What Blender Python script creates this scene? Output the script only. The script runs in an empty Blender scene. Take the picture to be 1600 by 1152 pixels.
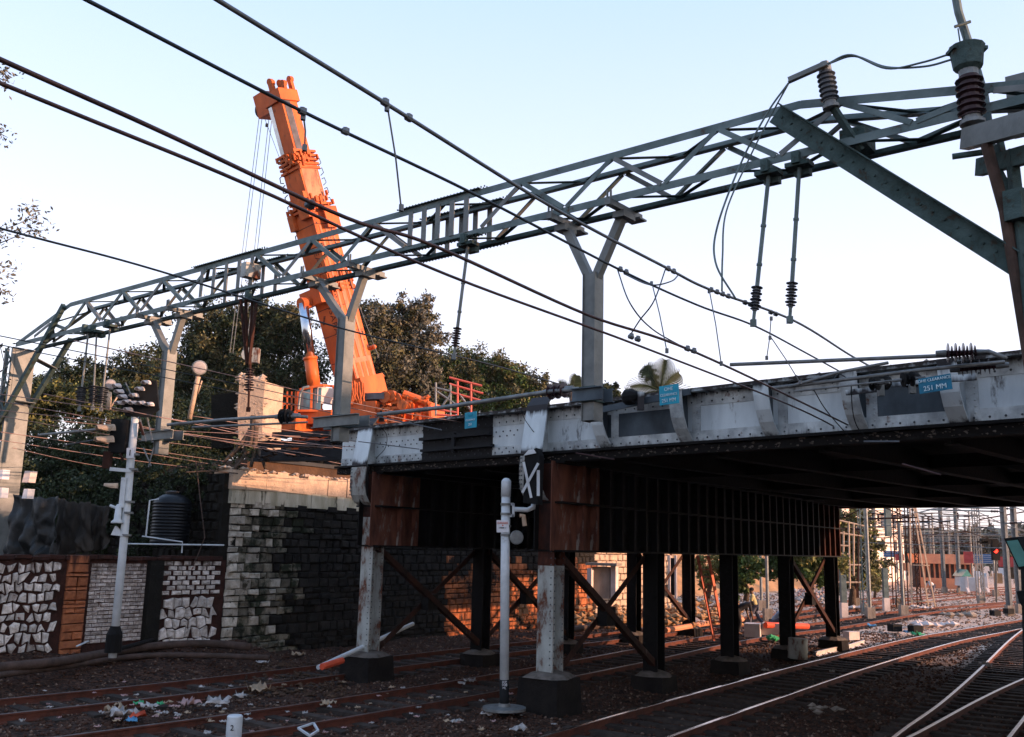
import bpy, math, random
import numpy as np
from mathutils import Vector, Matrix
random.seed(7); rng = np.random.default_rng(7)
scene = bpy.context.scene; COL = scene.collection
# ------------------------------------------------------------------ camera, sky, sun
FL, TH, RO = 1500.0, math.radians(10.54), math.radians(1.4)
CAM = Vector((0, 0, 3.1))
FV = Vector((0, math.cos(TH), math.sin(TH))); U0 = Vector((0, -math.sin(TH), math.cos(TH))); R0 = Vector((1, 0, 0))
UV = math.cos(RO)*U0 - math.sin(RO)*R0; RV = math.cos(RO)*R0 + math.sin(RO)*U0
cd = bpy.data.cameras.new('camera'); cam = bpy.data.objects.new('camera', cd); COL.objects.link(cam)
cd.sensor_width = 36; cd.lens = 36*FL/1600; cd.clip_end = 3000; cd.clip_start = .1
cam.matrix_world = Matrix.Translation(CAM) @ Matrix((RV, UV, -FV)).transposed().to_4x4()
scene.camera = cam
SUN_AZ = math.radians(20); SUN_EL = math.radians(10)          # horizontal direction to the sun: (cos, -sin)
SD = Vector((math.cos(SUN_AZ)*math.cos(SUN_EL), -math.sin(SUN_AZ)*math.cos(SUN_EL), math.sin(SUN_EL)))
w = bpy.data.worlds.new('World'); scene.world = w; w.use_nodes = True
nt = w.node_tree; bg = nt.nodes['Background']
sky = nt.nodes.new('ShaderNodeTexSky'); sky.sky_type = 'NISHITA'; sky.sun_disc = False
sky.sun_elevation = SUN_EL; sky.sun_rotation = math.atan2(SD.x, SD.y)
sky.air_density = 1.0; sky.dust_density = 2.2; sky.ozone_density = 1.0; sky.altitude = 0
wtc = nt.nodes.new('ShaderNodeTexCoord'); wsx = nt.nodes.new('ShaderNodeSeparateXYZ'); nt.links.new(wtc.outputs['Generated'], wsx.inputs[0])
wr = nt.nodes.new('ShaderNodeMapRange'); wr.inputs['From Min'].default_value = 0.0; wr.inputs['From Max'].default_value = .62; nt.links.new(wsx.outputs['Z'], wr.inputs['Value'])
wm = nt.nodes.new('ShaderNodeMix'); wm.data_type = 'RGBA'; wm.inputs[6].default_value = (7.3, 6.5, 7.0, 1); wm.inputs[7].default_value = (2.7, 4.0, 6.4, 1); nt.links.new(wr.outputs[0], wm.inputs[0])   # bright thin city haze over the whole sky
wx = nt.nodes.new('ShaderNodeMix'); wx.data_type = 'RGBA'; wx.inputs[0].default_value = .62; nt.links.new(sky.outputs[0], wx.inputs[6]); nt.links.new(wm.outputs[2], wx.inputs[7])
nt.links.new(wx.outputs[2], bg.inputs[0]); bg.inputs[1].default_value = .15
sl = bpy.data.lights.new('sun', 'SUN'); sl.energy = 4.8; sl.angle = math.radians(.5); sl.color = (1, .57, .36)
so = bpy.data.objects.new('sun', sl); COL.objects.link(so); so.rotation_euler = SD.to_track_quat('Z', 'Y').to_euler()
scene.view_settings.view_transform = 'Standard'; scene.view_settings.look = 'None'
scene.view_settings.gamma = 1; scene.view_settings.use_curve_mapping = False
scene.view_settings.exposure = 0.85
# ------------------------------------------------------------------ measuring helpers (pixel of the photo -> point in the place)
def ray(px, py): return FV + (px-800)/FL*RV - (py-576)/FL*UV
def G(px, py, z=0.0): d = ray(px, py); return CAM + d*((z-CAM.z)/d.z)
def D(px, py, Y): d = ray(px, py); return CAM + d*(Y/d.y)
def PLN(px, py, p0, n):
    d = ray(px, py); return CAM + d*((Vector(p0)-CAM).dot(n)/d.dot(n))
V = Vector; Z = V((0, 0, 1))
# ------------------------------------------------------------------ materials
MATS = {}
MF = {'truss_paint': 0.62, 'truss_moss': 0.6, 'post_paint': 0.7, 'flange_dirty': 0.9, 'dark_shade_steel': 0.22, 'rust_steel': 0.5, 'ballast': 0.6, 'ballast_pale': 0.8, 'ashlar': 0.85, 'mortar_red': 0.7, 'mortar_dark': 0.38, 'leaf_dark': 0.55, 'leaf_olive': 0.75, 'leaf_green': 0.65, 'leaf_grey': 0.8, 'leaf_yellow': 0.75, 'sleeper': 0.6, 'rail_side': 0.75, 'pedestal': 0.5, 'pedestal_top': 0.6, 'galv': 0.65, 'girder_dirty': 0.7, 'girder_black': 0.5, 'tarp_black': 0.4, 'tarp_grey': 0.35, 'ground': 0.52, 'earth': 0.6, 'brick_pale': 0.85, 'concrete': 0.75, 'cable_grey': 0.6, 'bark': 0.7, 'pipe_brown': 0.7, 'insul': 0.6, 'insul_grey': 0.6, 'brick_orange': 0.8, 'column_paint': 0.85, 'tank_black': 0.6, 'rail_dull': 0.8}
def mat(name, c1, c2=None, rough=.7, metal=0, scale=3.0, bump=0.0, c3=None, t3=.62, sc3=.8, stretch=1, rnd=0.0, emit=None, bscale=None, lo=.35, hi=.65, spec=.2):
    f_ = MF.get(name, 1); c1 = tuple(v*f_ for v in c1); c2 = tuple(v*f_ for v in c2) if c2 else None; c3 = tuple(v*f_ for v in c3) if c3 else None
    m = bpy.data.materials.new(name); m.use_nodes = True; t = m.node_tree; N = t.nodes; L = t.links; b = N['Principled BSDF']
    b.inputs['Roughness'].default_value = rough; b.inputs['Metallic'].default_value = metal; b.inputs['Specular IOR Level'].default_value = spec
    tc = N.new('ShaderNodeTexCoord'); mp = N.new('ShaderNodeMapping'); L.new(tc.outputs['Object'], mp.inputs[0])
    mp.inputs['Scale'].default_value = (1, 1, 1/stretch)
    def noise(s, det=6, r=.6, src=mp):
        n = N.new('ShaderNodeTexNoise'); n.inputs['Scale'].default_value = s; n.inputs['Detail'].default_value = det; n.inputs['Roughness'].default_value = r
        L.new(src.outputs[0], n.inputs['Vector']); return n
    def ramp(n, a, z2):
        r = N.new('ShaderNodeMapRange'); r.inputs['From Min'].default_value = a; r.inputs['From Max'].default_value = z2; L.new(n.outputs[0], r.inputs['Value']); return r
    def mix(f, a, bb):
        x = N.new('ShaderNodeMix'); x.data_type = 'RGBA'; L.new(f, x.inputs[0])
        for i, v in ((6, a), (7, bb)):
            if isinstance(v, tuple): x.inputs[i].default_value = (*v, 1)
            else: L.new(v, x.inputs[i])
        return x.outputs[2]
    c2 = c2 or tuple(v*.7 for v in c1)
    col = mix(ramp(noise(scale), lo, hi).outputs[0], c1, c2)
    if c3: col = mix(ramp(noise(sc3*scale, 8, .7), t3, t3+.08).outputs[0], col, c3)
    if rnd:
        oi = N.new('ShaderNodeObjectInfo'); h = N.new('ShaderNodeHueSaturation'); r = N.new('ShaderNodeMapRange')
        r.inputs['To Min'].default_value = 1-rnd; r.inputs['To Max'].default_value = 1+rnd; L.new(oi.outputs['Random'], r.inputs['Value'])
        L.new(r.outputs[0], h.inputs['Value']); L.new(col, h.inputs['Color']); col = h.outputs[0]
    L.new(col, b.inputs['Base Color'])
    if bump:
        nb = noise(bscale or scale*4, 6, .65, tc if False else mp); bp = N.new('ShaderNodeBump'); bp.inputs['Strength'].default_value = bump; bp.inputs['Distance'].default_value = .05
        L.new(nb.outputs[0], bp.inputs['Height']); L.new(bp.outputs[0], b.inputs['Normal'])
    if emit: b.inputs['Emission Color'].default_value = (*emit[:3], 1); b.inputs['Emission Strength'].default_value = emit[3]
    MATS[name] = m; return m
M = MATS
mat('truss_paint', (.22, .285, .285), (.12, .17, .17), .55, .2, 2.5, .25, c3=(.10, .07, .05), t3=.60, sc3=2)
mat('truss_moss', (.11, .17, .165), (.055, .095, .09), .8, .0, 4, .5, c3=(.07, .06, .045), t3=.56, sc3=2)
mat('post_paint', (.235, .25, .245), (.15, .165, .16), .5, .2, 3, .15, c3=(.14, .08, .05), t3=.66, sc3=1.5)
mat('girder_paint', (.62, .69, .71), (.40, .46, .49), .6, .1, 1.4, .15, c3=(.05, .045, .045), t3=.585, sc3=1.6, stretch=3.5)
mat('girder_dirty', (.13, .17, .20), (.05, .065, .08), .7, .1, 1.2, .3, c3=(.26, .31, .34), t3=.64, sc3=1.2, stretch=1.6)
mat('girder_black', (.03, .033, .038), (.015, .015, .018), .7, .1, 2, .3)
mat('flange_dirty', (.62, .68, .69), (.28, .31, .32), .6, .1, 2.5, .3, c3=(.14, .07, .045), t3=.60, sc3=1.1)
mat('dark_shade_steel', (.022, .018, .017), (.010, .008, .008), .75, .1, 3, .4, c3=(.09, .04, .025), t3=.66, sc3=1)  # shade below the deck put into a darker steel colour
mat('rust_steel', (.10, .036, .022), (.035, .016, .012), .8, .1, 3, .5, c3=(.22, .17, .14), t3=.62, sc3=.8, stretch=2)
mat('rust_dark', (.075, .022, .012), (.02, .009, .007), .85, .1, 3, .5, c3=(.13, .045, .025), t3=.6, sc3=.8, stretch=2)
mat('rust_panel', (.20, .075, .045), (.06, .022, .015), .85, .1, 3, .5, c3=(.26, .22, .19), t3=.57, sc3=.7, stretch=3)
mat('column_paint', (.44, .46, .43), (.20, .19, .17), .65, .05, 2.2, .3, c3=(.12, .038, .018), t3=.505, sc3=1, stretch=2)
mat('rivet', (.08, .09, .10), None, .6, .3)
mat('cable_dark', (.035, .045, .055), (.02, .025, .03), .5, .4)
mat('cable_rust', (.10, .055, .05), (.05, .03, .03), .5, .4)
mat('cable_grey', (.24, .26, .28), None, .5, .4)
mat('cable_pink', (.34, .22, .19), (.20, .13, .11), .5, .3)  # warm sunlit tint put into the wire colour
mat('insul', (.075, .035, .04), (.04, .02, .025), .25, 0, 5)
mat('insul_grey', (.15, .17, .19), (.09, .10, .12), .35, 0, 5)
mat('galv', (.33, .35, .35), (.20, .21, .21), .5, .4, 6, .2)
mat('crane_orange', (.68, .145, .035), (.42, .08, .022), .45, 0, 1.3, .08, c3=(.20, .06, .03), t3=.59, sc3=2.5, stretch=2.5)
mat('crane_red', (.62, .13, .03), (.36, .08, .02), .5, 0, 5, .3)
mat('crane_grey', (.12, .11, .12), (.07, .065, .07), .5, .3, 3)
mat('crane_dark', (.035, .03, .03), (.02, .018, .018), .6, .2, 3)
mat('chrome', (.55, .62, .70), None, .18, 1, 2)
mat('glass', (.16, .30, .30), (.10, .20, .20), .12, .0, 1, spec=.8)
mat('lettering', (.12, .03, .02), None, .6)
mat('white_text', (.62, .75, .80), (.45, .60, .66), .6, 0, 20)
mat('sign_blue', (.02, .33, .46), (.015, .25, .38), .5, 0, 6, .15, rnd=.1)
mat('sign_deep', (.015, .17, .28), (.012, .12, .20), .5, 0, 6, .15)
mat('sign_white', (.70, .70, .72), (.5, .5, .52), .6)
mat('pole_white', (.58, .62, .64), (.42, .45, .47), .5, .1, 2.5, .1, c3=(.22, .16, .12), t3=.66, sc3=2)
mat('black_paint', (.010, .011, .012), None, .8, spec=.15)
mat('stone_pale', (.74, .68, .63), (.44, .38, .33), .85, 0, 8, .6, c3=(.16, .07, .05), t3=.60, sc3=.8, rnd=.28)
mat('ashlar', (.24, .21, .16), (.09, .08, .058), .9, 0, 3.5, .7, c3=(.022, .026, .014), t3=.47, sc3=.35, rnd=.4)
mat('mortar_red', (.075, .028, .02), (.035, .016, .012), .95, 0, 5, .6)
mat('mortar_dark', (.035, .03, .022), (.018, .016, .012), .95, 0, 4, .6)
mat('quoin', (.50, .45, .38), (.26, .23, .18), .9, 0, 5, .6, c3=(.07, .06, .04), t3=.56, sc3=.7, rnd=.3)
mat('brick_orange', (.50, .17, .07), (.34, .11, .05), .85, 0, 7, .5, rnd=.25)
mat('brick_pale', (.66, .59, .54), (.36, .29, .25), .85, 0, 9, .5, c3=(.12, .06, .045), t3=.58, sc3=.7, rnd=.3)
mat('concrete', (.38, .33, .28), (.25, .21, .17), .9, 0, 3, .5, c3=(.10, .085, .06), t3=.60, sc3=1, stretch=2)
mat('coping', (.52, .38, .27), (.36, .27, .20), .9, 0, 4, .6, c3=(.16, .12, .08), t3=.60)
mat('render_pale', (.50, .46, .38), (.24, .22, .15), .9, 0, 2, .4, c3=(.06, .055, .035), t3=.56, sc3=1.5, stretch=4)
mat('pedestal', (.03, .024, .02), (.014, .011, .010), .95, 0, 3, .6)
mat('pedestal_top', (.26, .22, .19), (.14, .12, .10), .95, 0, 5, .6)
mat('ground_far', (.30, .235, .19), (.18, .135, .11), .95, 0, .25, .8, c3=(.36, .31, .27), t3=.60, sc3=3, bscale=6)
mat('ballast', (.135, .066, .042), (.06, .028, .018), .95, 0, 14, 0, rnd=.0)
mat('ballast_pale', (.27, .18, .135), (.13, .085, .06), .95, 0, 14, 0)
mat('rail_side', (.17, .055, .035), (.09, .035, .025), .75, .2, 4, .4)
mat('rail_top', (.80, .72, .70), (.6, .5, .47), .22, 1, 4)
mat('rail_bright', (.78, .72, .68), (.62, .52, .46), .4, .5, 6)
mat('rail_dull', (.20, .15, .14), (.12, .09, .08), .4, .7, 4)
mat('sleeper', (.085, .062, .05), (.045, .033, .027), .9, 0, 6, .5, rnd=.25)
mat('earth', (.15, .085, .05), (.075, .045, .03), .95, 0, 1.5, .8)
mat('earth_orange', (.42, .23, .11), (.24, .14, .07), .95, 0, 1.0, .8)
mat('brick_lit_patchy', (.40, .13, .05), (.07, .025, .012), .9, 0, 1.3, .6, c3=(.012, .009, .007), t3=.50, sc3=.6, rnd=.3)  # sun patch and its dark gaps put into the brick colour
mat('ashlar_shaded', (.02, .017, .014), (.008, .007, .006), .95, 0, 3.5, .7, rnd=.4)  # stones deep under the deck: shade put into the colour
mat('tarp_black', (.035, .045, .05), (.015, .018, .02), .45, 0, 3, .5, spec=.35)
mat('tarp_grey', (.11, .095, .08), (.05, .045, .04), .8, 0, 4, .4, stretch=3)
mat('bark', (.16, .11, .08), (.08, .06, .045), .95, 0, 5, .6)
mat('leaf_dark', (.055, .075, .03), (.025, .042, .016), .6, 0, 1.2, 0)
mat('leaf_olive', (.14, .125, .055), (.06, .062, .026), .6, 0, .9, 0)
mat('leaf_green', (.10, .15, .035), (.045, .08, .02), .55, 0, .9, 0)
mat('leaf_yellow', (.25, .23, .07), (.12, .13, .04), .6, 0, .9, 0)
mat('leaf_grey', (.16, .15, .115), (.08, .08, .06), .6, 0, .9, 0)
mat('hill_green', (.075, .095, .06), (.045, .06, .04), .9, 0, .05, 0)
mat('tank_black', (.012, .014, .018), None, .35)
mat('pipe_brown', (.12, .075, .06), (.06, .04, .03), .8, 0, 4, .4)
mat('scaf_red', (.62, .13, .10), (.45, .10, .07), .6, .2, 6)
mat('ladder_red', (.75, .20, .12), (.40, .12, .08), .6, .1, 6)
mat('skin', (.16, .085, .05), None, .6)
mat('cloth_yellow', (.50, .42, .20), None, .9); mat('cloth_dark', (.03, .03, .035), None, .9); mat('cloth_grey', (.11, .11, .14), None, .9)
mat('cloth_blue', (.35, .45, .55), None, .9); mat('cloth_white', (.62, .66, .72), None, .9); mat('hair', (.01, .01, .01), None, .7)
mat('bld_pink', (.78, .66, .58), (.68, .56, .48), .85, 0, .5, 0)
mat('crane_lit_tint', (.52, .22, .12), (.36, .13, .07), .55, 0, 3, .2, c3=(.18, .09, .06), t3=.58, sc3=2, stretch=3)  # pale pink of the sunlit boom face put into the paint colour
mat('bld_dark', (.06, .055, .06), None, .3)
mat('bld_grey', (.36, .35, .36), (.28, .27, .28), .9, 0, .6)
mat('shed_orange', (.60, .26, .14), (.45, .18, .10), .8, 0, 1)
mat('shed_red', (.38, .06, .06), None, .8)
mat('board_blue', (.08, .18, .36), (.05, .12, .26), .7, 0, 2)
mat('box_grey', (.50, .53, .55), (.40, .42, .44), .7, 0, 2)
mat('teal', (.10, .28, .25), (.07, .20, .18), .35, 0, 5, .1)
mat('relay_white', (.60, .53, .50), (.45, .38, .35), .8, 0, 2, .2)
mat('red_lamp', (.5, .01, .01), None, .3, emit=(1, .02, .01, 5))
mat('lens', (.45, .42, .42), (.30, .28, .30), .2, .2, 9)
mat('litter_white', (.50, .46, .44), (.24, .21, .19), .7, 0, 9, .2); mat('litter_green', (.06, .38, .16), None, .6); mat('litter_red', (.62, .09, .04), None, .6)
mat('litter_blue', (.10, .30, .50), None, .6); mat('litter_tan', (.42, .30, .20), None, .8); mat('litter_pink', (.42, .26, .24), None, .7)
mat('asphalt', (.05, .05, .05), None, .9, 0, 3, .3)
# black grime creeping in from the upper and lower edges of the girder plates
def edge_grime(name, zc, hw, dark, amt):
    t = M[name].node_tree; N = t.nodes; L = t.links; b = N['Principled BSDF']; src = b.inputs['Base Color'].links[0].from_socket
    def mth(op, a, c=0.0, d=0.0):
        x = N.new('ShaderNodeMath'); x.operation = op
        for i, v in enumerate((a, c, d)):
            if isinstance(v, float) or isinstance(v, int): x.inputs[i].default_value = v
            else: L.new(v, x.inputs[i])
        return x.outputs[0]
    tc = N.new('ShaderNodeTexCoord'); sx = N.new('ShaderNodeSeparateXYZ'); L.new(tc.outputs['Object'], sx.inputs[0])
    e = mth('POWER', mth('DIVIDE', mth('ABSOLUTE', mth('SUBTRACT', sx.outputs[2], zc)), hw), 3.0)
    mp = N.new('ShaderNodeMapping'); mp.inputs['Scale'].default_value = (1, 1, .16); L.new(tc.outputs['Object'], mp.inputs[0])
    n = N.new('ShaderNodeTexNoise'); n.inputs['Scale'].default_value = 5.5; n.inputs['Detail'].default_value = 7; n.inputs['Roughness'].default_value = .65; L.new(mp.outputs[0], n.inputs[0])
    r = N.new('ShaderNodeMapRange'); r.inputs['From Min'].default_value = .78-amt; r.inputs['From Max'].default_value = 1.02-amt; L.new(mth('MULTIPLY_ADD', e, .42, n.outputs[0]), r.inputs[0])
    x = N.new('ShaderNodeMix'); x.data_type = 'RGBA'; L.new(r.outputs[0], x.inputs[0]); L.new(src, x.inputs[6]); x.inputs[7].default_value = (*dark, 1); L.new(x.outputs[2], b.inputs['Base Color'])
edge_grime('girder_paint', .5, .42, (.028, .027, .03), .06); edge_grime('flange_dirty', .5, .5, (.03, .025, .024), .10)
edge_grime('stone_pale', .9, 1.75, (.05, .026, .018), .09); edge_grime('brick_pale', 1.1, 1.5, (.05, .026, .018), .10); edge_grime('brick_orange', 1.0, 1.7, (.06, .02, .012), .10)
# ground: two-scale gravel
def gravel():
    m = mat('ground', (.09, .042, .025), (.034, .016, .010), .95, 0, 2.2, 0); t = m.node_tree; N = t.nodes; L = t.links; b = N['Principled BSDF']
    tc = N.new('ShaderNodeTexCoord'); v = N.new('ShaderNodeTexVoronoi'); v.inputs['Scale'].default_value = 16; L.new(tc.outputs['Object'], v.inputs[0])
    src = b.inputs['Base Color'].links[0].from_socket
    sx = N.new('ShaderNodeSeparateXYZ'); L.new(tc.outputs['Object'], sx.inputs[0]); ad = N.new('ShaderNodeMath'); L.new(sx.outputs[0], ad.inputs[0]); L.new(sx.outputs[1], ad.inputs[1])
    nz = N.new('ShaderNodeTexNoise'); nz.inputs['Scale'].default_value = .25; nz.inputs['Detail'].default_value = 6; L.new(tc.outputs['Object'], nz.inputs[0]); am = N.new('ShaderNodeMath'); am.operation = 'MULTIPLY_ADD'; L.new(nz.outputs[0], am.inputs[0]); am.inputs[1].default_value = 24; L.new(ad.outputs[0], am.inputs[2])
    mr = N.new('ShaderNodeMapRange'); mr.inputs['From Min'].default_value = 54; mr.inputs['From Max'].default_value = 66; L.new(am.outputs[0], mr.inputs[0])
    mx = N.new('ShaderNodeMix'); mx.data_type = 'RGBA'; L.new(mr.outputs[0], mx.inputs[0]); L.new(src, mx.inputs[6]); mx.inputs[7].default_value = (.36, .27, .215, 1); src = mx.outputs[2]  # sunlit brightness beyond the bridge put into a paler ground colour
    h = N.new('ShaderNodeHueSaturation'); r = N.new('ShaderNodeMapRange'); sp = N.new('ShaderNodeSeparateColor'); L.new(v.outputs['Color'], sp.inputs[0])
    L.new(sp.outputs[0], r.inputs[0]); r.inputs['To Min'].default_value = .35; r.inputs['To Max'].default_value = 2.2
    L.new(r.outputs[0], h.inputs['Value']); L.new(src, h.inputs['Color']); L.new(h.outputs[0], b.inputs['Base Color'])
    bp = N.new('ShaderNodeBump'); bp.inputs['Strength'].default_value = 1; bp.inputs['Distance'].default_value = .04; bp.invert = True
    L.new(v.outputs['Distance'], bp.inputs['Height']); L.new(bp.outputs[0], b.inputs['Normal'])
gravel()
# ------------------------------------------------------------------ object helpers
ORG = {}
def tag(o, label=None, cat=None, group=None, kind=None):
    if label: o['label'] = label
    if cat: o['category'] = cat
    if group: o['group'] = group
    if kind: o['kind'] = kind
    return o
def thing(name, label, cat, loc=(0, 0, 0), group=None):
    o = bpy.data.objects.new(name, None); COL.objects.link(o); o.location = loc; o.empty_display_size = .2
    ORG[o] = V(loc); return tag(o, label, cat, group)
def link(name, me, m, parent=None, smooth=False):
    o = bpy.data.objects.new(name, me); COL.objects.link(o)
    if m is not None and not me.materials: me.materials.append(M[m] if isinstance(m, str) else m)
    if parent is not None: o.parent = parent; ORG[o] = ORG[parent]
    else: ORG[o] = V((0, 0, 0))
    if smooth:
        for p in me.polygons: p.use_smooth = True
    return o
class MB:
    def __init__(s): s.v = []; s.f = []
    def add(s, vs, fs):
        k = len(s.v); s.v += [tuple(x) for x in vs]; s.f += [tuple(i+k for i in f) for f in fs]; return s
    def hexa(s, p): return s.add(p, [(0, 3, 2, 1), (4, 5, 6, 7), (0, 1, 5, 4), (1, 2, 6, 5), (2, 3, 7, 6), (3, 0, 4, 7)])
    def obox(s, c, ax, ay, az):      # centre and three half vectors
        c, ax, ay, az = V(c), V(ax), V(ay), V(az)
        return s.hexa([c-ax-ay-az, c+ax-ay-az, c+ax+ay-az, c-ax+ay-az, c-ax-ay+az, c+ax-ay+az, c+ax+ay+az, c-ax+ay+az])
    def box(s, c, size, yaw=0):
        ca, sa = math.cos(yaw), math.sin(yaw)
        return s.obox(c, V((ca, sa, 0))*size[0]/2, V((-sa, ca, 0))*size[1]/2, V((0, 0, size[2]/2)))
    def bar(s, p, q, wd, h, up=Z):
        p, q = V(p), V(q); d = (q-p); a = d.normalized(); sd = a.cross(up)
        if sd.length < 1e-3: sd = a.cross(V((1, 0, 0)))
        sd.normalize(); u = sd.cross(a)
        return s.obox((p+q)/2, d/2, sd*wd/2, u*h/2)
    def angle(s, p, q, wd, t=.012, n=V((0, -1, 0)), up=Z):    # L section, one leg facing n
        p, q = V(p), V(q); a = (q-p).normalized(); e = a.cross(n).normalized()
        s.obox((p+q)/2, (q-p)/2, e*wd/2, n*t/2)
        s.obox((p+q)/2 + e*(wd/2-t/2) - n*(wd*.5-.001), (q-p)/2, e*t/2, n*(wd*.5-t/2-.001)); return s
    def path(s, pts, r, seg=6, caps=True):
        pts = [V(p) for p in pts]; n = len(pts); rr = r if isinstance(r, (list, tuple)) else [r]*n
        t0 = (pts[1]-pts[0]).normalized(); x = t0.cross(Z)
        if x.length < 1e-3: x = t0.cross(V((1, 0, 0)))
        x.normalize(); vs = []
        for i, p in enumerate(pts):
            t = (pts[min(i+1, n-1)]-pts[max(i-1, 0)]).normalized(); x = (x - t*x.dot(t)).normalized(); y = t.cross(x)
            for k in range(seg):
                a = 2*math.pi*k/seg; vs.append(p + (x*math.cos(a)+y*math.sin(a))*rr[i])
        fs = [(i*seg+k, i*seg+(k+1) % seg, (i+1)*seg+(k+1) % seg, (i+1)*seg+k) for i in range(n-1) for k in range(seg)]
        if caps: fs += [tuple(range(seg))[::-1], tuple((n-1)*seg+k for k in range(seg))]
        return s.add(vs, fs)
    def tube(s, p, q, r, seg=10, r2=None): return s.path([p, q], [r, r if r2 is None else r2], seg)
    def lathe(s, p, axis, prof, seg=14):      # prof: (along axis, radius)
        p, a = V(p), V(axis).normalized(); x = a.cross(Z)
        if x.length < 1e-3: x = a.cross(V((1, 0, 0)))
        x.normalize(); y = a.cross(x); vs = []; n = len(prof)
        for t, r in prof:
            for k in range(seg):
                g = 2*math.pi*k/seg; vs.append(p + a*t + (x*math.cos(g)+y*math.sin(g))*max(r, 1e-4))
        fs = [(i*seg+k, i*seg+(k+1) % seg, (i+1)*seg+(k+1) % seg, (i+1)*seg+k) for i in range(n-1) for k in range(seg)]
        return s.add(vs, fs+[tuple(range(seg))[::-1], tuple((n-1)*seg+k for k in range(seg))])
    def prism(s, poly, ext):
        poly = [V(p) for p in poly]; e = V(ext); n = len(poly)
        return s.add(poly+[p+e for p in poly], [tuple(range(n))[::-1], tuple(range(n, 2*n))]+[(i, (i+1) % n, n+(i+1) % n, n+i) for i in range(n)])
    def ico(s, c, r, sq=(1, 1, 1), seed=None):
        c = V(c); vs = []
        for d in ((1, 0, 0), (-1, 0, 0), (0, 1, 0), (0, -1, 0), (0, 0, 1), (0, 0, -1)):
            k = r*(random.uniform(.7, 1.2)); vs.append(c+V((d[0]*sq[0], d[1]*sq[1], d[2]*sq[2]))*k)
        return s.add(vs, [(0, 2, 4), (2, 1, 4), (1, 3, 4), (3, 0, 4), (2, 0, 5), (1, 2, 5), (3, 1, 5), (0, 3, 5)])
    def build(s, name, m, parent=None, smooth=False):
        o = ORG[parent] if parent is not None else V((0, 0, 0))
        me = bpy.data.meshes.new(name); me.from_pydata([(a-o.x, b-o.y, c-o.z) for a, b, c in s.v], [], s.f); me.update()
        return link(name, me, m, parent, smooth)
def npmesh(name, verts, faces, nper):
    me = bpy.data.meshes.new(name); nv = len(verts); nf = len(faces)
    me.vertices.add(nv); me.vertices.foreach_set('co', np.ascontiguousarray(verts, dtype=np.float32).ravel())
    me.loops.add(nf*nper); me.loops.foreach_set('vertex_index', np.ascontiguousarray(faces, dtype=np.int32).ravel())
    me.polygons.add(nf); me.polygons.foreach_set('loop_start', np.arange(0, nf*nper, nper, dtype=np.int32))
    me.update(calc_edges=True); return me
def text_mesh(txt, size, align='CENTER', space=1.0):
    c = bpy.data.curves.new('lettering', 'FONT'); c.body = txt; c.size = size; c.align_x = align; c.align_y = 'CENTER'; c.extrude = .004; c.space_character = space
    o = bpy.data.objects.new('lettering', c); COL.objects.link(o); me = bpy.data.meshes.new_from_object(o.evaluated_get(bpy.context.evaluated_depsgraph_get()))
    bpy.data.objects.remove(o); bpy.data.curves.remove(c); me.name = 'lettering'; return me
def text(txt, size, c, xdir, ydir, m, parent, name='lettering', space=1.0):
    me = text_mesh(txt, size, space=space); x = V(xdir).normalized(); zz = x.cross(V(ydir)).normalized(); y = zz.cross(x)
    o = link(name, me, m, parent); o.matrix_local = Matrix.Translation(V(c)-ORG[parent]) @ Matrix((x, y, zz)).transposed().to_4x4(); return o
def skin_mesh(pts, edges, radii, sub=2):
    me = bpy.data.meshes.new('body'); me.from_pydata([tuple(p) for p in pts], edges, []); o = bpy.data.objects.new('body', me); COL.objects.link(o)
    o.modifiers.new('s', 'SKIN'); sd = me.skin_vertices[0].data
    for i, r in enumerate(radii): sd[i].radius = (r, r) if not isinstance(r, tuple) else r
    sd[0].use_root = True
    o.modifiers.new('d', 'SUBSURF').levels = sub
    res = bpy.data.meshes.new_from_object(o.evaluated_get(bpy.context.evaluated_depsgraph_get())); bpy.data.objects.remove(o); return res
def sheds(mb, p, axis, n, pitch, r, core, big=1.0):     # ribbed insulator
    prof = [(0, core)]
    for i in range(n):
        t = pitch*(i+.25); rr = r*(1 if i % 2 == 0 else big)
        prof += [(t, core), (t+pitch*.22, rr), (t+pitch*.34, rr), (t+pitch*.5, core)]
    prof.append((pitch*(n+.2), core)); mb.lathe(p, axis, prof, 16); return mb
def leaves(blobs, n, size, clump=.12, flat=.0):
    """blobs: (centre, (rx, ry, rz)); leaf quads in clumps near the surface of each lumpy blob"""
    tot = sum(r[0]*r[2] for _, r in blobs); out = []
    for c, r in blobs:
        k = max(30, int(n*r[0]*r[2]/tot)); nc = max(8, int(k/60)); r = np.array(r)
        d = rng.normal(size=(nc, 3)); d /= np.linalg.norm(d, axis=1)[:, None]; rad = rng.uniform(.35, 1.08, (nc, 1))**.6
        lump = 1+.28*np.sin(d[:, :1]*5+d[:, 2:]*4+c[0])+.12*rng.normal(size=(nc, 1)); cc = np.array(c)+d*rad*r*lump
        i = rng.integers(0, nc, k); p = cc[i]+rng.normal(size=(k, 3))*clump*r.mean(); a = rng.normal(size=(k, 3)); a /= np.linalg.norm(a, axis=1)[:, None]; e = rng.normal(size=(k, 3)); e -= a*(e*a).sum(1)[:, None]; e /= np.linalg.norm(e, axis=1)[:, None]
        s = size*rng.uniform(.6, 1.3, (k, 1)); out.append(np.stack([p-a*s, p+e*s*.45, p+a*s, p-e*s*.45], 1).reshape(-1, 3))
    return np.concatenate(out)
def leafobj(vs, m, parent, name='crown'):
    o = ORG[parent]; vs = vs-np.array(o); return link(name, npmesh(name, vs, np.arange(len(vs)).reshape(-1, 4), 4), m, parent)
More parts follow.
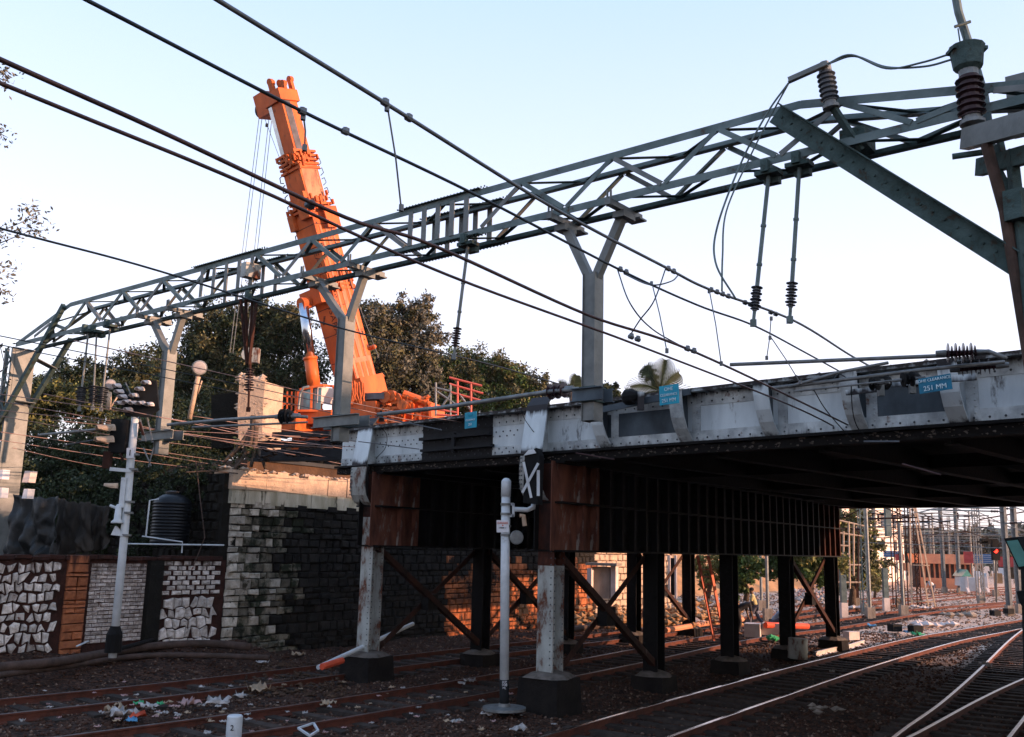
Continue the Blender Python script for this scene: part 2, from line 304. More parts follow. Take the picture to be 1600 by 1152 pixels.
# ------------------------------------------------------------------ people (built first: they need a small depsgraph)
def person(px, py, label, shirt, trousers, yaw, pose, h=1.66, z=0.0):
    base = G(px, py, z); t = thing('person', label, 'person', base); c, s = math.cos(yaw), math.sin(yaw)
    def P(x, y, zz): return V((c*x-s*y, s*x+c*y, zz))*h/1.7       # x forward, y left
    if pose == 'walk':
        J = dict(pel=(0, 0, .92), ch=(.06, 0, 1.25), nk=(.10, 0, 1.44), hd=(.14, 0, 1.56), tp=(.14, 0, 1.68), sl=(.09, .18, 1.38), sr=(.09, -.18, 1.38), el=(.14, .24, 1.12), er=(.10, -.24, 1.12), wl=(.34, .20, 1.02), wr=(.32, -.2, 1.04), fl=(.42, .19, 1.02), fr=(.40, -.19, 1.05),
                 hl=(0, .09, .90), hr=(0, -.09, .90), kl=(.20, .10, .50), kr=(-.12, -.10, .50), al=(.22, .10, .09), ar=(-.38, -.10, .16), tl=(.38, .10, .04), tr=(-.26, -.10, .05))
    elif pose == 'bend':
        J = dict(pel=(-.12, 0, .88), ch=(.20, 0, 1.08), nk=(.38, 0, 1.16), hd=(.48, 0, 1.14), tp=(.58, 0, 1.12), sl=(.34, .18, 1.12), sr=(.34, -.18, 1.12), el=(.38, .20, .84), er=(.38, -.2, .84), wl=(.44, .16, .60), wr=(.46, -.16, .62), fl=(.47, .15, .53), fr=(.49, -.15, .55),
                 hl=(-.12, .09, .86), hr=(-.12, -.09, .86), kl=(.02, .12, .47), kr=(-.02, -.12, .47), al=(-.06, .12, .09), ar=(-.12, -.12, .09), tl=(.1, .12, .04), tr=(.04, -.12, .04))
    else:   # crouch
        J = dict(pel=(-.1, 0, .28), ch=(.12, 0, .58), nk=(.22, 0, .74), hd=(.28, 0, .85), tp=(.30, 0, .96), sl=(.2, .18, .69), sr=(.2, -.18, .69), el=(.34, .22, .5), er=(.34, -.22, .5), wl=(.5, .16, .36), wr=(.5, -.16, .36), fl=(.57, .14, .31), fr=(.57, -.14, .31),
                 hl=(-.1, .1, .28), hr=(-.1, -.1, .28), kl=(.26, .16, .48), kr=(.26, -.16, .48), al=(.04, .13, .08), ar=(.04, -.13, .08), tl=(.2, .13, .04), tr=(.2, -.13, .04))
    def chain(names, E, R, sub=2): ids = {n: i for i, n in enumerate(names)}; return skin_mesh([P(*J[n]) for n in names], [(ids[a], ids[b]) for a, b in E], R, sub)
    n = ['pel', 'ch', 'nk', 'hd', 'tp', 'sl', 'sr', 'el', 'er', 'wl', 'wr', 'fl', 'fr', 'hl', 'hr', 'kl', 'kr', 'al', 'ar', 'tl', 'tr']
    E_ = [('pel', 'ch'), ('ch', 'nk'), ('nk', 'hd'), ('hd', 'tp'), ('ch', 'sl'), ('ch', 'sr'), ('sl', 'el'), ('sr', 'er'), ('el', 'wl'), ('er', 'wr'), ('wl', 'fl'), ('wr', 'fr'), ('pel', 'hl'), ('pel', 'hr'), ('hl', 'kl'), ('hr', 'kr'), ('kl', 'al'), ('kr', 'ar'), ('al', 'tl'), ('ar', 'tr')]
    link('body', chain(n, E_, [.12, .13, .055, .095, .075, .06, .06, .042, .042, .03, .03, .038, .038, .085, .085, .055, .055, .038, .038, .035, .035]), 'skin', t, True)
    link('shirt', chain(['pel', 'ch', 'nk', 'sl', 'sr', 'el', 'er'], [('pel', 'ch'), ('ch', 'nk'), ('ch', 'sl'), ('ch', 'sr'), ('sl', 'el'), ('sr', 'er')], [(.17, .14), (.18, .15), .07, .085, .085, .062, .062]), shirt, t, True)
    link('trousers', chain(['pel', 'hl', 'hr', 'kl', 'kr', 'al', 'ar'], [('pel', 'hl'), ('pel', 'hr'), ('hl', 'kl'), ('hr', 'kr'), ('kl', 'al'), ('kr', 'ar')], [.135, .105, .105, .078, .078, .06, .06]), trousers, t, True)
    hb = MB(); hc = P(*J['hd'])*.45+P(*J['tp'])*.55+P(-.025, 0, .02); hb.lathe(base+hc-V((0, 0, .07)), (0, 0, 1), [(0, .06), (.04, .098), (.09, .10), (.13, .075), (.155, .02)], 12); hb.build('hair', 'hair', t, True)
    return t
person(1180, 983, 'man in a yellow shirt and grey trousers walking over pale concrete slabs beyond the bridge', 'cloth_yellow', 'cloth_grey', math.radians(165), 'walk')
person(1156, 992, 'person in black clothes bending forward in shade beside the dark bridge column', 'cloth_dark', 'cloth_dark', math.radians(10), 'bend', 1.75)
person(1211, 984, 'person in a pale blue shirt crouching low half hidden behind a dark column', 'cloth_blue', 'cloth_grey', math.radians(-20), 'crouch', 1.7)
person(1457, 933, 'person in a white top stooping between rails by the guyed lattice tower', 'cloth_white', 'cloth_grey', math.radians(200), 'bend', 1.75)
TXT = {}
# ------------------------------------------------------------------ ground and terrain
from mathutils import noise as mn
BN = V((.7071, .7071, 0)); BS = V((-.7071, .7071, 0))           # bridge: inward normal, direction to the far left
PD = V((.5840, .8117, 0)); PN = V((.8117, -.5840, 0))           # piers and tracks: direction away, right-hand normal
W0, W1 = V((-15.9, 17.35, 0)), V((-8.0, 27.9, 0)); WD = (W1-W0).normalized(); WN = V((WD.y, -WD.x, 0))   # retaining wall, normal to the tracks
TRACKS = {
 'A': [(-18, 8.5), (-13.2, 13.9), (-9.2, 18.6), (-7.2, 20.95), (-5.2, 23.65), (-1.8, 28.6), (2.2, 34), (9.5, 44), (21, 60), (38, 82), (62, 112)],
 'B': [(-12, 9), (-8.1, 13.4), (-4.3, 17.8), (-2.4, 20.3), (-.5, 22.9), (3.2, 28.6), (6.7, 34.4), (10, 39.2), (14.4, 44.6), (24.4, 58.2), (36, 70.8), (60, 96)],
 'D': [(-3, 9.5), (-.5, 13.5), (1.9, 17.3), (5.3, 22.4), (9.6, 28.7), (16.3, 37.9), (20.9, 43.4), (29, 52.9), (46, 72), (75, 104)],
 'F': [(3.5, 10), (5.5, 13.8), (7.85, 17.7), (10.3, 21.5), (14.5, 28.4), (21.2, 39.6), (28.9, 52.0)],
 'G': [(2.6, 9.5), (5.2, 13.8), (8.1, 17.6), (11.5, 22.2), (15.1, 26.8), (23, 36.5), (40, 56), (70, 90)],
}
def spline(pts, step=1.0):
    out = []; P = [V((x, y, 0)) for x, y in pts]; P = [P[0]*2-P[1]]+P+[P[-1]*2-P[-2]]
    for i in range(1, len(P)-2):
        n = max(2, int((P[i+1]-P[i]).length/step))
        for k in range(n):
            t = k/n; a, b, c, d = P[i-1:i+3]
            out.append(.5*((2*b)+(-a+c)*t+(2*a-5*b+4*c-d)*t*t+(-a+3*b-3*c+d)*t**3))
    out.append(P[-2]); return out
TL = {k: spline(v, .8) for k, v in TRACKS.items()}
near = np.array([(p.x, p.y) for k in TL for p in TL[k]])
def hgt(x, y):
    p = V((x, y, 0)); dw = (p-W0).dot(WN); al = (p-W0).dot(WD)
    z = -.17 + .05*mn.noise(V((x*.7, y*.7, 0))) + .03*mn.noise(V((x*2.5, y*2.5, 3)))
    d2 = float(((near[:, 0]-x)**2+(near[:, 1]-y)**2).min())**.5
    if d2 > 1.5: z += min(1, (d2-1.5)/1.2)*(.07+.10*mn.noise(V((x*.45, y*.45, 9)))) + (min(.5, d2-1.5))*.12*mn.noise(V((x*1.9, y*1.9, 5)))
    if -2.6 < dw < 2.4 and al < 14: z += .42*max(0, (2.4-dw)/2.4) if dw > 0 else .42
    return z
def grid_axis(a, b, s, ext): 
    core = list(np.arange(a, b+s*.5, s)); lo = [a-e for e in ext][::-1]; hi = [b+e for e in ext]; return np.array(lo+core+hi)
xs = grid_axis(-18, 24, .28, [1, 3, 8, 20, 60, 200, 900]); ys = grid_axis(12, 46, .28, [1.2, 3, 7, 15, 40, 90, 200, 500, 1200])
gv = np.zeros((len(ys), len(xs), 3), np.float32)
for j, y in enumerate(ys):
    for i, x in enumerate(xs):
        gv[j, i] = (x, y, hgt(x, y) if (-30 < x < 80 and 5 < y < 120) else -.1)
def grid_mesh(name, gv):
    a, b = gv.shape[:2]; idx = np.arange(a*b).reshape(a, b)
    f = np.stack([idx[:-1, :-1], idx[:-1, 1:], idx[1:, 1:], idx[1:, :-1]], -1).reshape(-1, 4); return npmesh(name, gv.reshape(-1, 3), f, 4)
tag(link('ground', grid_mesh('ground', gv), 'ground', None, True), kind='structure')
def hq(x, y):                                                    # quick height lookup
    i = int(np.clip(np.searchsorted(xs, x), 1, len(xs)-1)); j = int(np.clip(np.searchsorted(ys, y), 1, len(ys)-1)); return float(gv[j-1, i-1, 2]+gv[j, i, 2])/2
# ballast stones (uncountable)
def stones(name, n, xr, yr, smin, smax, m, far=False):
    x = rng.uniform(*xr, n); u = rng.uniform(0, 1, n); y = yr[0]+(yr[1]-yr[0])*u**1.5
    keep = (x < .60*y+1) & (x > -.60*y-1); dw = (x-W0.x)*WN.x+(y-W0.y)*WN.y; keep &= (dw > .15) | (y > 45)
    x, y = x[keep], y[keep]; n = len(x); ix = np.clip(np.searchsorted(xs, x), 1, len(xs)-1); jy = np.clip(np.searchsorted(ys, y), 1, len(ys)-1)
    z = (gv[jy-1, ix-1, 2]+gv[jy, ix, 2])/2
    base = np.array([(1, 0, 0), (-1, 0, 0), (0, 1, 0), (0, -1, 0), (0, 0, 1), (0, 0, -1)], float)
    v = base[None]*rng.uniform(.55, 1.15, (n, 6, 1)); v += rng.uniform(-.25, .25, (n, 6, 3)); s = rng.uniform(smin, smax, n)[:, None, None]*(1+.02*np.clip(y-25, 0, 60))[:, None, None]
    v = v*s*np.array([1, 1, .75]); a = rng.uniform(0, 6.3, n); ca, sa = np.cos(a)[:, None], np.sin(a)[:, None]
    vx = v[..., 0]*ca-v[..., 1]*sa; vy = v[..., 0]*sa+v[..., 1]*ca
    out = np.stack([vx+x[:, None], vy+y[:, None], v[..., 2]+z[:, None]+.01], -1).reshape(-1, 3)
    F = np.array([(0, 2, 4), (2, 1, 4), (1, 3, 4), (3, 0, 4), (2, 0, 5), (1, 2, 5), (3, 1, 5), (0, 3, 5)])
    tag(link(name, npmesh(name, out, (F[None]+(np.arange(n)*6)[:, None, None]).reshape(-1, 3), 3), m), 'loose brown ballast stones lying all over the track bed' if m == 'ballast' else 'paler ballast stones scattered through the brown track bed', 'ballast', kind='stuff')
stones('ballast', 46000, (-17, 26), (14.5, 42), .022, .065, 'ballast')
stones('pale_ballast', 15000, (-17, 26), (14.5, 42), .016, .05, 'ballast_pale')
stones('far_ballast', 16000, (6, 60), (38, 100), .03, .07, 'ballast_pale')
# terrace behind the retaining wall and the embankment of the approach road
def sheet(name, poly, z, zb, m):
    b = MB(); b.prism([(x, y, zb) for x, y in poly], (0, 0, z-zb)); return b
wb0, wb1 = W0-WN*.45, W1-WN*.45
b = sheet('terrace', [(wb0.x-30, wb0.y-40), (wb0.x, wb0.y), (wb1.x, wb1.y), (-9.3, 29.2), (-70, 100), (-140, 60)], 2.42, -.5, 'earth')
tag(b.build('terrace_ground', 'earth'), kind='structure')
# approach fill: between the front and rear lines of the bridge, behind the abutment
c0 = V((-8.0, 27.9, 0)); c1 = c0+PD*20.6
b = MB(); q = [c0+PD*.9-PN*.5, c1-PN*.5, c1-PN*.5+BS*110, c0+PD*.9-PN*.5+BS*110]; b.prism([(p.x, p.y, -.4) for p in q], (0, 0, 5.9)); tag(b.build('approach_road_fill', 'earth'), kind='structure')
b = MB(); b.prism([(p.x, p.y, 5.5) for p in [q[0]+BN*.6, q[1]-BN*.6, q[2]-BN*.6, q[3]+BN*.6]], (0, 0, .12)); tag(b.build('approach_road', 'asphalt'), kind='structure')
# earth bank at the right of the rear opening
bank = np.zeros((26, 60, 3), np.float32)
for j in range(26):
    for i in range(60):
        p = V((-2, 45.5, 0))+PD*(i*1.2)-PN*(j*.8); bank[j, i] = (p.x, p.y, -.25+min(4.6, max(0, j-3)*.42)*(1+.15*mn.noise(p*.3))+.5*mn.noise(p*.5))
tag(link('earth_bank', grid_mesh('earth_bank', bank), 'earth_orange', None, True), kind='structure')
# ------------------------------------------------------------------ railway tracks
def offs(L, d):
    out = []
    for i, p in enumerate(L):
        t = (L[min(i+1, len(L)-1)]-L[max(i-1, 0)]).normalized(); out.append(p+V((t.y, -t.x, 0))*d)
    return out
def strip(L, prof, z0=0):          # sweep a closed profile (offset, z) along a level line
    vs = []; n = len(prof)
    for i, p in enumerate(L):
        t = (L[min(i+1, len(L)-1)]-L[max(i-1, 0)]).normalized(); r = V((t.y, -t.x, 0)); vs += [p+r*a+Z*(c+z0) for a, c in prof]
    fs = [(i*n+k, (i+1)*n+k, (i+1)*n+(k+1) % n, i*n+(k+1) % n) for i in range(len(L)-1) for k in range(n)]
    return vs, fs+[tuple(range(n)), tuple((len(L)-1)*n+k for k in range(n))[::-1]]
RP = [(-.07, -.17), (.07, -.17), (.07, -.155), (.012, -.13), (.012, -.04), (.036, -.03), (.036, -.004), (-.036, -.004), (-.036, -.03), (-.012, -.04), (-.012, -.13), (-.07, -.155)]
slp = MB(); slp.hexa([(-.14, -1.37, -.26), (.14, -1.37, -.26), (.14, 1.37, -.26), (-.14, 1.37, -.26), (-.11, -1.36, -.15), (.11, -1.36, -.15), (.11, 1.36, -.15), (-.11, 1.36, -.15)])
slm = bpy.data.meshes.new('sleeper'); slm.from_pydata(slp.v, [], slp.f); slm.materials.append(M['sleeper'])
TINF = {'A': ('rust brown broad gauge track running close along the stone retaining wall', 'rail_dull'), 'B': ('broad gauge track passing between the two steel bridge piers', 'rail_dull'),
        'D': ('polished track curving under the main bridge span from the lower centre', 'rail_top'), 'F': ('bright worn turnout track sweeping up from the lower right corner', 'rail_bright'),
        'G': ('diverging track at the right edge leaving the turnout', 'rail_bright')}
for k, L in TL.items():
    t = thing('railway_track', TINF[k][0], 'railway track', L[0], 'broad gauge railway tracks')
    for sd in (-.84, .84):
        R_ = offs(L, sd); b = MB(); b.add(*strip(R_, RP)); rl = b.build('rail', 'rail_side', t)
        b = MB(); b.add(*strip(R_, [(-.034, -.0035), (.034, -.0035), (.030, .003), (-.030, .003)])); b.build('rail_head', TINF[k][1], rl)
    acc = 0; last = L[0]; nsl = 0
    for i in range(1, len(L)):
        seg = (L[i]-L[i-1]); acc += seg.length
        while acc > .66:
            acc -= .66; p = L[i]-seg.normalized()*acc
            if not (13.5 < p.y < 62) or abs(p.x) > .58*p.y+2 or (k == 'G' and p.y < 24.5): continue
            o = bpy.data.objects.new('sleeper', slm); COL.objects.link(o); o.parent = t
            o.location = p-L[0]+V((0, 0, random.uniform(.02, .05))); o.rotation_euler = (0, 0, math.atan2(seg.y, seg.x)+random.uniform(-.03, .03)); nsl += 1
for nm, pts, lb in (('K', [(17, 58), (27, 72), (42, 92), (60, 115)], 'distant rusty track left of the signal mast beyond the bridge'), ('L', [(30, 62), (44, 80), (66, 104)], 'distant dull track near the white lineside cabinets'), ('M', [(35, 60), (52, 80), (76, 106)], 'farthest right dull track beyond the bridge')):
    L = spline(pts, 3); t = thing('railway_track', lb, 'railway track', L[0], 'broad gauge railway tracks')
    for sd in (-.84, .84): b = MB(); b.add(*strip(offs(L, sd), RP)); b.build('rail', 'rail_side', t)
t = thing('switch_rail', 'short loose check rail lying inside the curving track beneath the bridge', 'rail', G(1330, 1010))
b = MB(); b.add(*strip([G(1275, 1018), G(1300, 1012), G(1330, 1006), G(1350, 1000)], RP)); b.build('rail', 'rail_bright', t)
# ------------------------------------------------------------------ the road bridge
BO = V((.9, 20, 0))                                              # foot of the front column of the second pier
def BP(s, n, z): return BO+BS*s+BN*n+Z*z
def on_bridge(px, py, n=0.0):
    p = PLN(px, py, BP(0, n, 0), BN); return (p-BO).dot(BS), p.z
SA, SB = -17.0, on_bridge(536, 695)[0]                                              # right and left ends of the girder
def zt(s): return 6.02 if s > -6 else 6.02-.02*(s+6)*-1*0
zb_ = lambda s: 5.0+.012*(s+8)
bridge = thing('road_bridge', 'riveted steel plate girder road bridge crossing over the tracks', 'bridge', BP(0, 0, 5))
BW = 18.7
stz = [on_bridge(px, 640)[0] for px in (1205, 1070, 1345, 1500)]
stiff = sorted([on_bridge(x, 650)[0] for x in (1500, 1345, 1208, 1075, 950)]+[on_bridge(1500, 650)[0]-1.55*k for k in (1, 2, 3, 4, 5)], reverse=True)
dirty = {1: 'girder_dirty', 3: 'girder_dirty', 6: 'girder_dirty'}
s865 = on_bridge(850, 650)[0]; s585 = on_bridge(583, 680)[0]; s770 = on_bridge(772, 650)[0]; s665 = on_bridge(662, 680)[0]
edges = [SB, s585+.15, s665, s770, s865]+stiff+[SA]; names = ['girder_paint', 'girder_paint', 'girder_black', 'girder_paint', 'girder_paint', 'girder_dirty', 'girder_paint', 'girder_paint', 'girder_dirty', 'girder_paint', 'girder_dirty', 'girder_paint', 'girder_paint', 'girder_paint', 'girder_paint']
for i in range(len(edges)-1):
    a, c = edges[i], edges[i+1]; b = MB()
    b.obox(BP((a+c)/2, 0, 5.5), BS*abs(a-c)/2, BN*.015, Z*.46); b.build('web_panel', names[i], bridge)
    # riveted top and bottom angle strips
    for zz, hh, nn in ((5.86, .13, -.022), (5.17 if a > -9 else 5.14, .10, -.022)):
        b = MB(); b.obox(BP((a+c)/2, nn, zz), BS*(abs(a-c)/2-.003), BN*.008, Z*hh); b.build('angle_strip', 'flange_dirty' if names[i] != 'girder_black' else 'girder_black', bridge)
b = MB(); b.obox(BP((SA+SB)/2, -.06, 5.985), BS*(SB-SA)/2, BN*.20, Z*.02); b.obox(BP((SA+SB)/2, -.055, 6.02), BS*(SB-SA)/2, BN*.18, Z*.0145); b.build('top_flange', 'flange_dirty', bridge)
b = MB(); b.obox(BP((SA+SB)/2, -.02, 5.035), BS*(SB-SA)/2, BN*.22, Z*.025); b.build('bottom_flange', 'dark_shade_steel', bridge)
b = MB(); b.obox(BP((SA+SB)/2, .0, 4.93), BS*(SB-SA)/2, BN*.14, Z*.075); b.build('bearing_ledge', 'dark_shade_steel', bridge)
b = MB()                                                         # flaking rust and grime hanging along the lower ledge
for k in range(420):
    s_ = random.uniform(SA, SB); b.ico(BP(s_, -.14, random.uniform(4.86, 5.0)), random.uniform(.01, .03), (1.8, .6, .7))
tag(b.build('rust_flakes', 'pedestal_top', bridge), kind='stuff')
b = MB()                                                         # rivets
def rivet(s_, z_, n_=-.033, r=.02): b.lathe(BP(s_, n_, z_), -BN, [(0, r), (.012, r*.7), (.016, .002)], 6)
s_ = SA
while s_ < SB-.05:
    blk = s770-.0 < s_ < s665
    rivet(s_, 5.93); rivet(s_+.11, 5.80); rivet(s_, 5.14)
    if s_ > s770-.9: rivet(s_, 5.60, -.018); rivet(s_+.1, 5.50, -.018); rivet(s_+.1, 5.22)
    s_ += .22
tag(b.build('rivet', 'rivet', bridge), kind='stuff')
for i, s_ in enumerate(stiff):                                   # curved outer brackets between the panels
    prof = [(-.42, 6.0), (-.40, 5.75), (-.34, 5.5), (-.24, 5.3), (-.12, 5.16), (-.04, 5.08)]
    b = MB(); wd = .14
    for (n0, z0), (n1, z1) in zip(prof, prof[1:]):
        p0, p1 = BP(s_, n0, z0), BP(s_, n1, z1); b.hexa([p0-BS*wd, p0+BS*wd, p1+BS*wd, p1-BS*wd, p0-BS*wd+BN*.03, p0+BS*wd+BN*.03, p1+BS*wd+BN*.03, p1-BS*wd+BN*.03])
    fl = b.build('bracket', 'girder_paint' if i % 2 == 0 else 'flange_dirty', bridge)
    b = MB(); b.prism([BP(s_-.012, n, z) for n, z in [(n+.032, z) for n, z in prof]+[(-.018, 5.1), (-.018, 5.99)]], BS*.024); b.build('bracket_web', 'girder_dirty', fl)
    b = MB()
    for k in range(9): b.lathe(BP(s_-.24, -.033, 5.12+k*.095), -BN, [(0, .018), (.012, .012), (.015, .002)], 6)
    for k in range(9): b.lathe(BP(s_+.05, -.033, 5.12+k*.095), -BN, [(0, .018), (.012, .012), (.015, .002)], 6)
    b.obox(BP(s_-.20, -.026, 5.5), BS*.09, BN*.006, Z*.40); b.build('splice_strip', 'flange_dirty', bridge)
# the two big curved outriggers over the piers
for j, (s_, nm) in enumerate(((s865-.05, 'girder_paint'), (s585-.05, 'girder_paint'))):
    prof = [(-.12, 6.24), (-.27, 6.05), (-.34, 5.6), (-.40, 5.25), (-.43, 5.02)]; wd = .30
    low = [(-.43, 4.98), (-.46, 4.75), (-.46, 4.5), (-.41, 4.28), (-.30, 4.12), (-.15, 4.03), (0, 4.01)]
    for PF, mt, nmz in ((prof, 'girder_paint', 'outrigger_plate'), (low, 'column_paint', 'knee_plate')):
        b = MB()
        for (n0, z0), (n1, z1) in zip(PF, PF[1:]):
            p0, p1 = BP(s_, n0, z0), BP(s_, n1, z1); b.hexa([p0-BS*wd, p0+BS*wd, p1+BS*wd, p1-BS*wd, p0-BS*wd+BN*.03, p0+BS*wd+BN*.03, p1+BS*wd+BN*.03, p1-BS*wd+BN*.03])
        b.build(nmz, mt, bridge)
    b = MB(); b.prism([BP(s_-.10, n, z) for n, z in [(n+.035, z) for n, z in prof+low]+[(-.02, 4.01), (-.04, 6.2)]], BS*.03); b.build('outrigger_web', 'flange_dirty', bridge)
    b = MB()
    for zz in np.arange(4.3, 5.0, .09):
        for k in (.22, .27): b.lathe(BP(s_+k, -.468, zz), -BN, [(0, .018), (.014, .01), (.016, .002)], 6)
    tag(b.build('rivet', 'rivet', bridge), kind='stuff')
# dark attachment frame between the left outriggers
b = MB(); b.obox(BP((s665+s770)/2, -.10, 5.58), BS*abs(s665-s770)/2, BN*.05, Z*.035); b.obox(BP((s665+s770)/2-.1, -.12, 5.30), BS*abs(s665-s770)/2, BN*.06, Z*.03); b.obox(BP((s665+s770)/2, -.11, 5.44), BS*.05, BN*.03, Z*.22)
b.build('channel_frame', 'girder_black', bridge)
# deck, floor beams, rear girder, parapet debris
b = MB(); b.obox(BP((SA+SB)/2, BW/2, 5.32), BS*(SB-SA)/2, BN*(BW/2-.05), Z*.14); b.build('deck_slab', 'dark_shade_steel', bridge)
b = MB(); b.obox(BP((SA+SB)/2, BW/2, 5.47), BS*(SB-SA)/2, BN*(BW/2-.4), Z*.012); b.build('road_surface', 'asphalt', bridge)
fbm = None
for k in range(int((SB-SA-.8)/2.05)+1):
    s_ = SA+.8+k*2.05; b = MB(); b.obox(BP(s_, BW/2, 4.99), BS*.012, BN*(BW/2-.2), Z*.18); b.obox(BP(s_, BW/2, 4.80), BS*.11, BN*(BW/2-.2), Z*.014)
    b.build('floor_beam', 'dark_shade_steel', bridge)
for n_ in (4.5, 9.3, 14):
    b = MB(); b.obox(BP((SA+SB)/2, n_, 4.96), BS*(SB-SA)/2, BN*.012, Z*.13); b.build('stringer', 'dark_shade_steel', bridge)
b = MB(); b.obox(BP((SA+SB)/2, BW, 5.4), BS*(SB-SA)/2, BN*.02, Z*.59); b.obox(BP((SA+SB)/2, BW, 4.79), BS*(SB-SA)/2, BN*.2, Z*.02); b.obox(BP((SA+SB)/2, BW, 6.01), BS*(SB-SA)/2, BN*.18, Z*.015); b.build('rear_girder', 'rust_steel', bridge)
b = MB()
for k in range(420):
    s_ = random.uniform(SA, SB); b.ico(BP(s_, random.uniform(-.1, .3), 6.03), random.uniform(.02, .075), (1.5, 1, .8))
tag(b.build('kerb_rubble', 'concrete', bridge), kind='stuff')
b = MB(); b.obox(BP((SA+SB)/2, .32, 5.97), BS*(SB-SA)/2, BN*.13, Z*.09); b.build('kerb', 'concrete', bridge)
# ------------------------------------------------------------------ steel trestle piers
def pier(c0, label, nb, fzs, pzs, fj):
    t = thing('steel_pier', label, 'bridge pier', c0, 'steel trestle piers'); NC = nb; pitch = 3.67/.8117
    topz, botz, midz = 4.86, 3.05, 4.02; Ln = pitch*(NC-1)
    def PP(a, n, z): return c0+PD*a+PN*n+Z*z
    for k in range(NC):
        a = k*pitch; pz = pzs if k else fzs; b = MB()
        zj = fj if k == 0 else 4.86
        def shaft(b, z0, z1, e=0.0):
            for sg in (-1, 1): b.obox(PP(a+sg*(.19+e), 0, (z0+z1)/2), PD*.012, PN*(.19+e), Z*(z1-z0)/2)
            b.obox(PP(a, 0, (z0+z1)/2), PD*.176, PN*.014, Z*(z1-z0)/2-Z*.01)
            if k == 0:
                for sg in (-1, 1): b.obox(PP(a+sg*.165, .10, (z0+z1)/2), PD*.012, PN*.082, Z*(z1-z0)/2-Z*.02)
        if k == 0: bu = MB(); shaft(bu, zj, 4.86, .004); bu.build('upper_column', 'rust_dark', t)
        shaft(b, pz, zj)
        cl = b.build('column', 'column_paint' if k == 0 else ('column_paint' if k == 1 and False else 'dark_shade_steel'), t)
        if k == 0:
            b = MB()
            for zz in np.arange(pz+.15, 4.8, .13):
                for sg in (-1, 1): b.lathe(PP(a+sg*.15, .186, zz), PN, [(0, .017), (.014, .01), (.016, .002)], 6)
                b.lathe(PP(a-.204, .13, zz), -PD, [(0, .017), (.014, .01), (.016, .002)], 6)
            tag(b.build('rivet', 'rivet', cl), kind='stuff')
            b = MB(); b.obox(PP(a, -.10, 3.9), PD*.215, PN*.3, Z*.9); 
        b = MB(); r = .43 if k == 0 else .38; lo = -.45
        b.add([PP(a+x*r*f, y*r*f*1.05, z) for z, f in ((lo, 1.12), (pz-.10, 1.0)) for x, y in ((-1, -1), (1, -1), (1, 1), (-1, 1))], [(0, 1, 2, 3), (4, 7, 6, 5), (0, 4, 5, 1), (1, 5, 6, 2), (2, 6, 7, 3), (3, 7, 4, 0)])
        pd = b.build('pedestal', 'pedestal', t)
        b = MB(); vs = []; ring = 10
        for rr, zz in ((1.22, -.10), (.95, -.03), (.40, .03), (.01, .035)):
            for q in range(ring):
                g = 2*math.pi*q/ring; f = rr*r*(1+.12*math.sin(q*2.3+k)); vs.append(PP(a+math.cos(g)*f, math.sin(g)*f, pz+zz))
        b.add(vs, [(i*ring+q, i*ring+(q+1) % ring, (i+1)*ring+(q+1) % ring, (i+1)*ring+q) for i in range(3) for q in range(ring)]); b.build('mortar_cap', 'pedestal_top', pd)
    # cap beam
    for u0, u1, mw in ((-.35, 1.32, 'rust_panel'), (1.32, Ln-2.2, 'dark_shade_steel'), (Ln-2.2, Ln+.35, 'rust_dark')):  # rust at the ends; near-black middle is shade put into the colour
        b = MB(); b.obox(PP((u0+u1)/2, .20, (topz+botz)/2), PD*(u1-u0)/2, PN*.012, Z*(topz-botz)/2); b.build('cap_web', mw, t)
    b = MB(); b.obox(PP(Ln/2, -.20, (topz+botz)/2), PD*(Ln/2+.35), PN*.012, Z*(topz-botz)/2); b.build('cap_web', 'dark_shade_steel', t)
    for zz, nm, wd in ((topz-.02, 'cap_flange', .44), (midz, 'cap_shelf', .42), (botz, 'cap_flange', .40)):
        b = MB(); b.obox(PP(Ln/2+.12, 0, zz), PD*(Ln/2+.35), PN*wd, Z*.02); b.build(nm, 'dark_shade_steel', t)
    rib = {}
    for hi_, (z0, z1) in enumerate(((botz+.022, midz-.022), (midz+.022, topz-.045))):
        b = MB(); b.obox(V((0, 0, 0)), PD*.012, PN*.09, Z*(z1-z0)/2); b.obox(V(PN*.085), PD*.05, PN*.010, Z*((z1-z0)/2-.002)); me = bpy.data.meshes.new('rib'); me.from_pydata(b.v, [], b.f); mes = []
        for mm in ('rust_panel', 'dark_shade_steel', 'rust_dark'): m2_ = me.copy(); m2_.materials.append(M[mm]); mes.append(m2_)
        for a in np.arange(.62, Ln+.3, .56):
            o = bpy.data.objects.new('rib', mes[0 if a < 1.4 else (2 if a > Ln-2.2 else 1)]); COL.objects.link(o); o.parent = t; o.location = PP(a, .215+.09, (z0+z1)/2)-ORG[t]
    # cross bracing
    for k in (range(NC-1)):
        if k == 2 or (k == 1 and NC > 4 and label.startswith('front')): continue
        for sg, (za, zb2) in ((.13, (3.0, pzs+.15)), (-.13, (pzs+.05, 3.0))):
            b = MB(); b.angle(PP(k*pitch+.1, sg, za), PP((k+1)*pitch-.1, sg, zb2), .14, .014, PN); b.build('brace', 'rust_steel', t)
        b = MB(); b.obox(PP((k+.5)*pitch, 0, (3+pzs)/2), PD*.2, PN*.12, Z*.2); b.build('gusset', 'dark_shade_steel', t)
    return t
PIER2 = V((.9, 20, 0)); PIER1 = V((-3.35, 24.3, 0))
pier(PIER2, 'front steel trestle pier with rust streaked pale column nearest the white signal pole', 5, .67, .30, 2.75)
pier(PIER1, 'left steel trestle pier whose pale column stands near the stone abutment', 5, .52, .25, 3.75)
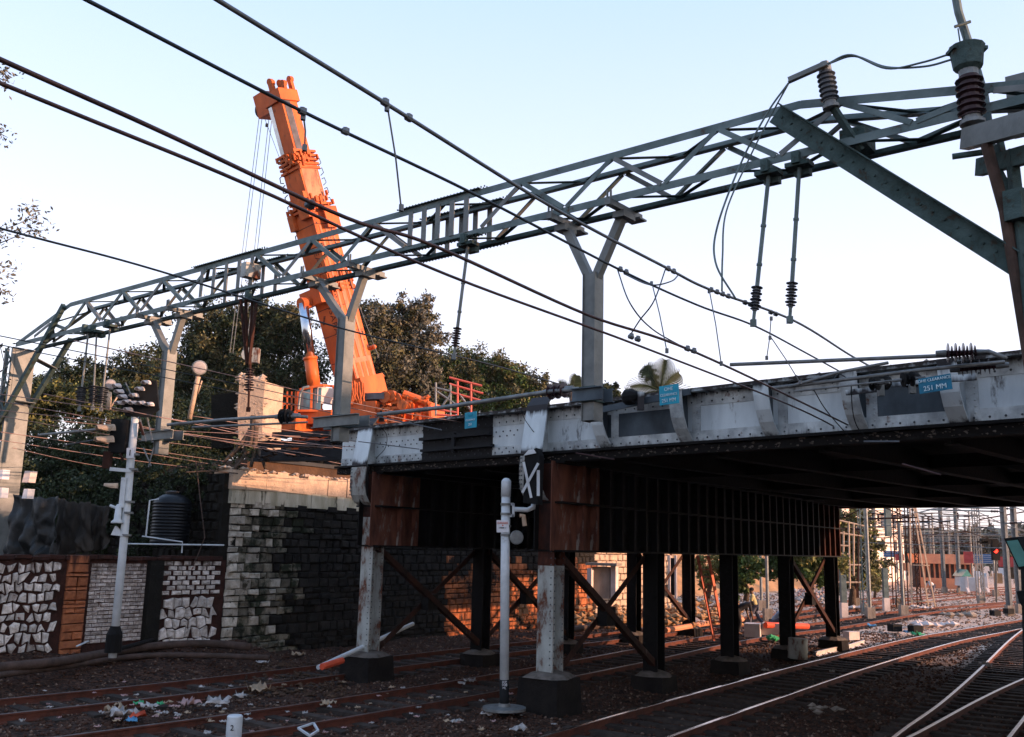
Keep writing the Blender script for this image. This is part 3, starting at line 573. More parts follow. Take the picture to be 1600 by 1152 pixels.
# right abutment (carries the far end of the span)
ra = V((15.5, 5.4, 0)); b = MB(); pts = [ra, ra+PD*20, ra+PD*20-BS*45, ra-BS*45]
b.prism([(p.x, p.y, -.4) for p in pts], (0, 0, 5.9)); tag(b.build('approach_road_fill', 'mortar_dark'), kind='structure')
# ------------------------------------------------------------------ masonry: blocks as parts
def block_mesh(poly, d, rnd_=.02, inset=.03):        # closed stone: outline polygon (u,v), depth d, chamfered face along +w
    n = len(poly); cx = sum(p[0] for p in poly)/n; cy = sum(p[1] for p in poly)/n; vs = []
    sz_ = max(.05, min(1, max(abs(p[0]-cx)+abs(p[1]-cy) for p in poly)))
    for w_, k in ((0, 1), (d*.6, 1), (d*.9, 1-inset*1.2/sz_), (d*1.05, 1-inset*3.2/sz_)):
        for u, v in poly: vs.append((cx+(u-cx)*k, cy+(v-cy)*k, w_+(random.uniform(-rnd_, rnd_) if w_ > d*.7 else 0)))
    fs = [(i*n+k, i*n+(k+1) % n, (i+1)*n+(k+1) % n, (i+1)*n+k) for i in range(3) for k in range(n)]+[tuple(3*n+k for k in range(n))]
    return vs, fs
def place_stones(parent, org, ud, nd, items, name, stuffm):   # items: (poly in u,z ; depth ; material)
    cnt = 0; left = MB()
    for poly, d, m in items:
        vs, fs = block_mesh(poly, d); W = [org+ud*u+Z*z+nd*w_ for u, z, w_ in vs]
        if cnt < 298 and m is not None:
            b = MB(); b.add(W, fs); b.build(name, m, parent); cnt += 1
        else: left.add(W, fs)
    if left.v: tag(left.build(name, stuffm, parent), kind='stuff')
def rect(u0, z0, u1, z1, j=.008):
    r = lambda: random.uniform(-j, j); return [(u0+r(), z0+r()), (u1+r(), z0+r()), (u1+r(), z1+r()), (u0+r(), z1+r())]
def rubble(u0, z0, u1, z1, sz, shrink):
    ny = max(1, int((z1-z0)/sz)); hz = (z1-z0)/ny; pt = {}; out = []
    def P(i, j):   # jittered lattice, brick-offset hexagons
        if (i, j) not in pt: pt[i, j] = (u0+i*sz*.5+random.uniform(-.2, .2)*sz, z0+j*hz*.5+random.uniform(-.24, .24)*hz)
        return pt[i, j]
    for r in range(ny):
        off = 0 if r % 2 == 0 else 1; i = off
        while u0+(i+2)*sz*.5 <= u1+.02:
            j = 2*r; poly = [P(i, j), P(i+1, j-0), P(i+2, j), P(i+2, j+2), P(i+1, j+2), P(i, j+2)]
            if random.random() < .5: poly.pop(random.choice([0, 1, 2, 3, 4, 5]))
            cx = sum(p[0] for p in poly)/len(poly); cy = sum(p[1] for p in poly)/len(poly); sh = shrink*random.uniform(.82, 1.06)
            out.append([(cx+(a-cx)*sh*random.uniform(.93, 1.03), cy+(c-cy)*sh*random.uniform(.93, 1.03)) for a, c in poly]); i += 2
    return out
def on_wall(px, py): p = PLN(px, py, W0, WN); return (p-W0).dot(WD), p.z
WL = (W1-W0).length; wall = thing('retaining_wall', 'low lineside retaining wall of rubble, brick and stone panels', 'wall', W0)
b = MB(); b.obox(W0+WD*WL/2-WN*.24+Z*1.05, WD*WL/2, WN*.24, Z*1.5); b.build('core', 'mortar_red', wall)
uL = on_wall(95, 950)[0]; uB = on_wall(135, 950)[0]; uP = on_wall(224, 950)[0]; uQ = on_wall(245, 950)[0]
items = []
for u in np.arange(-.0, uL-.2, .34):                              # two courses of blocks on top of the left rubble
    for z in np.arange(1.75, 2.35, .15): 
        if u > uL-2.6 and random.random() < .75: items.append((rect(u+(.17 if int(z*10) % 2 else 0), z, u+.31+(.17 if int(z*10) % 2 else 0), z+.12), .035, 'stone_pale'))
place_stones(wall, W0, WD, WN, [(p, .06, 'stone_pale' if random.random() < .85 else 'brick_pale') for p in rubble(uL-3.4, -.1, uL-.06, 2.46, .22, .82)], 'rubble_stone', 'stone_pale')
it = []
z = -.1
while z < 2.5:                                                   # orange brick pilaster
    h_ = random.choice([.09, .13, .20, .24]); nb_ = random.choice([1, 2, 2, 3]); wv = (uB-uL-.10)/nb_
    for k in range(nb_): it.append((rect(uL+.05+k*wv, z, uL+.05+(k+1)*wv-.02, z+h_-.02), .09, 'brick_orange'))
    z += h_
place_stones(wall, W0, WD, WN, it, 'pilaster_brick', 'brick_orange')
it = []; r_ = 0
for z in np.arange(.50, 2.46, .098):
    r_ += 1
    for u in np.arange(uB+.03-(r_ % 2)*.14, uP-.05, .29):
        a_, c_ = max(u, uB+.02), min(u+.27, uP-.02)
        if c_-a_ > .06: it.append((rect(a_, z, c_, z+.08, .004), .03, 'brick_pale'))
place_stones(wall, W0, WD, WN, it[:298], 'pale_brick', 'brick_pale')
b = MB(); b.obox(W0+WD*(uP+uQ)/2+WN*.09+Z*1.1, WD*(uQ-uP)/2, WN*.09, Z*1.42); b.build('buttress', 'mortar_dark', wall)
it = [(p, .06, 'stone_pale') for p in rubble(uQ+.08, -.1, WL-.15, 1.55, .26, .92)]
for r_, z in enumerate(np.arange(1.62, 2.45, .13)):
    for u in np.arange(uQ+.1+(r_ % 2)*.15, WL-.3, .31): it.append((rect(u, z, u+random.uniform(.2, .28), z+.105), .035, 'stone_pale'))
place_stones(wall, W0, WD, WN, it, 'rubble_stone', 'stone_pale')
b = MB()
for u in np.arange(0, WL-.3, .42): b.obox(W0+WD*(u+.2)-WN*.2+Z*(2.58+random.uniform(-.02, .03)), WD*.2, WN*random.uniform(.27, .30), Z*random.uniform(.03, .055))
tag(b.build('coping', 'mortar_red', wall), kind='stuff')
cr = thing('creeper', 'dark creeper hanging over the wing wall behind the water tank', 'creeper', V((-10, 29.5, 2.5)))
leafobj(leaves([(AB_+BS*u-BN*.45+Z*z, (.75, .25, .55)) for AB_ in (V((-8.0, 27.9, 0)),) for u, z in ((1.2, 5.0), (2.6, 4.8), (4, 4.9), (5.5, 4.6), (7, 4.8), (3.2, 4.0), (5, 3.7), (6.8, 3.9), (1.6, 4.2), (2.4, 3.3), (8.5, 4.4), (4.2, 3.0), (7.6, 3.0), (9.5, 3.6))], 26000, .05), 'leaf_dark', cr, 'leaves')
# the abutment under the left end of the bridge
AB0 = V((-8.0, 27.9, 0)); AL = 20.6
abt = thing('stone_abutment', 'tall weathered stone abutment with sunlit coping under the left bridge end', 'abutment', AB0)
b = MB(); b.obox(AB0+PD*AL/2-PN*.5+Z*2.2, PD*AL/2, PN*.5, Z*2.7); b.build('core', 'mortar_dark', abt)
it = []; z = -.15; r_ = 0
while z < 4.12:
    h_ = random.choice([.18, .22, .26, .29]); u = .0; first = True
    while u < AL-.3:
        wd = random.uniform(.24, .50) if not first else random.choice([.36, .52]); 
        if u < 5.6: it.append((rect(u+.012, z+.012, min(u+wd, AL)-.012, z+h_-.014, .018), random.uniform(.03, .12), ('quoin' if u < .01 or (u < 1.6 and random.random() < .25) else 'ashlar') if u+.25*math.sin(z*3) < 2.2+random.uniform(-.6, .5) else 'ashlar_shaded'))
        else: it.append((rect(u+.012, z+.012, min(u+wd, AL)-.012, z+h_-.014), random.uniform(.05, .11), None))
        u += wd; first = False
    z += h_; r_ += 1
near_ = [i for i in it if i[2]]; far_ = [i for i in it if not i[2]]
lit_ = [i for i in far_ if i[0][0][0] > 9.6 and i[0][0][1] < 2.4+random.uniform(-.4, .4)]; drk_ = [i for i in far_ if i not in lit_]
place_stones(abt, AB0, PD, PN, near_, 'stone_block', 'ashlar_shaded'); place_stones(abt, AB0, PD, PN, drk_, 'stone_block', 'ashlar_shaded'); place_stones(abt, AB0, PD, PN, lit_, 'stone_block', 'brick_lit_patchy')
b = MB()                                                         # broken concrete coping
for k in range(16):
    u = k*.42-.1; h_ = .27+.02*math.sin(k*1.9)+random.uniform(-.015, .015)
    b.obox(AB0+PD*(u+.2)+PN*(-.28)+Z*(4.56+h_), PD*.209, PN*(.40+random.uniform(-.03, .03)), Z*h_)
b.build('coping', 'coping', abt)
for k in range(11):
    u = k*.62-.08; b = MB(); b.obox(AB0+PD*(u+.3)+PN*(-.25+random.uniform(-.02, .02))+Z*(4.36+random.uniform(-.015, .015)), PD*.305, PN*.35, Z*.22); b.build('render_band', 'render_pale', abt)
b = MB()
for k in range(140):
    b.ico(AB0+PD*random.uniform(-.2, 6)+PN*random.uniform(-.6, .05)+Z*(5.13+random.uniform(-.02, .05)), random.uniform(.03, .11), (1.3, 1, .7))
tag(b.build('coping_rubble', 'coping', abt), kind='stuff')
# return wall going back from the corner
rw = thing('wing_wall', 'dark stone wing wall running back from the abutment corner behind the tank', 'wall', AB0)
b = MB(); b.obox(AB0+BS*15-BN*.0+Z*2.3, BS*15, BN*.25, Z*2.7); b.build('core', 'mortar_dark', rw)
it = []
for r_, z in enumerate(np.arange(2.3, 4.9, .27)):
    for u in np.arange(.1+(r_ % 2)*.2, 8, .42): it.append((rect(u, z, u+random.uniform(.28, .39), z+.24, .02), .33, 'ashlar'))
place_stones(rw, AB0, BS, -BN, [(p, d, 'mortar_dark') for p, d, m in it], 'stone_block', 'mortar_dark')
# unseen block added far right, heights stepped so its shadow covers the near tracks
def PQ(p, q, z): return V((.9397*p+.342*q, -.342*p+.9397*q, z))
ab = thing('shade_block', 'unseen plain block added right of the tracks to shade the foreground', 'building', PQ(66, 10, 0))
for q0, q1, H in ((-12, 15.0, 19.6), (15.0, 33.3, 18.1)):
    b = MB(); b.prism([PQ(60, q0, -.2), PQ(72, q0, -.2), PQ(72, q1, -.2), PQ(60, q1, -.2)], (0, 0, H+.2)); b.build('wall', 'bld_grey', ab)
    for fl in range(int(H/3)):
        for q in np.arange(q0+1.2, q1-1.5, 3): b = MB(); b.prism([PQ(59.9, q, 1+fl*3), PQ(60.02, q, 1+fl*3), PQ(60.02, q+1.3, 1+fl*3), PQ(59.9, q+1.3, 1+fl*3)], (0, 0, 1.4)); b.build('window', 'bld_dark', ab)
# ------------------------------------------------------------------ overhead line portal
TA, TB = V((5.16, 10.46, 0)), V((-12.6, 24.75, 0)); TD = (TB-TA).normalized(); TN = V((-TD.y, TD.x, 0))*-1
if TN.dot(V((0, 1, 0))) < 0: TN = -TN                              # towards the back of the boom
TW = .58; ZB, ZT = 8.2, 8.86; TLn = (TB-TA).length
def TP(a, n, z): return TA+TD*a+TN*n+Z*z
def t_at(px, py, n=0.0): p = PLN(px, py, TP(0, n, 0), TN); return (p-TA).dot(TD), p.z
aR, aL = t_at(1250, 158)[0], t_at(110, 477)[0]                     # where the top chord starts to slope down
portal = thing('overhead_line_portal', 'long grey green lattice portal beam spanning above all the tracks', 'gantry', TP(TLn/2, 0, 0))
def ztop(a): 
    if a < aR: return ZT-(aR-a)/(aR+.3)*.42
    if a > aL: return ZT-(a-aL)/(TLn-aL)*.62
    return ZT
def chord(pts, nm, front, top):
    b = MB()
    for p, q in zip(pts, pts[1:]): b.angle(p, q, .11, .014, -TN if front else TN)
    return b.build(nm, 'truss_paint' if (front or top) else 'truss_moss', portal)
for n_, fr in ((0, True), (TW, False)):
    chord([TP(-1.6, n_, ztop(-1.6)), TP(aR, n_, ZT), TP(aL, n_, ZT), TP(TLn+1.0, n_, ztop(TLn)-.1)], 'top_chord', fr, True)
    chord([TP(-1.6, n_, ZB), TP(TLn+1.0, n_, ZB-.06)], 'bottom_chord', fr, False)
nodes = 28; pit = (TLn+1.2)/nodes; skip = [(t_at(655, 355)[0], t_at(715, 345)[0]), (t_at(325, 430)[0], t_at(385, 420)[0])]
for n_, fr in ((-.012, True), (TW+.012, False)):
    up = True
    for k in range(nodes*1):
        a0, a1 = -1.2+k*pit, -1.2+(k+1)*pit; am = (a0+a1)/2
        if any(min(x)-.25 < am < max(x)+.25 for x in skip): up = not up; continue
        ph = 0 if fr else .16
        z0, z1 = (ZB+.04, ztop(a1+ph)-.05) if up else (ztop(a0+ph)-.05, ZB+.04)
        b = MB(); b.angle(TP(a0+.03+ph, n_, z0), TP(a1-.03+ph, n_, z1), .075, .012, -TN if fr else TN); b.build('lattice_bar', 'truss_paint' if k % 3 else 'post_paint', portal); up = not up
for k in range(nodes):                                            # horizontal lacing, top and bottom
    a0, a1 = -1.2+k*pit, -1.2+(k+1)*pit
    for z_, dz in ((ztop(a0)-.03, ztop(a1)-ztop(a0)), (ZB+.02, 0)):
        nn = (0.03, TW-.03) if k % 2 else (TW-.03, .03)
        b = MB(); b.bar(TP(a0, nn[0], z_), TP(a1, nn[1], z_+dz), .07, .012); b.build('lacing_bar', 'truss_moss', portal)
for x0, x1 in skip:                                               # splice panels with upright flats
    lo, hi_ = sorted((x0, x1))
    for a in np.linspace(lo-.2, hi_+.2, 5):
        for n_ in (-.014, TW+.014):
            b = MB(); b.bar(TP(a, n_, ZB+.02), TP(a, n_, ZT-.02), .012, .11, TD); b.build('splice_post', 'post_paint', portal)
    for zz in (ZB-.062, ZT+.062):
        for n_ in (.0, TW):
            b = MB(); b.obox(TP((lo+hi_)/2, n_, zz), TD*((hi_-lo)/2+.5), TN*.06, Z*.006); b.build('splice_plate', 'truss_moss', portal)
    b = MB()
    for a in np.arange(lo-.6, hi_+.6, .075):
        for n_ in (-.03, .03, TW-.03, TW+.03):
            b.lathe(TP(a, n_, ZT+.068), Z, [(0, .016), (.022, .012)], 6); b.lathe(TP(a, n_, ZB-.068), -Z, [(0, .016), (.022, .012)], 6)
    tag(b.build('bolt', 'truss_moss', portal), kind='stuff')
# left leg: laced column and a pair of knee braces with cross plates
aleg = t_at(31, 556, TW/2)[0]; lp = TP(aleg, TW/2, 0); ptop = 8.1
b = MB()
for sx in (-1, 1):
    for sy in (-1, 1): b.bar(lp+TD*sx*.20+TN*sy*.26+Z*.2, lp+TD*sx*.20+TN*sy*.26+Z*ptop, .09, .09, TD)
b.build('leg_angle', 'post_paint', portal)
b = MB(); b.bar(lp-TD*.252+Z*.2, lp-TD*.252+Z*ptop, .012, .46, TN); b.build('leg_plate', 'post_paint', portal)
for k in range(22):
    z0 = .4+k*.35; b = MB(); s_ = 1 if k % 2 else -1
    b.bar(lp-TN*.315-TD*.2*s_+Z*z0, lp-TN*.315+TD*.2*s_+Z*(z0+.35), .06, .012, TN); b.build('lacing_bar', 'truss_moss', portal)
a1_, z1_ = t_at(103, 478); 
kb = [(TP(a1_, -.05, z1_), V(PLN(10, 640, TP(0, -.05, 0), TN))), (TP(t_at(108, 528, TW)[0], TW+.05, ZB), V(PLN(30, 664, TP(0, TW+.05, 0), TN)))]
for p, q in kb:
    e = q+(q-p)*.45; b = MB(); b.bar(p, e, .14, .10, TN); b.build('knee_brace', 'truss_moss', portal)
for f in (.45, .86): 
    p = kb[0][0].lerp(kb[0][1], f+.05); q = kb[1][0].lerp(kb[1][1], f-.12); b = MB(); b.bar(p, q, .02, .26, TD); b.build('batten_plate', 'post_paint', portal)
# right leg and the big raking strut in the foreground
rp = TP(-1.0, TW/2, 0)
p, _ = V(PLN(1212, 178, TP(0, -.08, 0), TN)), 0; q = V(PLN(1612, 428, TP(0, -.08, 0), TN))
b = MB(); b.bar(p, q, .26, .018, TN); b.obox((p+q)/2-TN*.06+((q-p).normalized().cross(TN))*.118, (q-p)/2, TN*.055, ((q-p).normalized().cross(TN))*.008); st = b.build('raking_strut', 'truss_moss', portal)
b = MB()
for f in np.arange(.03, 1, .045):
    b.lathe(p.lerp(q, f)-TN*.01, -TN, [(0, .018), (.018, .012)], 6)
tag(b.build('bolt', 'truss_moss', st), kind='stuff')
b = MB(); b.obox(D(1340, 222, 11.5), TD*.16, TN*.2, Z*.12); b.build('node_box', 'truss_moss', portal)
b = MB()
for sx in (-1, 1):
    for sy in (-1, 1): b.bar(rp+TD*sx*.20+TN*sy*.26+Z*-.2, rp+TD*sx*.20+TN*sy*.26+Z*9.1, .11, .11, TD)
b.build('leg_angle', 'truss_moss', portal)
for k in range(24):
    z0 = .2+k*.36; s_ = 1 if k % 2 else -1
    b = MB(); b.bar(rp+TD*.262-TN*.25*s_+Z*z0, rp+TD*.262+TN*.25*s_+Z*(z0+.36), .012, .07, TD); b.bar(rp-TN*.322-TD*.2*s_+Z*z0, rp-TN*.322+TD*.2*s_+Z*(z0+.36), .07, .012, TN); b.build('lacing_bar', 'truss_paint', portal)
b = MB(); b.box(V(G(1592, 150, 9.1))+V((.15, 0, -.1)), (.5, .35, .75), math.atan2(TD.y, TD.x)); b.build('cap_box', 'post_paint', portal)
# ------------------------------------------------------------------ Y-shaped drop posts hung from the boom
def drop_post(pxc, py_top, py_bot, pxl, pxr, label, hw, zb=None):
    a_ = t_at(pxc, py_top+60)[0]; n0 = TW/2; ztp = 8.1
    pc = PLN(pxc, py_bot, TP(0, n0, 0), TN); zlo = pc.z; ac = (pc-TA).dot(TD)
    pj = PLN(pxc, py_top, TP(0, n0, 0), TN).z
    t = thing('drop_post', label, 'drop post', TP(ac, n0, zlo), 'drop posts hanging from the portal beam')
    b = MB(); b.obox(TP(ac, n0, (zlo+pj)/2), TD*hw*.5, TN*hw*.5, Z*(pj-zlo)/2)
    for s_ in (-1, 1): b.obox(TP(ac+s_*(hw*.5+.006), n0-hw*.02, (zlo+pj)/2), TD*.005, TN*(hw*.5+.02), Z*(pj-zlo)/2+Z*.01)
    b.build('post', 'post_paint', t)
    for px in (pxl, pxr):
        at_ = t_at(px, py_top-95, n0)[0]; at_ = ac+(at_-ac)
        b = MB(); b.bar(TP(ac+(.06 if px == pxl else -.06), n0, pj-.05), TP(at_, n0, ZB-.14), .13, .12, TD); b.build('arm', 'post_paint', t)
        b = MB(); b.obox(TP(at_, n0, ZB-.10), TD*.05, TN*(TW/2+.16), Z*.045)
        b.obox(TP(at_, n0, ZB-.20), TD*.10, TN*.16, Z*.05); b.obox(TP(at_, n0+TW/2+.05, ZB-.17), TD*.13, TN*.10, Z*.014)
        for s_ in (-1, 1): b.lathe(TP(at_+.03*s_, n0-TW/2-.12, ZB-.16), Z, [(0, .02), (.25, .018)], 6)
        b.build('clamp_bracket', 'post_paint', t)
    return t, ac, n0, zlo
dp1 = drop_post(925, 430, 658, 884, 975, 'nearest Y shaped steel drop post hanging in front of the bridge girder', .20)
dp2 = drop_post(531, 500, 690, 500, 572, 'Y shaped drop post hanging in front of the orange crane boom', .20)
dp3 = drop_post(251, 552, 710, 243, 290, 'leftmost Y shaped drop post hanging over the signal mast', .20)
# crossbeams with small plates near the foot of the posts
for (t, ac, n0, zlo), pz, m in ((dp1, .38, 'girder_dirty'), (dp2, .36, 'post_paint'), (dp3, .40, 'post_paint')):
    L_ = .27 if t is dp1[0] else .62
    b = MB(); y0 = zlo+pz
    for s_ in (-1, 1): b.obox(TP(ac, n0+s_*.125, y0), TD*L_, TN*.008, Z*.10); b.obox(TP(ac, n0+s_*.155, y0+.093), TD*L_, TN*.03, Z*.007); b.obox(TP(ac, n0+s_*.155, y0-.093), TD*L_, TN*.03, Z*.007)
    b.build('crossbeam', m, t)
    b = MB(); b.obox(TP(ac, n0, y0+.11), TD*.14, TN*.15, Z*.010); b.obox(TP(ac, n0, y0-.10), TD*.14, TN*.15, Z*.010); b.build('clamp_plate', 'truss_moss', t)
# ------------------------------------------------------------------ hanging insulator rods
def hang_rod(top, bot, label, n=8, r=.075, rr=.028, ins=.34, grp='insulator rods hanging from the portal beam', low=.16, m='truss_paint', mi='insul_grey'):
    top, bot = V(top), V(bot); t = thing('insulator_rod', label, 'insulator', top, grp); d = (bot-top).normalized(); L_ = (bot-top).length
    b = MB(); b.tube(top, top+d*(L_-ins-low), rr, 8); 
    for f in (.45, .8): b.lathe(top+d*(L_-ins-low)*f, d, [(0, rr*1.35), (.03, rr*1.35)], 8)
    b.build('rod', m, t)
    b = MB(); sheds(b, top+d*(L_-ins-low), d, n, ins/(n+.3), r, .03, .78); b.build('insulator', mi, t, False)
    b = MB(); b.tube(top+d*(L_-low), bot, .022, 8); b.obox(bot, V((.035, 0, 0)), V((0, .03, 0)), V((0, 0, .045))); b.build('clamp', m, t)
    b = MB(); b.obox(top+Z*.03, TD*.16, TN*.10, Z*.03); b.obox(top+Z*.10-TN*.1, TD*.05, TN*.05, Z*.08); b.obox(top-Z*.03+TN*.12, TD*.10, TN*.06, Z*.05); b.build('clamp_bracket', 'truss_moss', t)
    return t
hang_rod(D(1201, 275, 12.0), D(1177, 505, 11.9), 'left of the two near hanging insulator rods right of centre')
hang_rod(D(1249, 262, 11.75), D(1234, 500, 11.75), 'right of the two near hanging insulator rods, closest to the raking strut')
hang_rod(D(731, 385, 15.3), D(709, 558, 15.2), 'lone hanging insulator rod right of the crane boom under the beam', mi='insul', m='post_paint')
for (x0, y0, x1, y1), lb in zip(((138, 520, 124, 640), (151, 521, 145, 638), (172, 512, 158, 640)), ('left of three thin insulator rods hanging before the left trees', 'middle of three thin insulator rods hanging before the left trees', 'right of three thin insulator rods hanging before the left trees')):
    hang_rod(D(x0, y0, 22.3), D(x1, y1, 22.1), lb, 8, .12, .022, .42, low=.12, m='post_paint', mi='insul_grey')
t = hang_rod(D(394, 470, 18.5), D(388, 640, 18.4), 'dark ribbed insulator hanging under the beam in front of the masonry stump', 9, .10, .03, .46, low=.35, m='rust_steel', mi='insul')
b = MB()
for x0, x1, dy in ((376, 386, 0), (384, 386, -.02), (401, 389, 0)): b.bar(D(x0, 468, 18.45), D(x1, 570, 18.4), .03, .06, TN)
b.build('hanger_strap', 'rust_steel', t)
b = MB(); b.box(D(392, 424, 18.9), (.35, .2, .3), .8); b.build('counter_box', 'column_paint', t)
# ------------------------------------------------------------------ switchgear on the right leg and post insulators
sg = thing('isolator_switch', 'isolator switch frame with channel beam and operating pipes on the right portal leg', 'switch', D(1570, 220, 10.2))
b = MB(); p, q = D(1508, 218, 10.35), D(1640, 182, 9.1); b.bar(p, q, .12, .24); b.build('channel_beam', 'post_paint', sg)
b = MB(); p2, q2 = D(1530, 262, 10.6), D(1640, 232, 9.4); b.bar(p2, q2, .1, .20); b.build('channel_beam', 'truss_moss', sg)
b = MB(); b.tube(D(1488, 245, 10.4), D(1550, 236, 10.2), .035, 10); b.build('bolt_end', 'truss_moss', sg)
b = MB(); b.path([D(1489, -30, 10.7), D(1498, 20, 10.7), D(1516, 75, 10.7), D(1538, 150, 10.7), D(1552, 250, 10.6)], .05, 10); b.tube(D(1492, 42, 10.6), D(1516, 34, 10.6), .02, 8); b.build('upper_pipe', 'truss_paint', sg)
b = MB(); b.path([D(1541, 225, 10.0), D(1570, 330, 10.05), D(1602, 525, 10.1), D(1620, 640, 10.1)], .062, 10); b.build('operating_pipe', 'pipe_brown', sg)
b = MB(); b.bar(D(1556, 262, 10.2), D(1592, 330, 10.1), .03, .10); b.bar(D(1580, 235, 10), D(1655, 900, 10), .10, .10); b.bar(D(1560, 225, 10.3), D(1568, 262, 10.3), .14, .06); b.build('bracket', 'truss_moss', sg)
b = MB(); b.box(D(1590, 322, 9.95), (.22, .2, .34), .6); b.build('pipe_clamp', 'truss_moss', sg)
def post_insul(base, axis, n, L_, r, label, m='insul', cap=.09):
    t = thing('post_insulator', label, 'insulator', base); a = V(axis).normalized(); base = V(base)
    b = MB(); b.lathe(base-a*.10, a, [(0, r*.9), (.04, r*.9), (.05, r*.62), (.10, r*.62)], 14); b.build('base_flange', 'galv', t)
    b = MB(); sheds(b, base, a, n, L_/n, r, r*.72, 1.0); b.build('ribbed_body', m, t, False)
    b = MB(); b.lathe(base+a*L_, a, [(0, r*.7), (cap, r*.7), (cap+.01, r*.5), (cap+.05, r*.5)], 14); b.build('cap', 'galv', t); return t
p0, p1 = D(1519, 182, 10.25), D(1514, 122, 10.25)
pi = post_insul(p0, p1-p0, 6, (p1-p0).length, .155, 'large ribbed brown post insulator on the channel beam at top right')
b = MB(); u_ = (p1-p0).normalized(); b.lathe(p1+u_*.08, u_, [(0, .10), (.05, .16), (.22, .18), (.30, .20), (.33, .10)], 12); b.obox(p1+u_*.34, V((.2, 0, 0)), V((0, .1, 0)), V((0, 0, .02)))
for x in (-.06, .0): b.tube(p1+u_*.3+V((x, 0, 0)), p1+u_*.62+V((x-.02, 0, 0)), .008, 6)
b.build('contact_head', 'truss_moss', pi)
p0, p1 = D(1297, 158, 11.2), D(1290, 114, 11.2)
pi2 = post_insul(p0, p1-p0, 6, (p1-p0).length, .115, 'smaller grey post insulator tilted on top of the boom', 'insul_grey')
b = MB(); b.bar(D(1300, 165, 11.2), D(1345, 235, 11.3), .10, .05); b.build('bracket', 'truss_moss', pi2)
b = MB(); b.bar(D(1232, 126, 11.35), D(1293, 99, 11.1), .02, .09); b.bar(D(1232, 129, 11.33), D(1293, 102, 11.08), .07, .012); b.build('busbar', 'post_paint', pi2)
# ------------------------------------------------------------------ wires
def curve_pts(pts, n=8):
    P = [V(p) for p in pts]; 
    if len(P) < 3: return P
    P = [P[0]*2-P[1]]+P+[P[-1]*2-P[-2]]; out = []
    for i in range(1, len(P)-2):
        a, b_, c, d = P[i-1:i+3]
        for k in range(n): t = k/n; out.append(.5*((2*b_)+(-a+c)*t+(2*a-5*b_+4*c-d)*t*t+(-a+3*b_-3*c+d)*t**3))
    return out+[P[-2]]
def wire(pts, r, label, m='cable_dark', grp=None, name='overhead_wire', seg=6, ext=True, cat='wire'):
    P = [V(p) for p in pts]
    if ext: P = [P[0]+(P[0]-P[1]).normalized()*4]+P
    b = MB(); b.path(curve_pts(P) if len(P) > 2 else P, r*.8, seg); o = b.build(name, m, None, True); return tag(o, label, cat, grp)
def wz(pts, z0, z1=None):
    z1 = z0 if z1 is None else z1; n = len(pts)-1
    return [G(x, y, z0+(z1-z0)*i/n) for i, (x, y) in enumerate(pts)]
W1_ = wz([(340, 0), (603, 162), (865, 325), (1040, 418), (1110, 453), (1240, 501), (1330, 556), (1392, 590)], 6.25)
W2_ = wz([(135, 0), (470, 173), (740, 303), (965, 420), (1090, 477), (1178, 509), (1260, 552), (1340, 596)], 6.25)
wire(W1_, .020, 'thick upper catenary wire running from the top edge to the right insulator rod', 'cable_grey')
wire(W2_, .017, 'catenary wire crossing in front of the crane tip', 'cable_dark')
W3_ = wz([(0, 93), (250, 205), (540, 340), (680, 385), (920, 493), (1085, 550), (1300, 652), (1440, 722)], 5.35, 5.15)
W4_ = wz([(0, 130), (385, 288), (700, 430), (1000, 541), (1250, 640), (1345, 690)], 5.35, 5.15)
wire(W3_, .017, 'upper of the two long contact wires sweeping from the left edge past the crane', 'cable_rust')
wire(W4_, .015, 'lower of the two long contact wires sweeping from the left edge past the crane', 'cable_rust')
wire(wz([(0, 357), (250, 424), (540, 515), (760, 568), (880, 602)], 6.4), .017, 'catenary wire crossing low in front of the crane boom and insulator', 'cable_dark')
LW = [([(0, 525), (350, 596), (520, 632), (800, 690)], 6.1), ([(0, 539), (350, 609), (560, 655), (700, 690)], 6.0), ([(0, 616), (250, 652), (470, 690), (600, 712)], 5.6), ([(0, 627), (350, 690), (560, 730)], 5.5),
      ([(0, 641), (160, 660), (420, 700), (640, 735)], 5.45), ([(0, 675), (250, 712), (560, 765)], 5.3), ([(0, 688), (250, 725), (490, 752)], 5.2), ([(300, 662), (440, 690), (600, 702), (735, 716)], 5.5), ([(420, 600), (600, 640), (760, 668), (860, 700), (1080, 745)], 5.9)]
LWN = ['topmost wire of the low bundle, passing over the middle drop post', 'second wire of the low bundle, just under the topmost one', 'third wire of the low bundle, crossing the route indicator', 'fourth wire of the low bundle, closely under the third', 'fifth wire of the low bundle, crossing the indicator foot', 'sixth wire of the low bundle, crossing the signal mast head', 'lowest wire of the low bundle, ending at the abutment', 'thin wire running from the leftmost drop post to the left outrigger', 'thin wire slanting from the crane cab to the shade below the girder']
for (pts, z_), lw_ in zip(LW, LWN): wire(wz(pts, z_), .011, lw_, 'cable_pink' if z_ < 6 else 'cable_dark', 'thin overhead wires on the left')
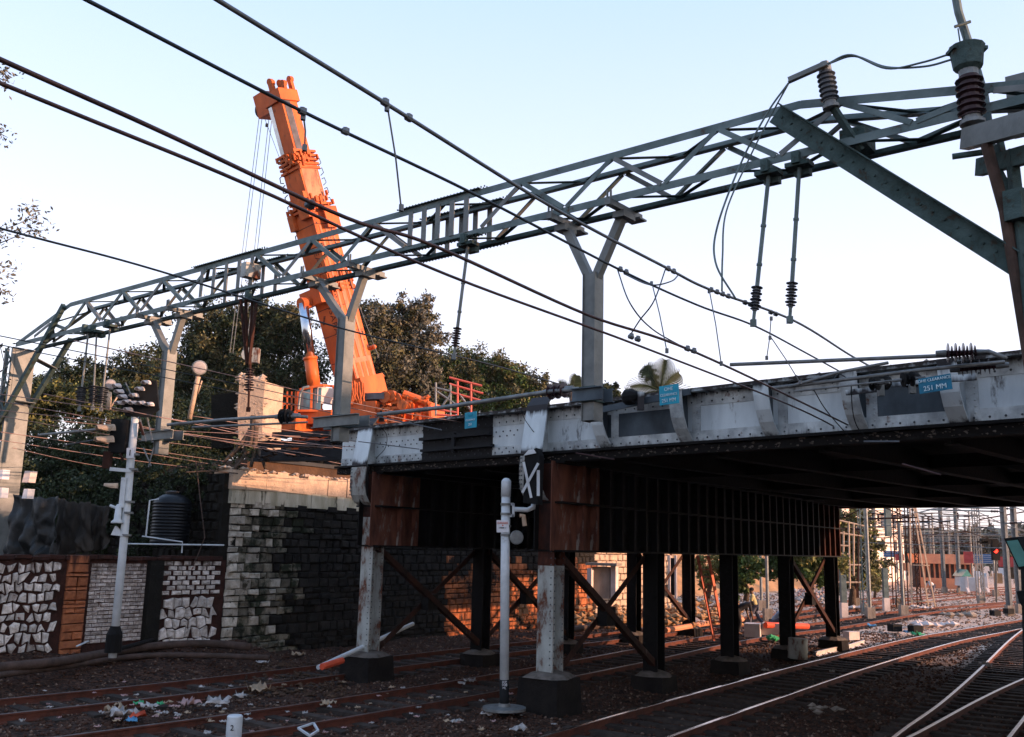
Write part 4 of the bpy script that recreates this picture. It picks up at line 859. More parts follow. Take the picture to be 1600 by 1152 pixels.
# joint sleeves on the wires
def sleeve(px, py, z_, pts, label, n=1, m='cable_grey'):
    a, c = pts; d = (V(c)-V(a)).normalized(); p = G(px, py, z_); b = MB()
    for k in range(n): b.lathe(p+d*(k*.13-.05), d, [(0, .014), (.012, .026), (.06, .026), (.075, .014)], 8); b.obox(p+d*(k*.13)+Z*.022, d*.018, V((.012, 0, 0)), Z*.018)
    return tag(b.build('wire_clamp', m), label, 'clamp', 'clamps on the overhead wires')
for px, py, z_, pp, n in ((603, 162, 6.25, W1_[1:3], 1), (640, 186, 6.25, W1_[1:3], 1), (541, 207, 6.25, W2_[1:3], 1), (474, 176, 6.25, W2_[1:3], 1), (1045, 421, 6.25, W1_[3:5], 2), (1112, 454, 6.25, W1_[4:6], 4), (1165, 474, 6.25, W1_[4:6], 3), (1205, 489, 6.25, W1_[4:6], 2), (970, 422, 6.25, W2_[3:5], 2), (987, 527, 5.2, W4_[2:4], 2), (1075, 546, 5.2, W3_[4:6], 2), (486, 322, 5.3, W3_[1:3], 1)):
    sleeve(px, py, z_, pp, {603: 'clamp holding the pale dropper on the thick upper wire', 640: 'joint clamp just right of the pale dropper', 541: 'joint clamp on the wire right of the crane tip', 474: 'clamp on the wire beside the crane tip', 1045: 'pair of clamps at the top of the crossing jumper', 1112: 'row of clamps left of the feeder cable ends', 1165: 'row of clamps beside the left near insulator rod', 1205: 'clamps between the two near insulator rods', 970: 'clamps where the outer looped jumper starts', 987: 'clamps on the lower contact wire under the jumper', 1075: 'clamps on the upper contact wire under the jumper', 486: 'clamp on the contact wire crossing the crane boom'}[px], n)
def dropper(p, q, label):
    b = MB(); p, q = V(p), V(q); b.path([p, p.lerp(q, .5)+V((.01, 0, 0)), q], .007, 5); b.lathe(q-Z*.02, Z, [(0, .02), (.05, .02)], 6); b.lathe(p-Z*.05, Z, [(0, .02), (.05, .02)], 6)
    return tag(b.build('dropper_wire', 'cable_grey'), label, 'wire', 'dropper wires')
dropper(G(605, 164, 6.25), D(627, 326, G(605, 164, 6.25).y+.3), 'thin pale dropper wire hanging above the middle of the beam')
dropper(G(474, 178, 6.25), D(476, 232, G(474, 178, 6.25).y+.1), 'thin dropper wire hanging beside the crane tip')
dropper(G(1018, 440, 6.25), G(1042, 549, 5.19), 'thin dropper wire between the looped jumper cables')
dropper(G(1108, 452, 6.25), G(1127, 569, 5.17), 'thin dropper wire hanging right of the palm tree')
dropper(D(1205, 495, 12), D(1198, 560, 12), 'short chain dropper hanging from the sleeve between the two insulator rods')
dropper(D(1203, 525, 12), D(1250, 598, 12), 'slanting chain dropper reaching down to the bridge girder')
# looped jumper cables
wire([G(965, 422, 6.25), D(985, 475, 9.6), D(1020, 515, 10.4), D(1072, 545, 11.2)], .010, 'looped jumper cable from catenary down to the upper contact wire', 'cable_dark', 'jumper cables', 'jumper_cable', 6, False, 'cable')
wire([G(1040, 420, 6.25), D(1022, 470, 9.8), D(1000, 500, 10.2), D(984, 525, 10.5)], .010, 'crossing jumper cable down to the lower contact wire', 'cable_dark', 'jumper cables', 'jumper_cable', 6, False, 'cable')
wire([G(975, 428, 6.25), D(1015, 445, 9.6), D(1048, 440, 9.7), G(1060, 430, 6.25)], .010, 'short drooping jumper loop joining the two catenary wires', 'cable_dark', 'jumper cables', 'jumper_cable', 6, False, 'cable')
wire([D(1232, 130, 11.35), D(1200, 175, 11.4), D(1160, 250, 11.5), D(1122, 350, 11.3), D(1118, 410, 11.1), D(1150, 468, 11.0)], .016, 'outer feeder cable arching from the busbar down to the catenary', 'truss_paint', 'jumper cables', 'jumper_cable', 8, False, 'cable')
wire([D(1232, 131, 11.36), D(1205, 180, 11.45), D(1172, 245, 11.55), D(1135, 330, 11.5), D(1129, 400, 11.2), D(1128, 455, 11.0)], .014, 'inner feeder cable hanging from the busbar down to the catenary', 'truss_paint', 'jumper cables', 'jumper_cable', 8, False, 'cable')
wire([D(1293, 100, 11.1), D(1330, 86, 10.9), D(1385, 107, 10.7), D(1440, 98, 10.5), D(1492, 82, 10.3)], .017, 'upper busbar cable waving across to the top right insulator', 'truss_paint', None, 'jumper_cable', 8, False, 'cable')
wire([D(1296, 99, 11.08), D(1335, 88, 10.9), D(1385, 105, 10.72), D(1445, 104, 10.5), D(1488, 93, 10.3)], .017, 'lower busbar cable waving across to the top right insulator', 'truss_paint', None, 'jumper_cable', 8, False, 'cable')
for pts, Y_, lb in (([(828, 605), (815, 640), (830, 670), (850, 690)], 19.9, 'cable loop hanging in front of the white outrigger'), ([(592, 664), (604, 680), (602, 700), (588, 716)], 23.2, 'cable loop hanging on the left white outrigger'), ([(1272, 610), (1290, 640), (1320, 675), (1335, 690)], 14.6, 'loose cable hanging down a girder panel'), ([(1330, 600), (1332, 640), (1340, 668), (1360, 690)], 14.2, 'thin cable loop beside the rust stained girder panel')):
    wire([D(x, y, Y_) for x, y in pts], .010, lb, 'black_paint', None, 'jumper_cable', 6, False, 'cable')
wire([D(1300, 600, 13.0), D(1310, 585, 13), D(1325, 592, 13)], .01, 'little curved wire standing on the girder edge', 'cable_dark', None, 'jumper_cable', 6, False, 'cable')
# ------------------------------------------------------------------ cantilever arms with insulators
def cantilever(pts, r, ins, label, rr=.10, m='galv', mi='insul', nsh=8, lens=.5, tip=None):
    t = thing('cantilever_arm', label, 'bracket arm', pts[-1], 'insulated cantilever arms'); P = [V(p) for p in pts]
    b = MB(); b.path(P, r, 10); b.build('tube', m, t, True)
    if ins is not None:
        a, c = V(ins[0]), V(ins[1]); b = MB(); sheds(b, a, c-a, nsh, (c-a).length/nsh, rr, r*1.2, .72); b.build('insulator', mi, t, False)
        b = MB(); d = (c-a).normalized(); b.lathe(a-d*.12, d, [(0, r*1.3), (.12, r*1.6)], 10); b.lathe(c, d, [(0, r*1.6), (.15, r*1.3)], 10); b.build('end_fitting', 'galv', t) if False else None
        for e_ in ([(a-d*.12, r*1.3, r*1.6, .12), (c, r*1.6, r*1.3, .15)]): q_ = MB(); q_.lathe(e_[0], d, [(0, e_[1]), (e_[3], e_[2])], 10); q_.build('end_fitting', 'galv', t)
    return t
Yr = 12.4
cantilever([D(1141, 570, 13.6), D(1475, 556, 12.1), D(1545, 549, 11.8), D(1572, 560, 11.6)], .027, (D(1478, 552, 12.0), D(1526, 551, 11.9)), 'near straight cantilever tube with ribbed insulator above the bridge at right', .13)
cantilever([D(1205, 607, 13.2), D(1330, 592, 12.8), D(1440, 578, 12.3), D(1570, 566, 11.8)], .026, (D(1500, 577, 12.2), D(1556, 572, 12.0)), 'lower cantilever tube lying along the girder top behind the blue board', .10)
cantilever([D(1232, 605, 13.1), D(1310, 582, 12.8), D(1388, 567, 12.4)], .022, None, 'short slanting steady arm above the rust stained girder panel')
cantilever([D(1240, 612, 13.0), D(1420, 592, 12.3)], .014, (D(1408, 594, 12.3), D(1428, 592, 12.3)), 'thin stay tube with black insulator left of the blue board', .10, mi='black_paint', nsh=3)
t = cantilever([D(1356, 601, 13.4), D(1384, 598, 13.2)], .016, (D(1360, 600, 13.4), D(1374, 599, 13.3)), 'short black insulator stub clamped on the girder edge near the blue board', .10, mi='black_paint', nsh=3)
cantilever([D(590, 648, 16.6), D(690, 637, 16.2), D(860, 612, 15.2), D(905, 608, 14.9), D(918, 622, 14.8)], .036, (D(858, 613, 15.3), D(884, 609, 15.1)), 'long cantilever tube reaching left from the nearest drop post', .13, nsh=5)
cantilever([D(262, 664, 19.9), D(350, 656, 19.3), D(445, 650, 18.7), D(480, 652, 18.5)], .034, (D(438, 651, 18.75), D(458, 650, 18.65)), 'cantilever tube reaching left from the middle drop post past the masonry stump', .15, nsh=4, mi='black_paint')
cantilever([D(300, 668, 19.8), D(480, 660, 18.5)], .022, None, 'thinner stay tube below the middle drop post arm')
cantilever([D(60, 680, 23.3), D(185, 668, 22.4), D(215, 668, 22.1)], .030, (D(180, 669, 22.4), D(200, 668, 22.2)), 'cantilever tube with black insulator beside the left signal mast', .15, nsh=4, mi='black_paint')
cantilever([D(100, 696, 23.0), D(215, 676, 22.0)], .018, None, 'dark stay tube below the arm at the left signal mast', m='cable_dark')
# black mechanical frame mounted on the girder rail
rl = thing('mounting_rail', 'angle rail carrying black clamps along the girder beside the middle blue board', 'rail', D(985, 628, 17.9))
b = MB(); b.bar(D(938, 641, 18.5), D(1078, 612, 17.2), .05, .12); b.build('rail', 'girder_dirty', rl)
b = MB(); b.lathe(D(974, 622, 17.9), V((1, -.6, .1)), [(0, .10), (.05, .15), (.20, .15), (.3, .08), (.45, .03)], 10); b.build('black_coupling', 'black_paint', rl)
b = MB(); b.box(D(1001, 627, 17.7), (.12, .12, .34)); b.build('bracket', 'girder_paint', rl)
rl = thing('mounting_rail', 'pale angle rail with two black clamps below the right blue board', 'rail', D(1400, 600, 13))
b = MB(); b.bar(D(1322, 614, 14.3), D(1375, 608, 14.0), .05, .08); b.bar(D(1385, 600, 13.9), D(1525, 589, 12.9), .05, .09); b.build('rail', 'girder_paint', rl)
for x, y in ((1366, 598), (1412, 594)): b = MB(); b.lathe(D(x, y, 13.8), V((1, -.7, 0)), [(0, .08), (.04, .12), (.18, .12), (.24, .05)], 10); b.build('black_coupling', 'black_paint', rl)
for x, y in ((1376, 606), (1425, 602)): b = MB(); b.box(D(x, y, 13.6), (.08, .08, .24)); b.build('bracket', 'post_paint', rl)
# ------------------------------------------------------------------ blue clearance boards
def board(x0, y0, x1, y1, Y_, label, lines, m, tilt=0):
    c = D((x0+x1)/2, (y0+y1)/2, Y_); wv = (D(x1, y0, Y_)-D(x0, y0, Y_)).length/2*1.25; hv = (D(x0, y1, Y_)-D(x0, y0, Y_)).length/2
    xd = V((.7071, -.7071, 0)); t = thing('clearance_board', label, 'sign', c, 'blue overhead clearance boards'); xd = (xd+Z*tilt).normalized(); yd = (Z-xd*xd.z).normalized(); nd = xd.cross(yd)
    b = MB(); b.obox(c, xd*wv, yd*hv, nd*.008); b.build('plate', m, t)
    for tx, sz, dy, tm in lines: text(tx, sz, c+nd*.014+yd*dy, xd, yd, tm, t)
board(1441, 588, 1481, 612, 11.6, 'deep blue OHE clearance board at the right part of the girder', [('OHE CLEARANCE', .050, .055, 'white_text'), ('251 MM', .085, -.045, 'white_text')], 'sign_deep', .07)
board(1031, 602, 1060, 632, 16.6, 'bright blue clearance board in front of the palm tree', [('OHE', .09, .10, 'white_text'), ('CLEARANCE', .065, .0, 'white_text'), ('251 MM', .09, -.10, 'white_text')], 'sign_blue', .03)
board(725, 644, 746, 669, 21.0, 'small bright blue clearance board left of centre beneath the red scaffold', [('OHE', .08, .10, 'sign_blue'), ('CLEARANCE', .055, .0, 'white_text'), ('251', .08, -.10, 'white_text')], 'sign_blue', .03)
# ------------------------------------------------------------------ the mobile crane on the approach road
CB, CT = D(573, 655, 36.6), D(437, 146, 34.6); ca = (CT-CB).normalized(); CLn = (CT-CB).length
nr = V((.80, -.60, 0)); nr = (nr-ca*nr.dot(ca)).normalized(); nl = ca.cross(nr).normalized()
if nl.y > 0: nl = -nl
crane = thing('mobile_crane', 'orange mobile crane with raised telescopic boom behind the portal beam', 'crane', V((CB.x, CB.y, 5.6)))
def CP(f, r=0, l=0): return CB+ca*(f*CLn)+nr*r+nl*l
def boxsec(b, f0, f1, wr, wl, r=0, l=0): b.obox(CP((f0+f1)/2, r, l), ca*(f1-f0)*CLn/2, nr*wl/2, nl*wr/2); return b
# nr-face has width wr (spans nl), nl-face has width wl (spans nr)
b = MB(); boxsec(b, .02, .62, 1.10, 1.10); base = b.build('boom_section', 'crane_orange', crane)
b = MB(); boxsec(b, .62, .77, .94, .94); mid_ = b.build('boom_section', 'crane_orange', crane); b = MB(); b.obox(CP(.695, .476, 0), ca*.07*CLn, nr*.006, nl*.40); b.build('lit_plate', 'crane_lit_tint', mid_)
b = MB(); boxsec(b, .77, .985, .78, .78); top_ = b.build('boom_section', 'crane_orange', crane)
b = MB(); b.obox(CP(.875, .395, .14), ca*.105*CLn, nr*.012, nl*.16); b.build('dark_wear_plate', 'crane_grey', top_)
b = MB(); b.obox(CP(.875, -.30, .396), ca*.105*CLn, nr*.10, nl*.012); b.build('boom_shade_strip', 'chrome', top_)  # shaded sliver side of the boom, put in as a bluish strip
for r_, wv in ((-.30, .05), (-.02, .10), (.30, .05)):              # raised stiffening strips on the lit face
    b = MB(); b.obox(CP(.34, .556, r_), ca*.24*CLn, nr*.015, nl*wv); b.build('stiffener', 'crane_lit_tint', base)
b = MB(); b.obox(CP(.11, .555, 0), ca*.07*CLn, nr*.012, nl*.50); b.build('reinforcing_plate', 'crane_lit_tint', base)
for r_ in (-.28, .0, .28): b = MB(); b.obox(CP(.12, .573, r_), ca*.045*CLn, nr*.008, nl*.085); b.build('recess_panel', 'crane_red', base)
for f, n_, wd in ((.755, 5, 1.08), (.63, 2, 1.24), (.385, 2, 1.20)):  # collars
    for k in range(n_):
        b = MB(); boxsec(b, f+k*.0125, f+k*.0125+.007, wd, wd); b.build('collar', 'crane_red' if k % 2 else 'crane_orange', crane)
    b = MB()
    for k in range(16):
        e = random.uniform(-.5, .5)*wd; b.obox(CP(f+random.uniform(0, .05), wd/2+.02, e), ca*.10, nr*.05, nl*.03); b.obox(CP(f+random.uniform(0, .05), e, wd/2+.02), ca*.10, nl*.05, nr*.03)
    tag(b.build('collar_fitting', 'crane_red', crane), kind='stuff')
b = MB(); b.obox(CP(.60, .80, -.2), ca*.42, nr*.03, nl*.34); b.build('side_plate', 'crane_orange', crane)
b = MB(); b.obox(CP(.645, .3, .62), ca*.5, nr*.26, nl*.10); b.obox(CP(.61, -.5, .55), ca*.3, nr*.14, nl*.16); b.build('hose_box', 'crane_red', crane)
b = MB()
for k in range(7): 
    c_ = CP(.58+.03*k, -.55, .45); b.path([c_, c_-nr*.18-ca*.05, c_-nr*.20-ca*.25, c_-nr*.05-ca*.30], .022, 5)
    c_ = CP(.60+.03*k, .6, -.4); b.path([c_, c_+nr*.15, c_+nr*.18-ca*.2, c_-ca*.25], .015, 5)
tag(b.build('hose', 'crane_dark', crane), kind='stuff')
b = MB()
for f in (.10, .18, .26, .34, .44, .52, .585): b.obox(CP(f, .551, 0), ca*.012, nr*.004, nl*.54); b.obox(CP(f, 0, .551), ca*.012, nr*.54, nl*.004)
for f in (.66, .70, .73): b.obox(CP(f, .471, 0), ca*.01, nr*.004, nl*.44)
for k in range(60): f = random.uniform(.05, .6); b.obox(CP(f, .552, random.choice([-.5, .5])*random.uniform(.8, 1)), ca*random.uniform(.02, .06), nr*.006, nl*.03)
tag(b.build('seam', 'crane_dark', crane), kind='stuff')
# head with sheaves
b = MB(); boxsec(b, .965, 1.0, .96, .96); b.obox(CP(.985, -.75, .1), ca*.45, nr*.32, nl*.30); b.build('boom_head', 'crane_orange', crane)
for k in range(4): b = MB(); b.lathe(CP(.975, -.95, -.25+k*.16), nl, [(0, .30), (.02, .30), (.05, .24), (.08, .30), (.10, .30)], 18); b.build('sheave', 'crane_dark', crane)
for r_, l_, h_ in ((-.25, .1, .55), (-.05, .25, .42), (.15, 0, .35), (.42, -.3, .42), (.42, .1, .22)):
    b = MB(); b.obox(CP(1.0, r_, l_)+ca*h_/2, ca*h_/2, nr*.09, nl*.07); b.lathe(CP(1.0, r_, l_-.1)+ca*h_, nl, [(0, .13), (.16, .13)], 10); b.build('head_lug', 'crane_red', crane)
rt = CP(.975, -1.15, 0)
for k, dx in enumerate((0, .10, .36, .46)):
    b = MB(); p = rt+V((dx-.15, .05*k, -.1)); b.tube(p, V((p.x-.42+.35*(.3 if k > 1 else 0), p.y, D(392, 548, 34.8).z)), .013, 5); b.build('hoist_rope', 'galv', crane)
b = MB(); b.tube(CP(.98, -1.2, 0), CP(.765, -.62, .2), .010, 5); b.lathe(CP(.93, -1.12, .05), Z, [(0, .06), (.12, .06)], 8); b.build('safety_line', 'galv', crane)
b = MB(); hk = D(396, 556, 34.8); b.box(hk, (.42, .3, .55)); b.lathe(hk+V((-.2, -.2, 0)), (0, 1, 0), [(0, .2), (.1, .2)], 12); b.build('hook_block', 'column_paint', crane)
b = MB(); b.tube(CP(.66, .60, 0), D(592, 560, 36), .012, 5); b.build('hoist_rope', 'galv', crane)
# luffing cylinder
p, q, r_ = D(491, 606, 35.6), D(485, 560, 35.5), D(474, 474, 35.2)
b = MB(); b.tube(p, q, .24, 18); b.tube(q-(q-p).normalized()*.05, q+(q-p).normalized()*.05, .27, 18); b.build('luffing_cylinder', 'crane_orange', crane, True)
b = MB(); b.tube(q, r_, .185, 18); b.build('cylinder_rod', 'chrome', crane, True)
b = MB(); b.obox(r_.lerp(CP(.40, 0, 0), .35), ca*.3, nr*.55, nl*.16); b.lathe(r_-nl*-.15, -nl, [(0, .22), (.4, .22)], 12); b.build('cylinder_clevis', 'crane_orange', crane)
# lettering on the shaded side of the boom
text('RAMSARAN', .36, CP(.315, .22, .556), -ca, nr, 'lettering', crane, space=1.15)
text('EAST', .36, CP(.475, .22, .556), -ca, nr, 'lettering', crane, space=1.1)
b = MB()
for k in range(6): b.obox(CP(.30+.004*k, -.36+.03*k, .556), ca*.02, nr*.05, nl*.004)
tag(b.build('painted_mark', 'lettering', crane), kind='stuff')
# superstructure
cx = V((.78, -.62, 0)); cy = V((.62, .78, 0))
def pbox(b, x0, y0, x1, y1, Y_, dp, ax=V((.94, -.34, 0))):
    c = D((x0+x1)/2, (y0+y1)/2, Y_); w_ = abs(D(x1, y0, Y_).x-D(x0, y0, Y_).x)/2; h_ = abs(D(x0, y0, Y_).z-D(x0, y1, Y_).z)/2
    n_ = V((-ax.y, ax.x, 0)); b.obox(c+n_*dp/2, ax*w_, n_*dp/2, Z*h_); return c
def part(x0, y0, x1, y1, Y_, dp, nm, m, parent=None): b = MB(); pbox(b, x0, y0, x1, y1, Y_, dp); return b.build(nm, m, parent or crane)
part(537, 627, 589, 660, 34.6, 2.2, 'engine_housing', 'crane_orange'); part(560, 614, 602, 624, 34.6, 1.0, 'grey_cover', 'crane_grey')
part(440, 660, 680, 700, 34.9, 2.4, 'chassis', 'crane_orange'); part(589, 632, 603, 662, 34.7, 1.8, 'dark_bay', 'crane_dark')
part(603, 634, 628, 662, 34.8, 1.8, 'winch_frame', 'crane_orange'); part(628, 618, 645, 662, 35, 1.5, 'winch_housing', 'crane_orange'); part(646, 628, 672, 660, 35, 1.4, 'counterweight', 'crane_orange')
for x, y in ((606, 622), (614, 620), (622, 624)): b = MB(); b.lathe(D(x, y, 34.7), V((-.4, -1, 0)), [(0, .22), (.25, .22)], 12); b.build('pump', 'crane_red', crane)
b = MB(); b.tube(D(630, 616, 34.6), D(668, 630, 34.6), .16, 10); b.build('jib_roller', 'crane_orange', crane)
b = MB(); b.lathe(D(636, 636, 34.4), V((-.3, -1, 0)), [(0, .26), (.06, .26), (.08, .18), (.5, .18)], 18); b.build('winch_drum', 'crane_orange', crane)
for x0, y0, x1, y1 in ((645, 658, 660, 636), (598, 636, 604, 662), (612, 636, 614, 662), (655, 634, 657, 660), (671, 632, 673, 662), (590, 640, 628, 637)):
    b = MB(); b.bar(D(x0, y0, 34.3), D(x1, y1, 34.3), .09, .09); b.build('frame_bar', 'crane_orange', crane)
b = MB()
for k in range(70):
    b.ico(D(random.uniform(600, 672), random.uniform(618, 658), random.uniform(34.2, 34.9)), random.uniform(.05, .14), (1, .6, 1))
tag(b.build('machinery_fitting', 'crane_red', crane), kind='stuff')
# boom foot
b = MB(); b.obox(CP(.05, .35, 0), ca*.9, nr*.5, nl*.62); b.build('boom_foot', 'crane_orange', crane)
b = MB()
for k in range(14): 
    x = 537+k*2.4; b.path([D(x, 600+random.uniform(-6, 4), 34.9), D(x+random.uniform(-4, 4), 616, 34.6), D(x+random.uniform(-5, 5), 632, 34.6)], .03, 5)
tag(b.build('hydraulic_hose', 'crane_red', crane), kind='stuff')
for f, l_ in ((.11, -.62), (.20, -.62)): b = MB(); b.lathe(CP(f, .35, l_), nr, [(0, .09), (.45, .09), (.5, .05)], 10); b.build('pin', 'crane_red', crane)
# operator cab
cabw = D(484, 622, 34.7); b = MB()
for x in (466, 487, 503, 521): b.bar(D(x, 604 if x > 480 else 612, 34.6 if x < 503 else 35.4), D(x-1, 642, 34.6 if x < 503 else 35.4), .07, .07)
b.bar(D(468, 609, 34.6), D(503, 602, 34.6), .08, .08); b.bar(D(503, 602, 34.6), D(522, 604, 35.4), .08, .08); b.bar(D(465, 642, 34.6), D(503, 642, 34.6), .08, .08)
cab = b.build('cab_frame', 'crane_orange', crane)
for x0, x1, y0 in ((467, 486, 609), (488, 502, 606)): b = MB(); pbox(b, x0, y0, x1, 641, 34.65, .03); b.build('cab_window', 'glass', cab)
b = MB(); b.bar(D(512, 606, 35.0), D(511, 632, 35.0), .95, .03, cx); b.build('cab_side', 'relay_white', cab)
b = MB(); pbox(b, 465, 641, 520, 662, 34.6, 1.4); b.build('cab_base', 'crane_orange', cab)
b = MB(); b.path([D(483, 604, 34.4), D(474, 606, 34.3), D(469, 616, 34.3), D(466, 640, 34.3)], .045, 8); b.build('grab_rail', 'galv', cab)
b = MB()                                                         # railing and winch left of the cab
for x in (449, 456, 462, 410, 425, 440): b.bar(D(x, 612 if x > 445 else 622, 34.4), D(x-1, 662, 34.4), .05, .05)
for y in (618, 630, 642): b.bar(D(408, y-2, 34.4), D(465, y+3, 34.4), .05, .05)
b.build('handrail', 'crane_orange', crane)
for x, y, r_ in ((427, 636, .40), (413, 640, .28)): b = MB(); b.lathe(D(x, y, 34.2), V((-.3, -1, 0)), [(0, r_), (.08, r_), (.1, r_*.7), (.4, r_*.7), (.42, r_), (.5, r_)], 18); b.build('rope_drum', 'crane_red', crane)
part(404, 648, 466, 672, 34.3, 1.8, 'carrier_deck', 'crane_red')
b = MB()
for x in (428, 446, 500, 520, 560, 620): b.lathe(V((D(x, 660, 35).x, 34.5, 6.15)), V((-.3, -1, 0)), [(0, .5), (.1, .55), (.35, .55), (.4, .5)], 18)
b.build('wheels', 'black_paint', crane)
b = MB(); pbox(b, 410, 690, 660, 722, 34.8, 2.3); b.build('carrier', 'crane_orange', crane)
# red scaffold on the road
sc_ = thing('scaffold', 'small red tube scaffold with diagonal rails standing on the bridge approach', 'scaffold', V((-3, 36, 5.6)))
for x0, y0, x1, y1, m in ((681, 598, 681, 650, 0), (704, 600, 704, 650, 0), (715, 596, 715, 650, 1), (736, 600, 736, 650, 1), (702, 590, 753, 603, 1), (702, 600, 755, 615, 1), (704, 613, 755, 627, 1), (681, 606, 705, 612, 0), (683, 612, 712, 632, 0), (706, 614, 690, 636, 0), (715, 645, 684, 640, 1), (718, 616, 735, 640, 0), (681, 648, 740, 652, 1)):
    b = MB(); b.tube(D(x0, y0, 33.5), D(x1, y1, 33.5), .04, 7); b.build('scaffold_tube', 'scaf_red' if m else 'galv', sc_)
# ------------------------------------------------------------------ trees
for nm in [k for k in M if k.startswith('leaf')]:
    t_ = M[nm].node_tree; N = t_.nodes; b_ = N['Principled BSDF']; src = b_.inputs['Base Color'].links[0].from_socket
    gi = N.new('ShaderNodeNewGeometry'); mr = N.new('ShaderNodeMapRange'); mr.inputs['To Min'].default_value = .45; mr.inputs['To Max'].default_value = 1.7
    h = N.new('ShaderNodeHueSaturation'); t_.links.new(gi.outputs['Random Per Island'], mr.inputs[0]); t_.links.new(mr.outputs[0], h.inputs['Value']); t_.links.new(src, h.inputs['Color']); t_.links.new(h.outputs[0], b_.inputs['Base Color'])
def tree(label, base, blobs, n, size, m, r=.25, name='leafy_tree', cat='tree', group=None, clump=.115, m2=None):
    base = V(base); t = thing(name, label, cat, base, group); B_ = [(V(c), rr) for c, rr in blobs]; top = sum((c for c, _ in B_), V())/len(B_)
    b = MB(); fork = base.lerp(V((base.x*.6+top.x*.4, base.y, top.z)), .55); b.path([base-Z*.3, base.lerp(fork, .5)+V((.15, 0, 0)), fork], [r*1.3, r, r*.8], 9); b.build('trunk', 'bark', t, True)
    for c, rr in B_:
        b = MB(); mid = fork.lerp(c, .5)+V((random.uniform(-.3, .3), 0, .3)); b.path([fork-Z*.2, mid, c, c+V((random.uniform(-.5, .5)*rr[0], 0, rr[2]*.6))], [r*.6, r*.4, r*.2, r*.05], 6); b.build('limb', 'bark', t, True)
    leafobj(leaves(blobs, n, size, clump), m, t)
    if m2: leafobj(leaves([(V(c)+V((.3, -.2, .3)), tuple(x*.95 for x in rr)) for c, rr in blobs], n//2, size, clump), m2, t)
    return t
def bl(px, py, Y_, rx, rz=None, ry=None): 
    k = Y_/1500*1.02; rz = rz or rx; return (D(px, py, Y_), (rx*k, (ry or (rx+rz)/2)*k, rz*k))
tree('big spreading tree left of the crane boom behind the beam', (D(400, 700, 50).x, 50, 3), [bl(330, 535, 50, 52, 55), bl(395, 512, 50, 48, 44), bl(445, 520, 49, 42, 44), bl(300, 600, 50, 55, 50), bl(385, 600, 49, 62, 55), bl(455, 600, 49, 45, 55), bl(268, 590, 50, 38, 40)], 52000, .10, 'leaf_dark', .4, m2='leaf_olive')
tree('big rounded tree right of the crane boom with dry brownish leaves', (D(620, 680, 47).x, 47, 5), [bl(590, 520, 47, 44, 38), bl(640, 505, 47, 36, 30), bl(600, 575, 46.5, 55, 48), bl(655, 560, 47, 30, 42), bl(560, 540, 47, 40, 50), bl(645, 615, 47, 38, 25)], 42000, .095, 'leaf_olive', .38, m2='leaf_grey')
tree('fresh green tree behind the red scaffold', (D(745, 680, 56).x, 56, 5), [bl(700, 590, 56, 42, 38), bl(745, 585, 56, 45, 30), bl(790, 600, 56, 40, 30), bl(825, 618, 56, 30, 24), bl(720, 630, 55, 60, 25), bl(800, 635, 55, 50, 22)], 36000, .10, 'leaf_green', .3, m2='leaf_olive')
tree('small dense tree partly hidden behind the nearest drop post', (D(930, 660, 60).x, 60, 5), [bl(945, 612, 60, 26, 14), bl(905, 612, 60, 30, 14)], 5000, .13, 'leaf_dark', .2)
tree('loose tree with sky showing through behind the three thin insulator rods', (D(150, 760, 42).x, 42, 2.4), [bl(130, 588, 42, 28, 24), bl(185, 584, 42, 26, 22), bl(232, 580, 42, 26, 34), bl(160, 612, 42, 50, 20), bl(95, 600, 42, 22, 20)], 9000, .085, 'leaf_olive', .25, clump=.2, m2='leaf_dark')
tree('broad yellowish shrub tree low behind the left leg of the beam', (D(90, 780, 38).x, 38, 2.4), [bl(70, 628, 38, 60, 26), bl(150, 630, 38, 60, 26), bl(225, 632, 38, 42, 28), bl(30, 650, 38, 50, 34)], 26000, .075, 'leaf_yellow', .2, m2='leaf_dark')
for k, (x, y, rx, rz, Yb, m) in enumerate(((60, 725, 75, 55, 34, 'leaf_dark'), (150, 715, 70, 60, 35, 'leaf_dark'), (235, 725, 60, 75, 34, 'leaf_dark'), (315, 720, 55, 70, 36, 'leaf_dark'), (110, 790, 90, 40, 33, 'leaf_dark'), (270, 660, 60, 55, 38, 'leaf_dark'), (345, 670, 40, 50, 40, 'leaf_dark'))):
    tree(['dark shrub behind the black tarpaulins at far left', 'dark shrub between the left signal mast and the beam leg', 'dark tall shrub right behind the signal mast', 'dark shrub above the black water tank', 'low dark undergrowth behind the tarpaulin fence', 'dark shrub behind the leftmost drop post', 'dark shrub beside the masonry stump'][k],
         (D(x, 850, Yb).x, Yb, 2.4), [bl(x, y, Yb, rx, rz), bl(x-20, y+20, Yb-.5, rx*.8, rz*.7)], 15000, .07, m, .12, 'dark_shrub', 'shrub', 'dark shrubs on the terrace')
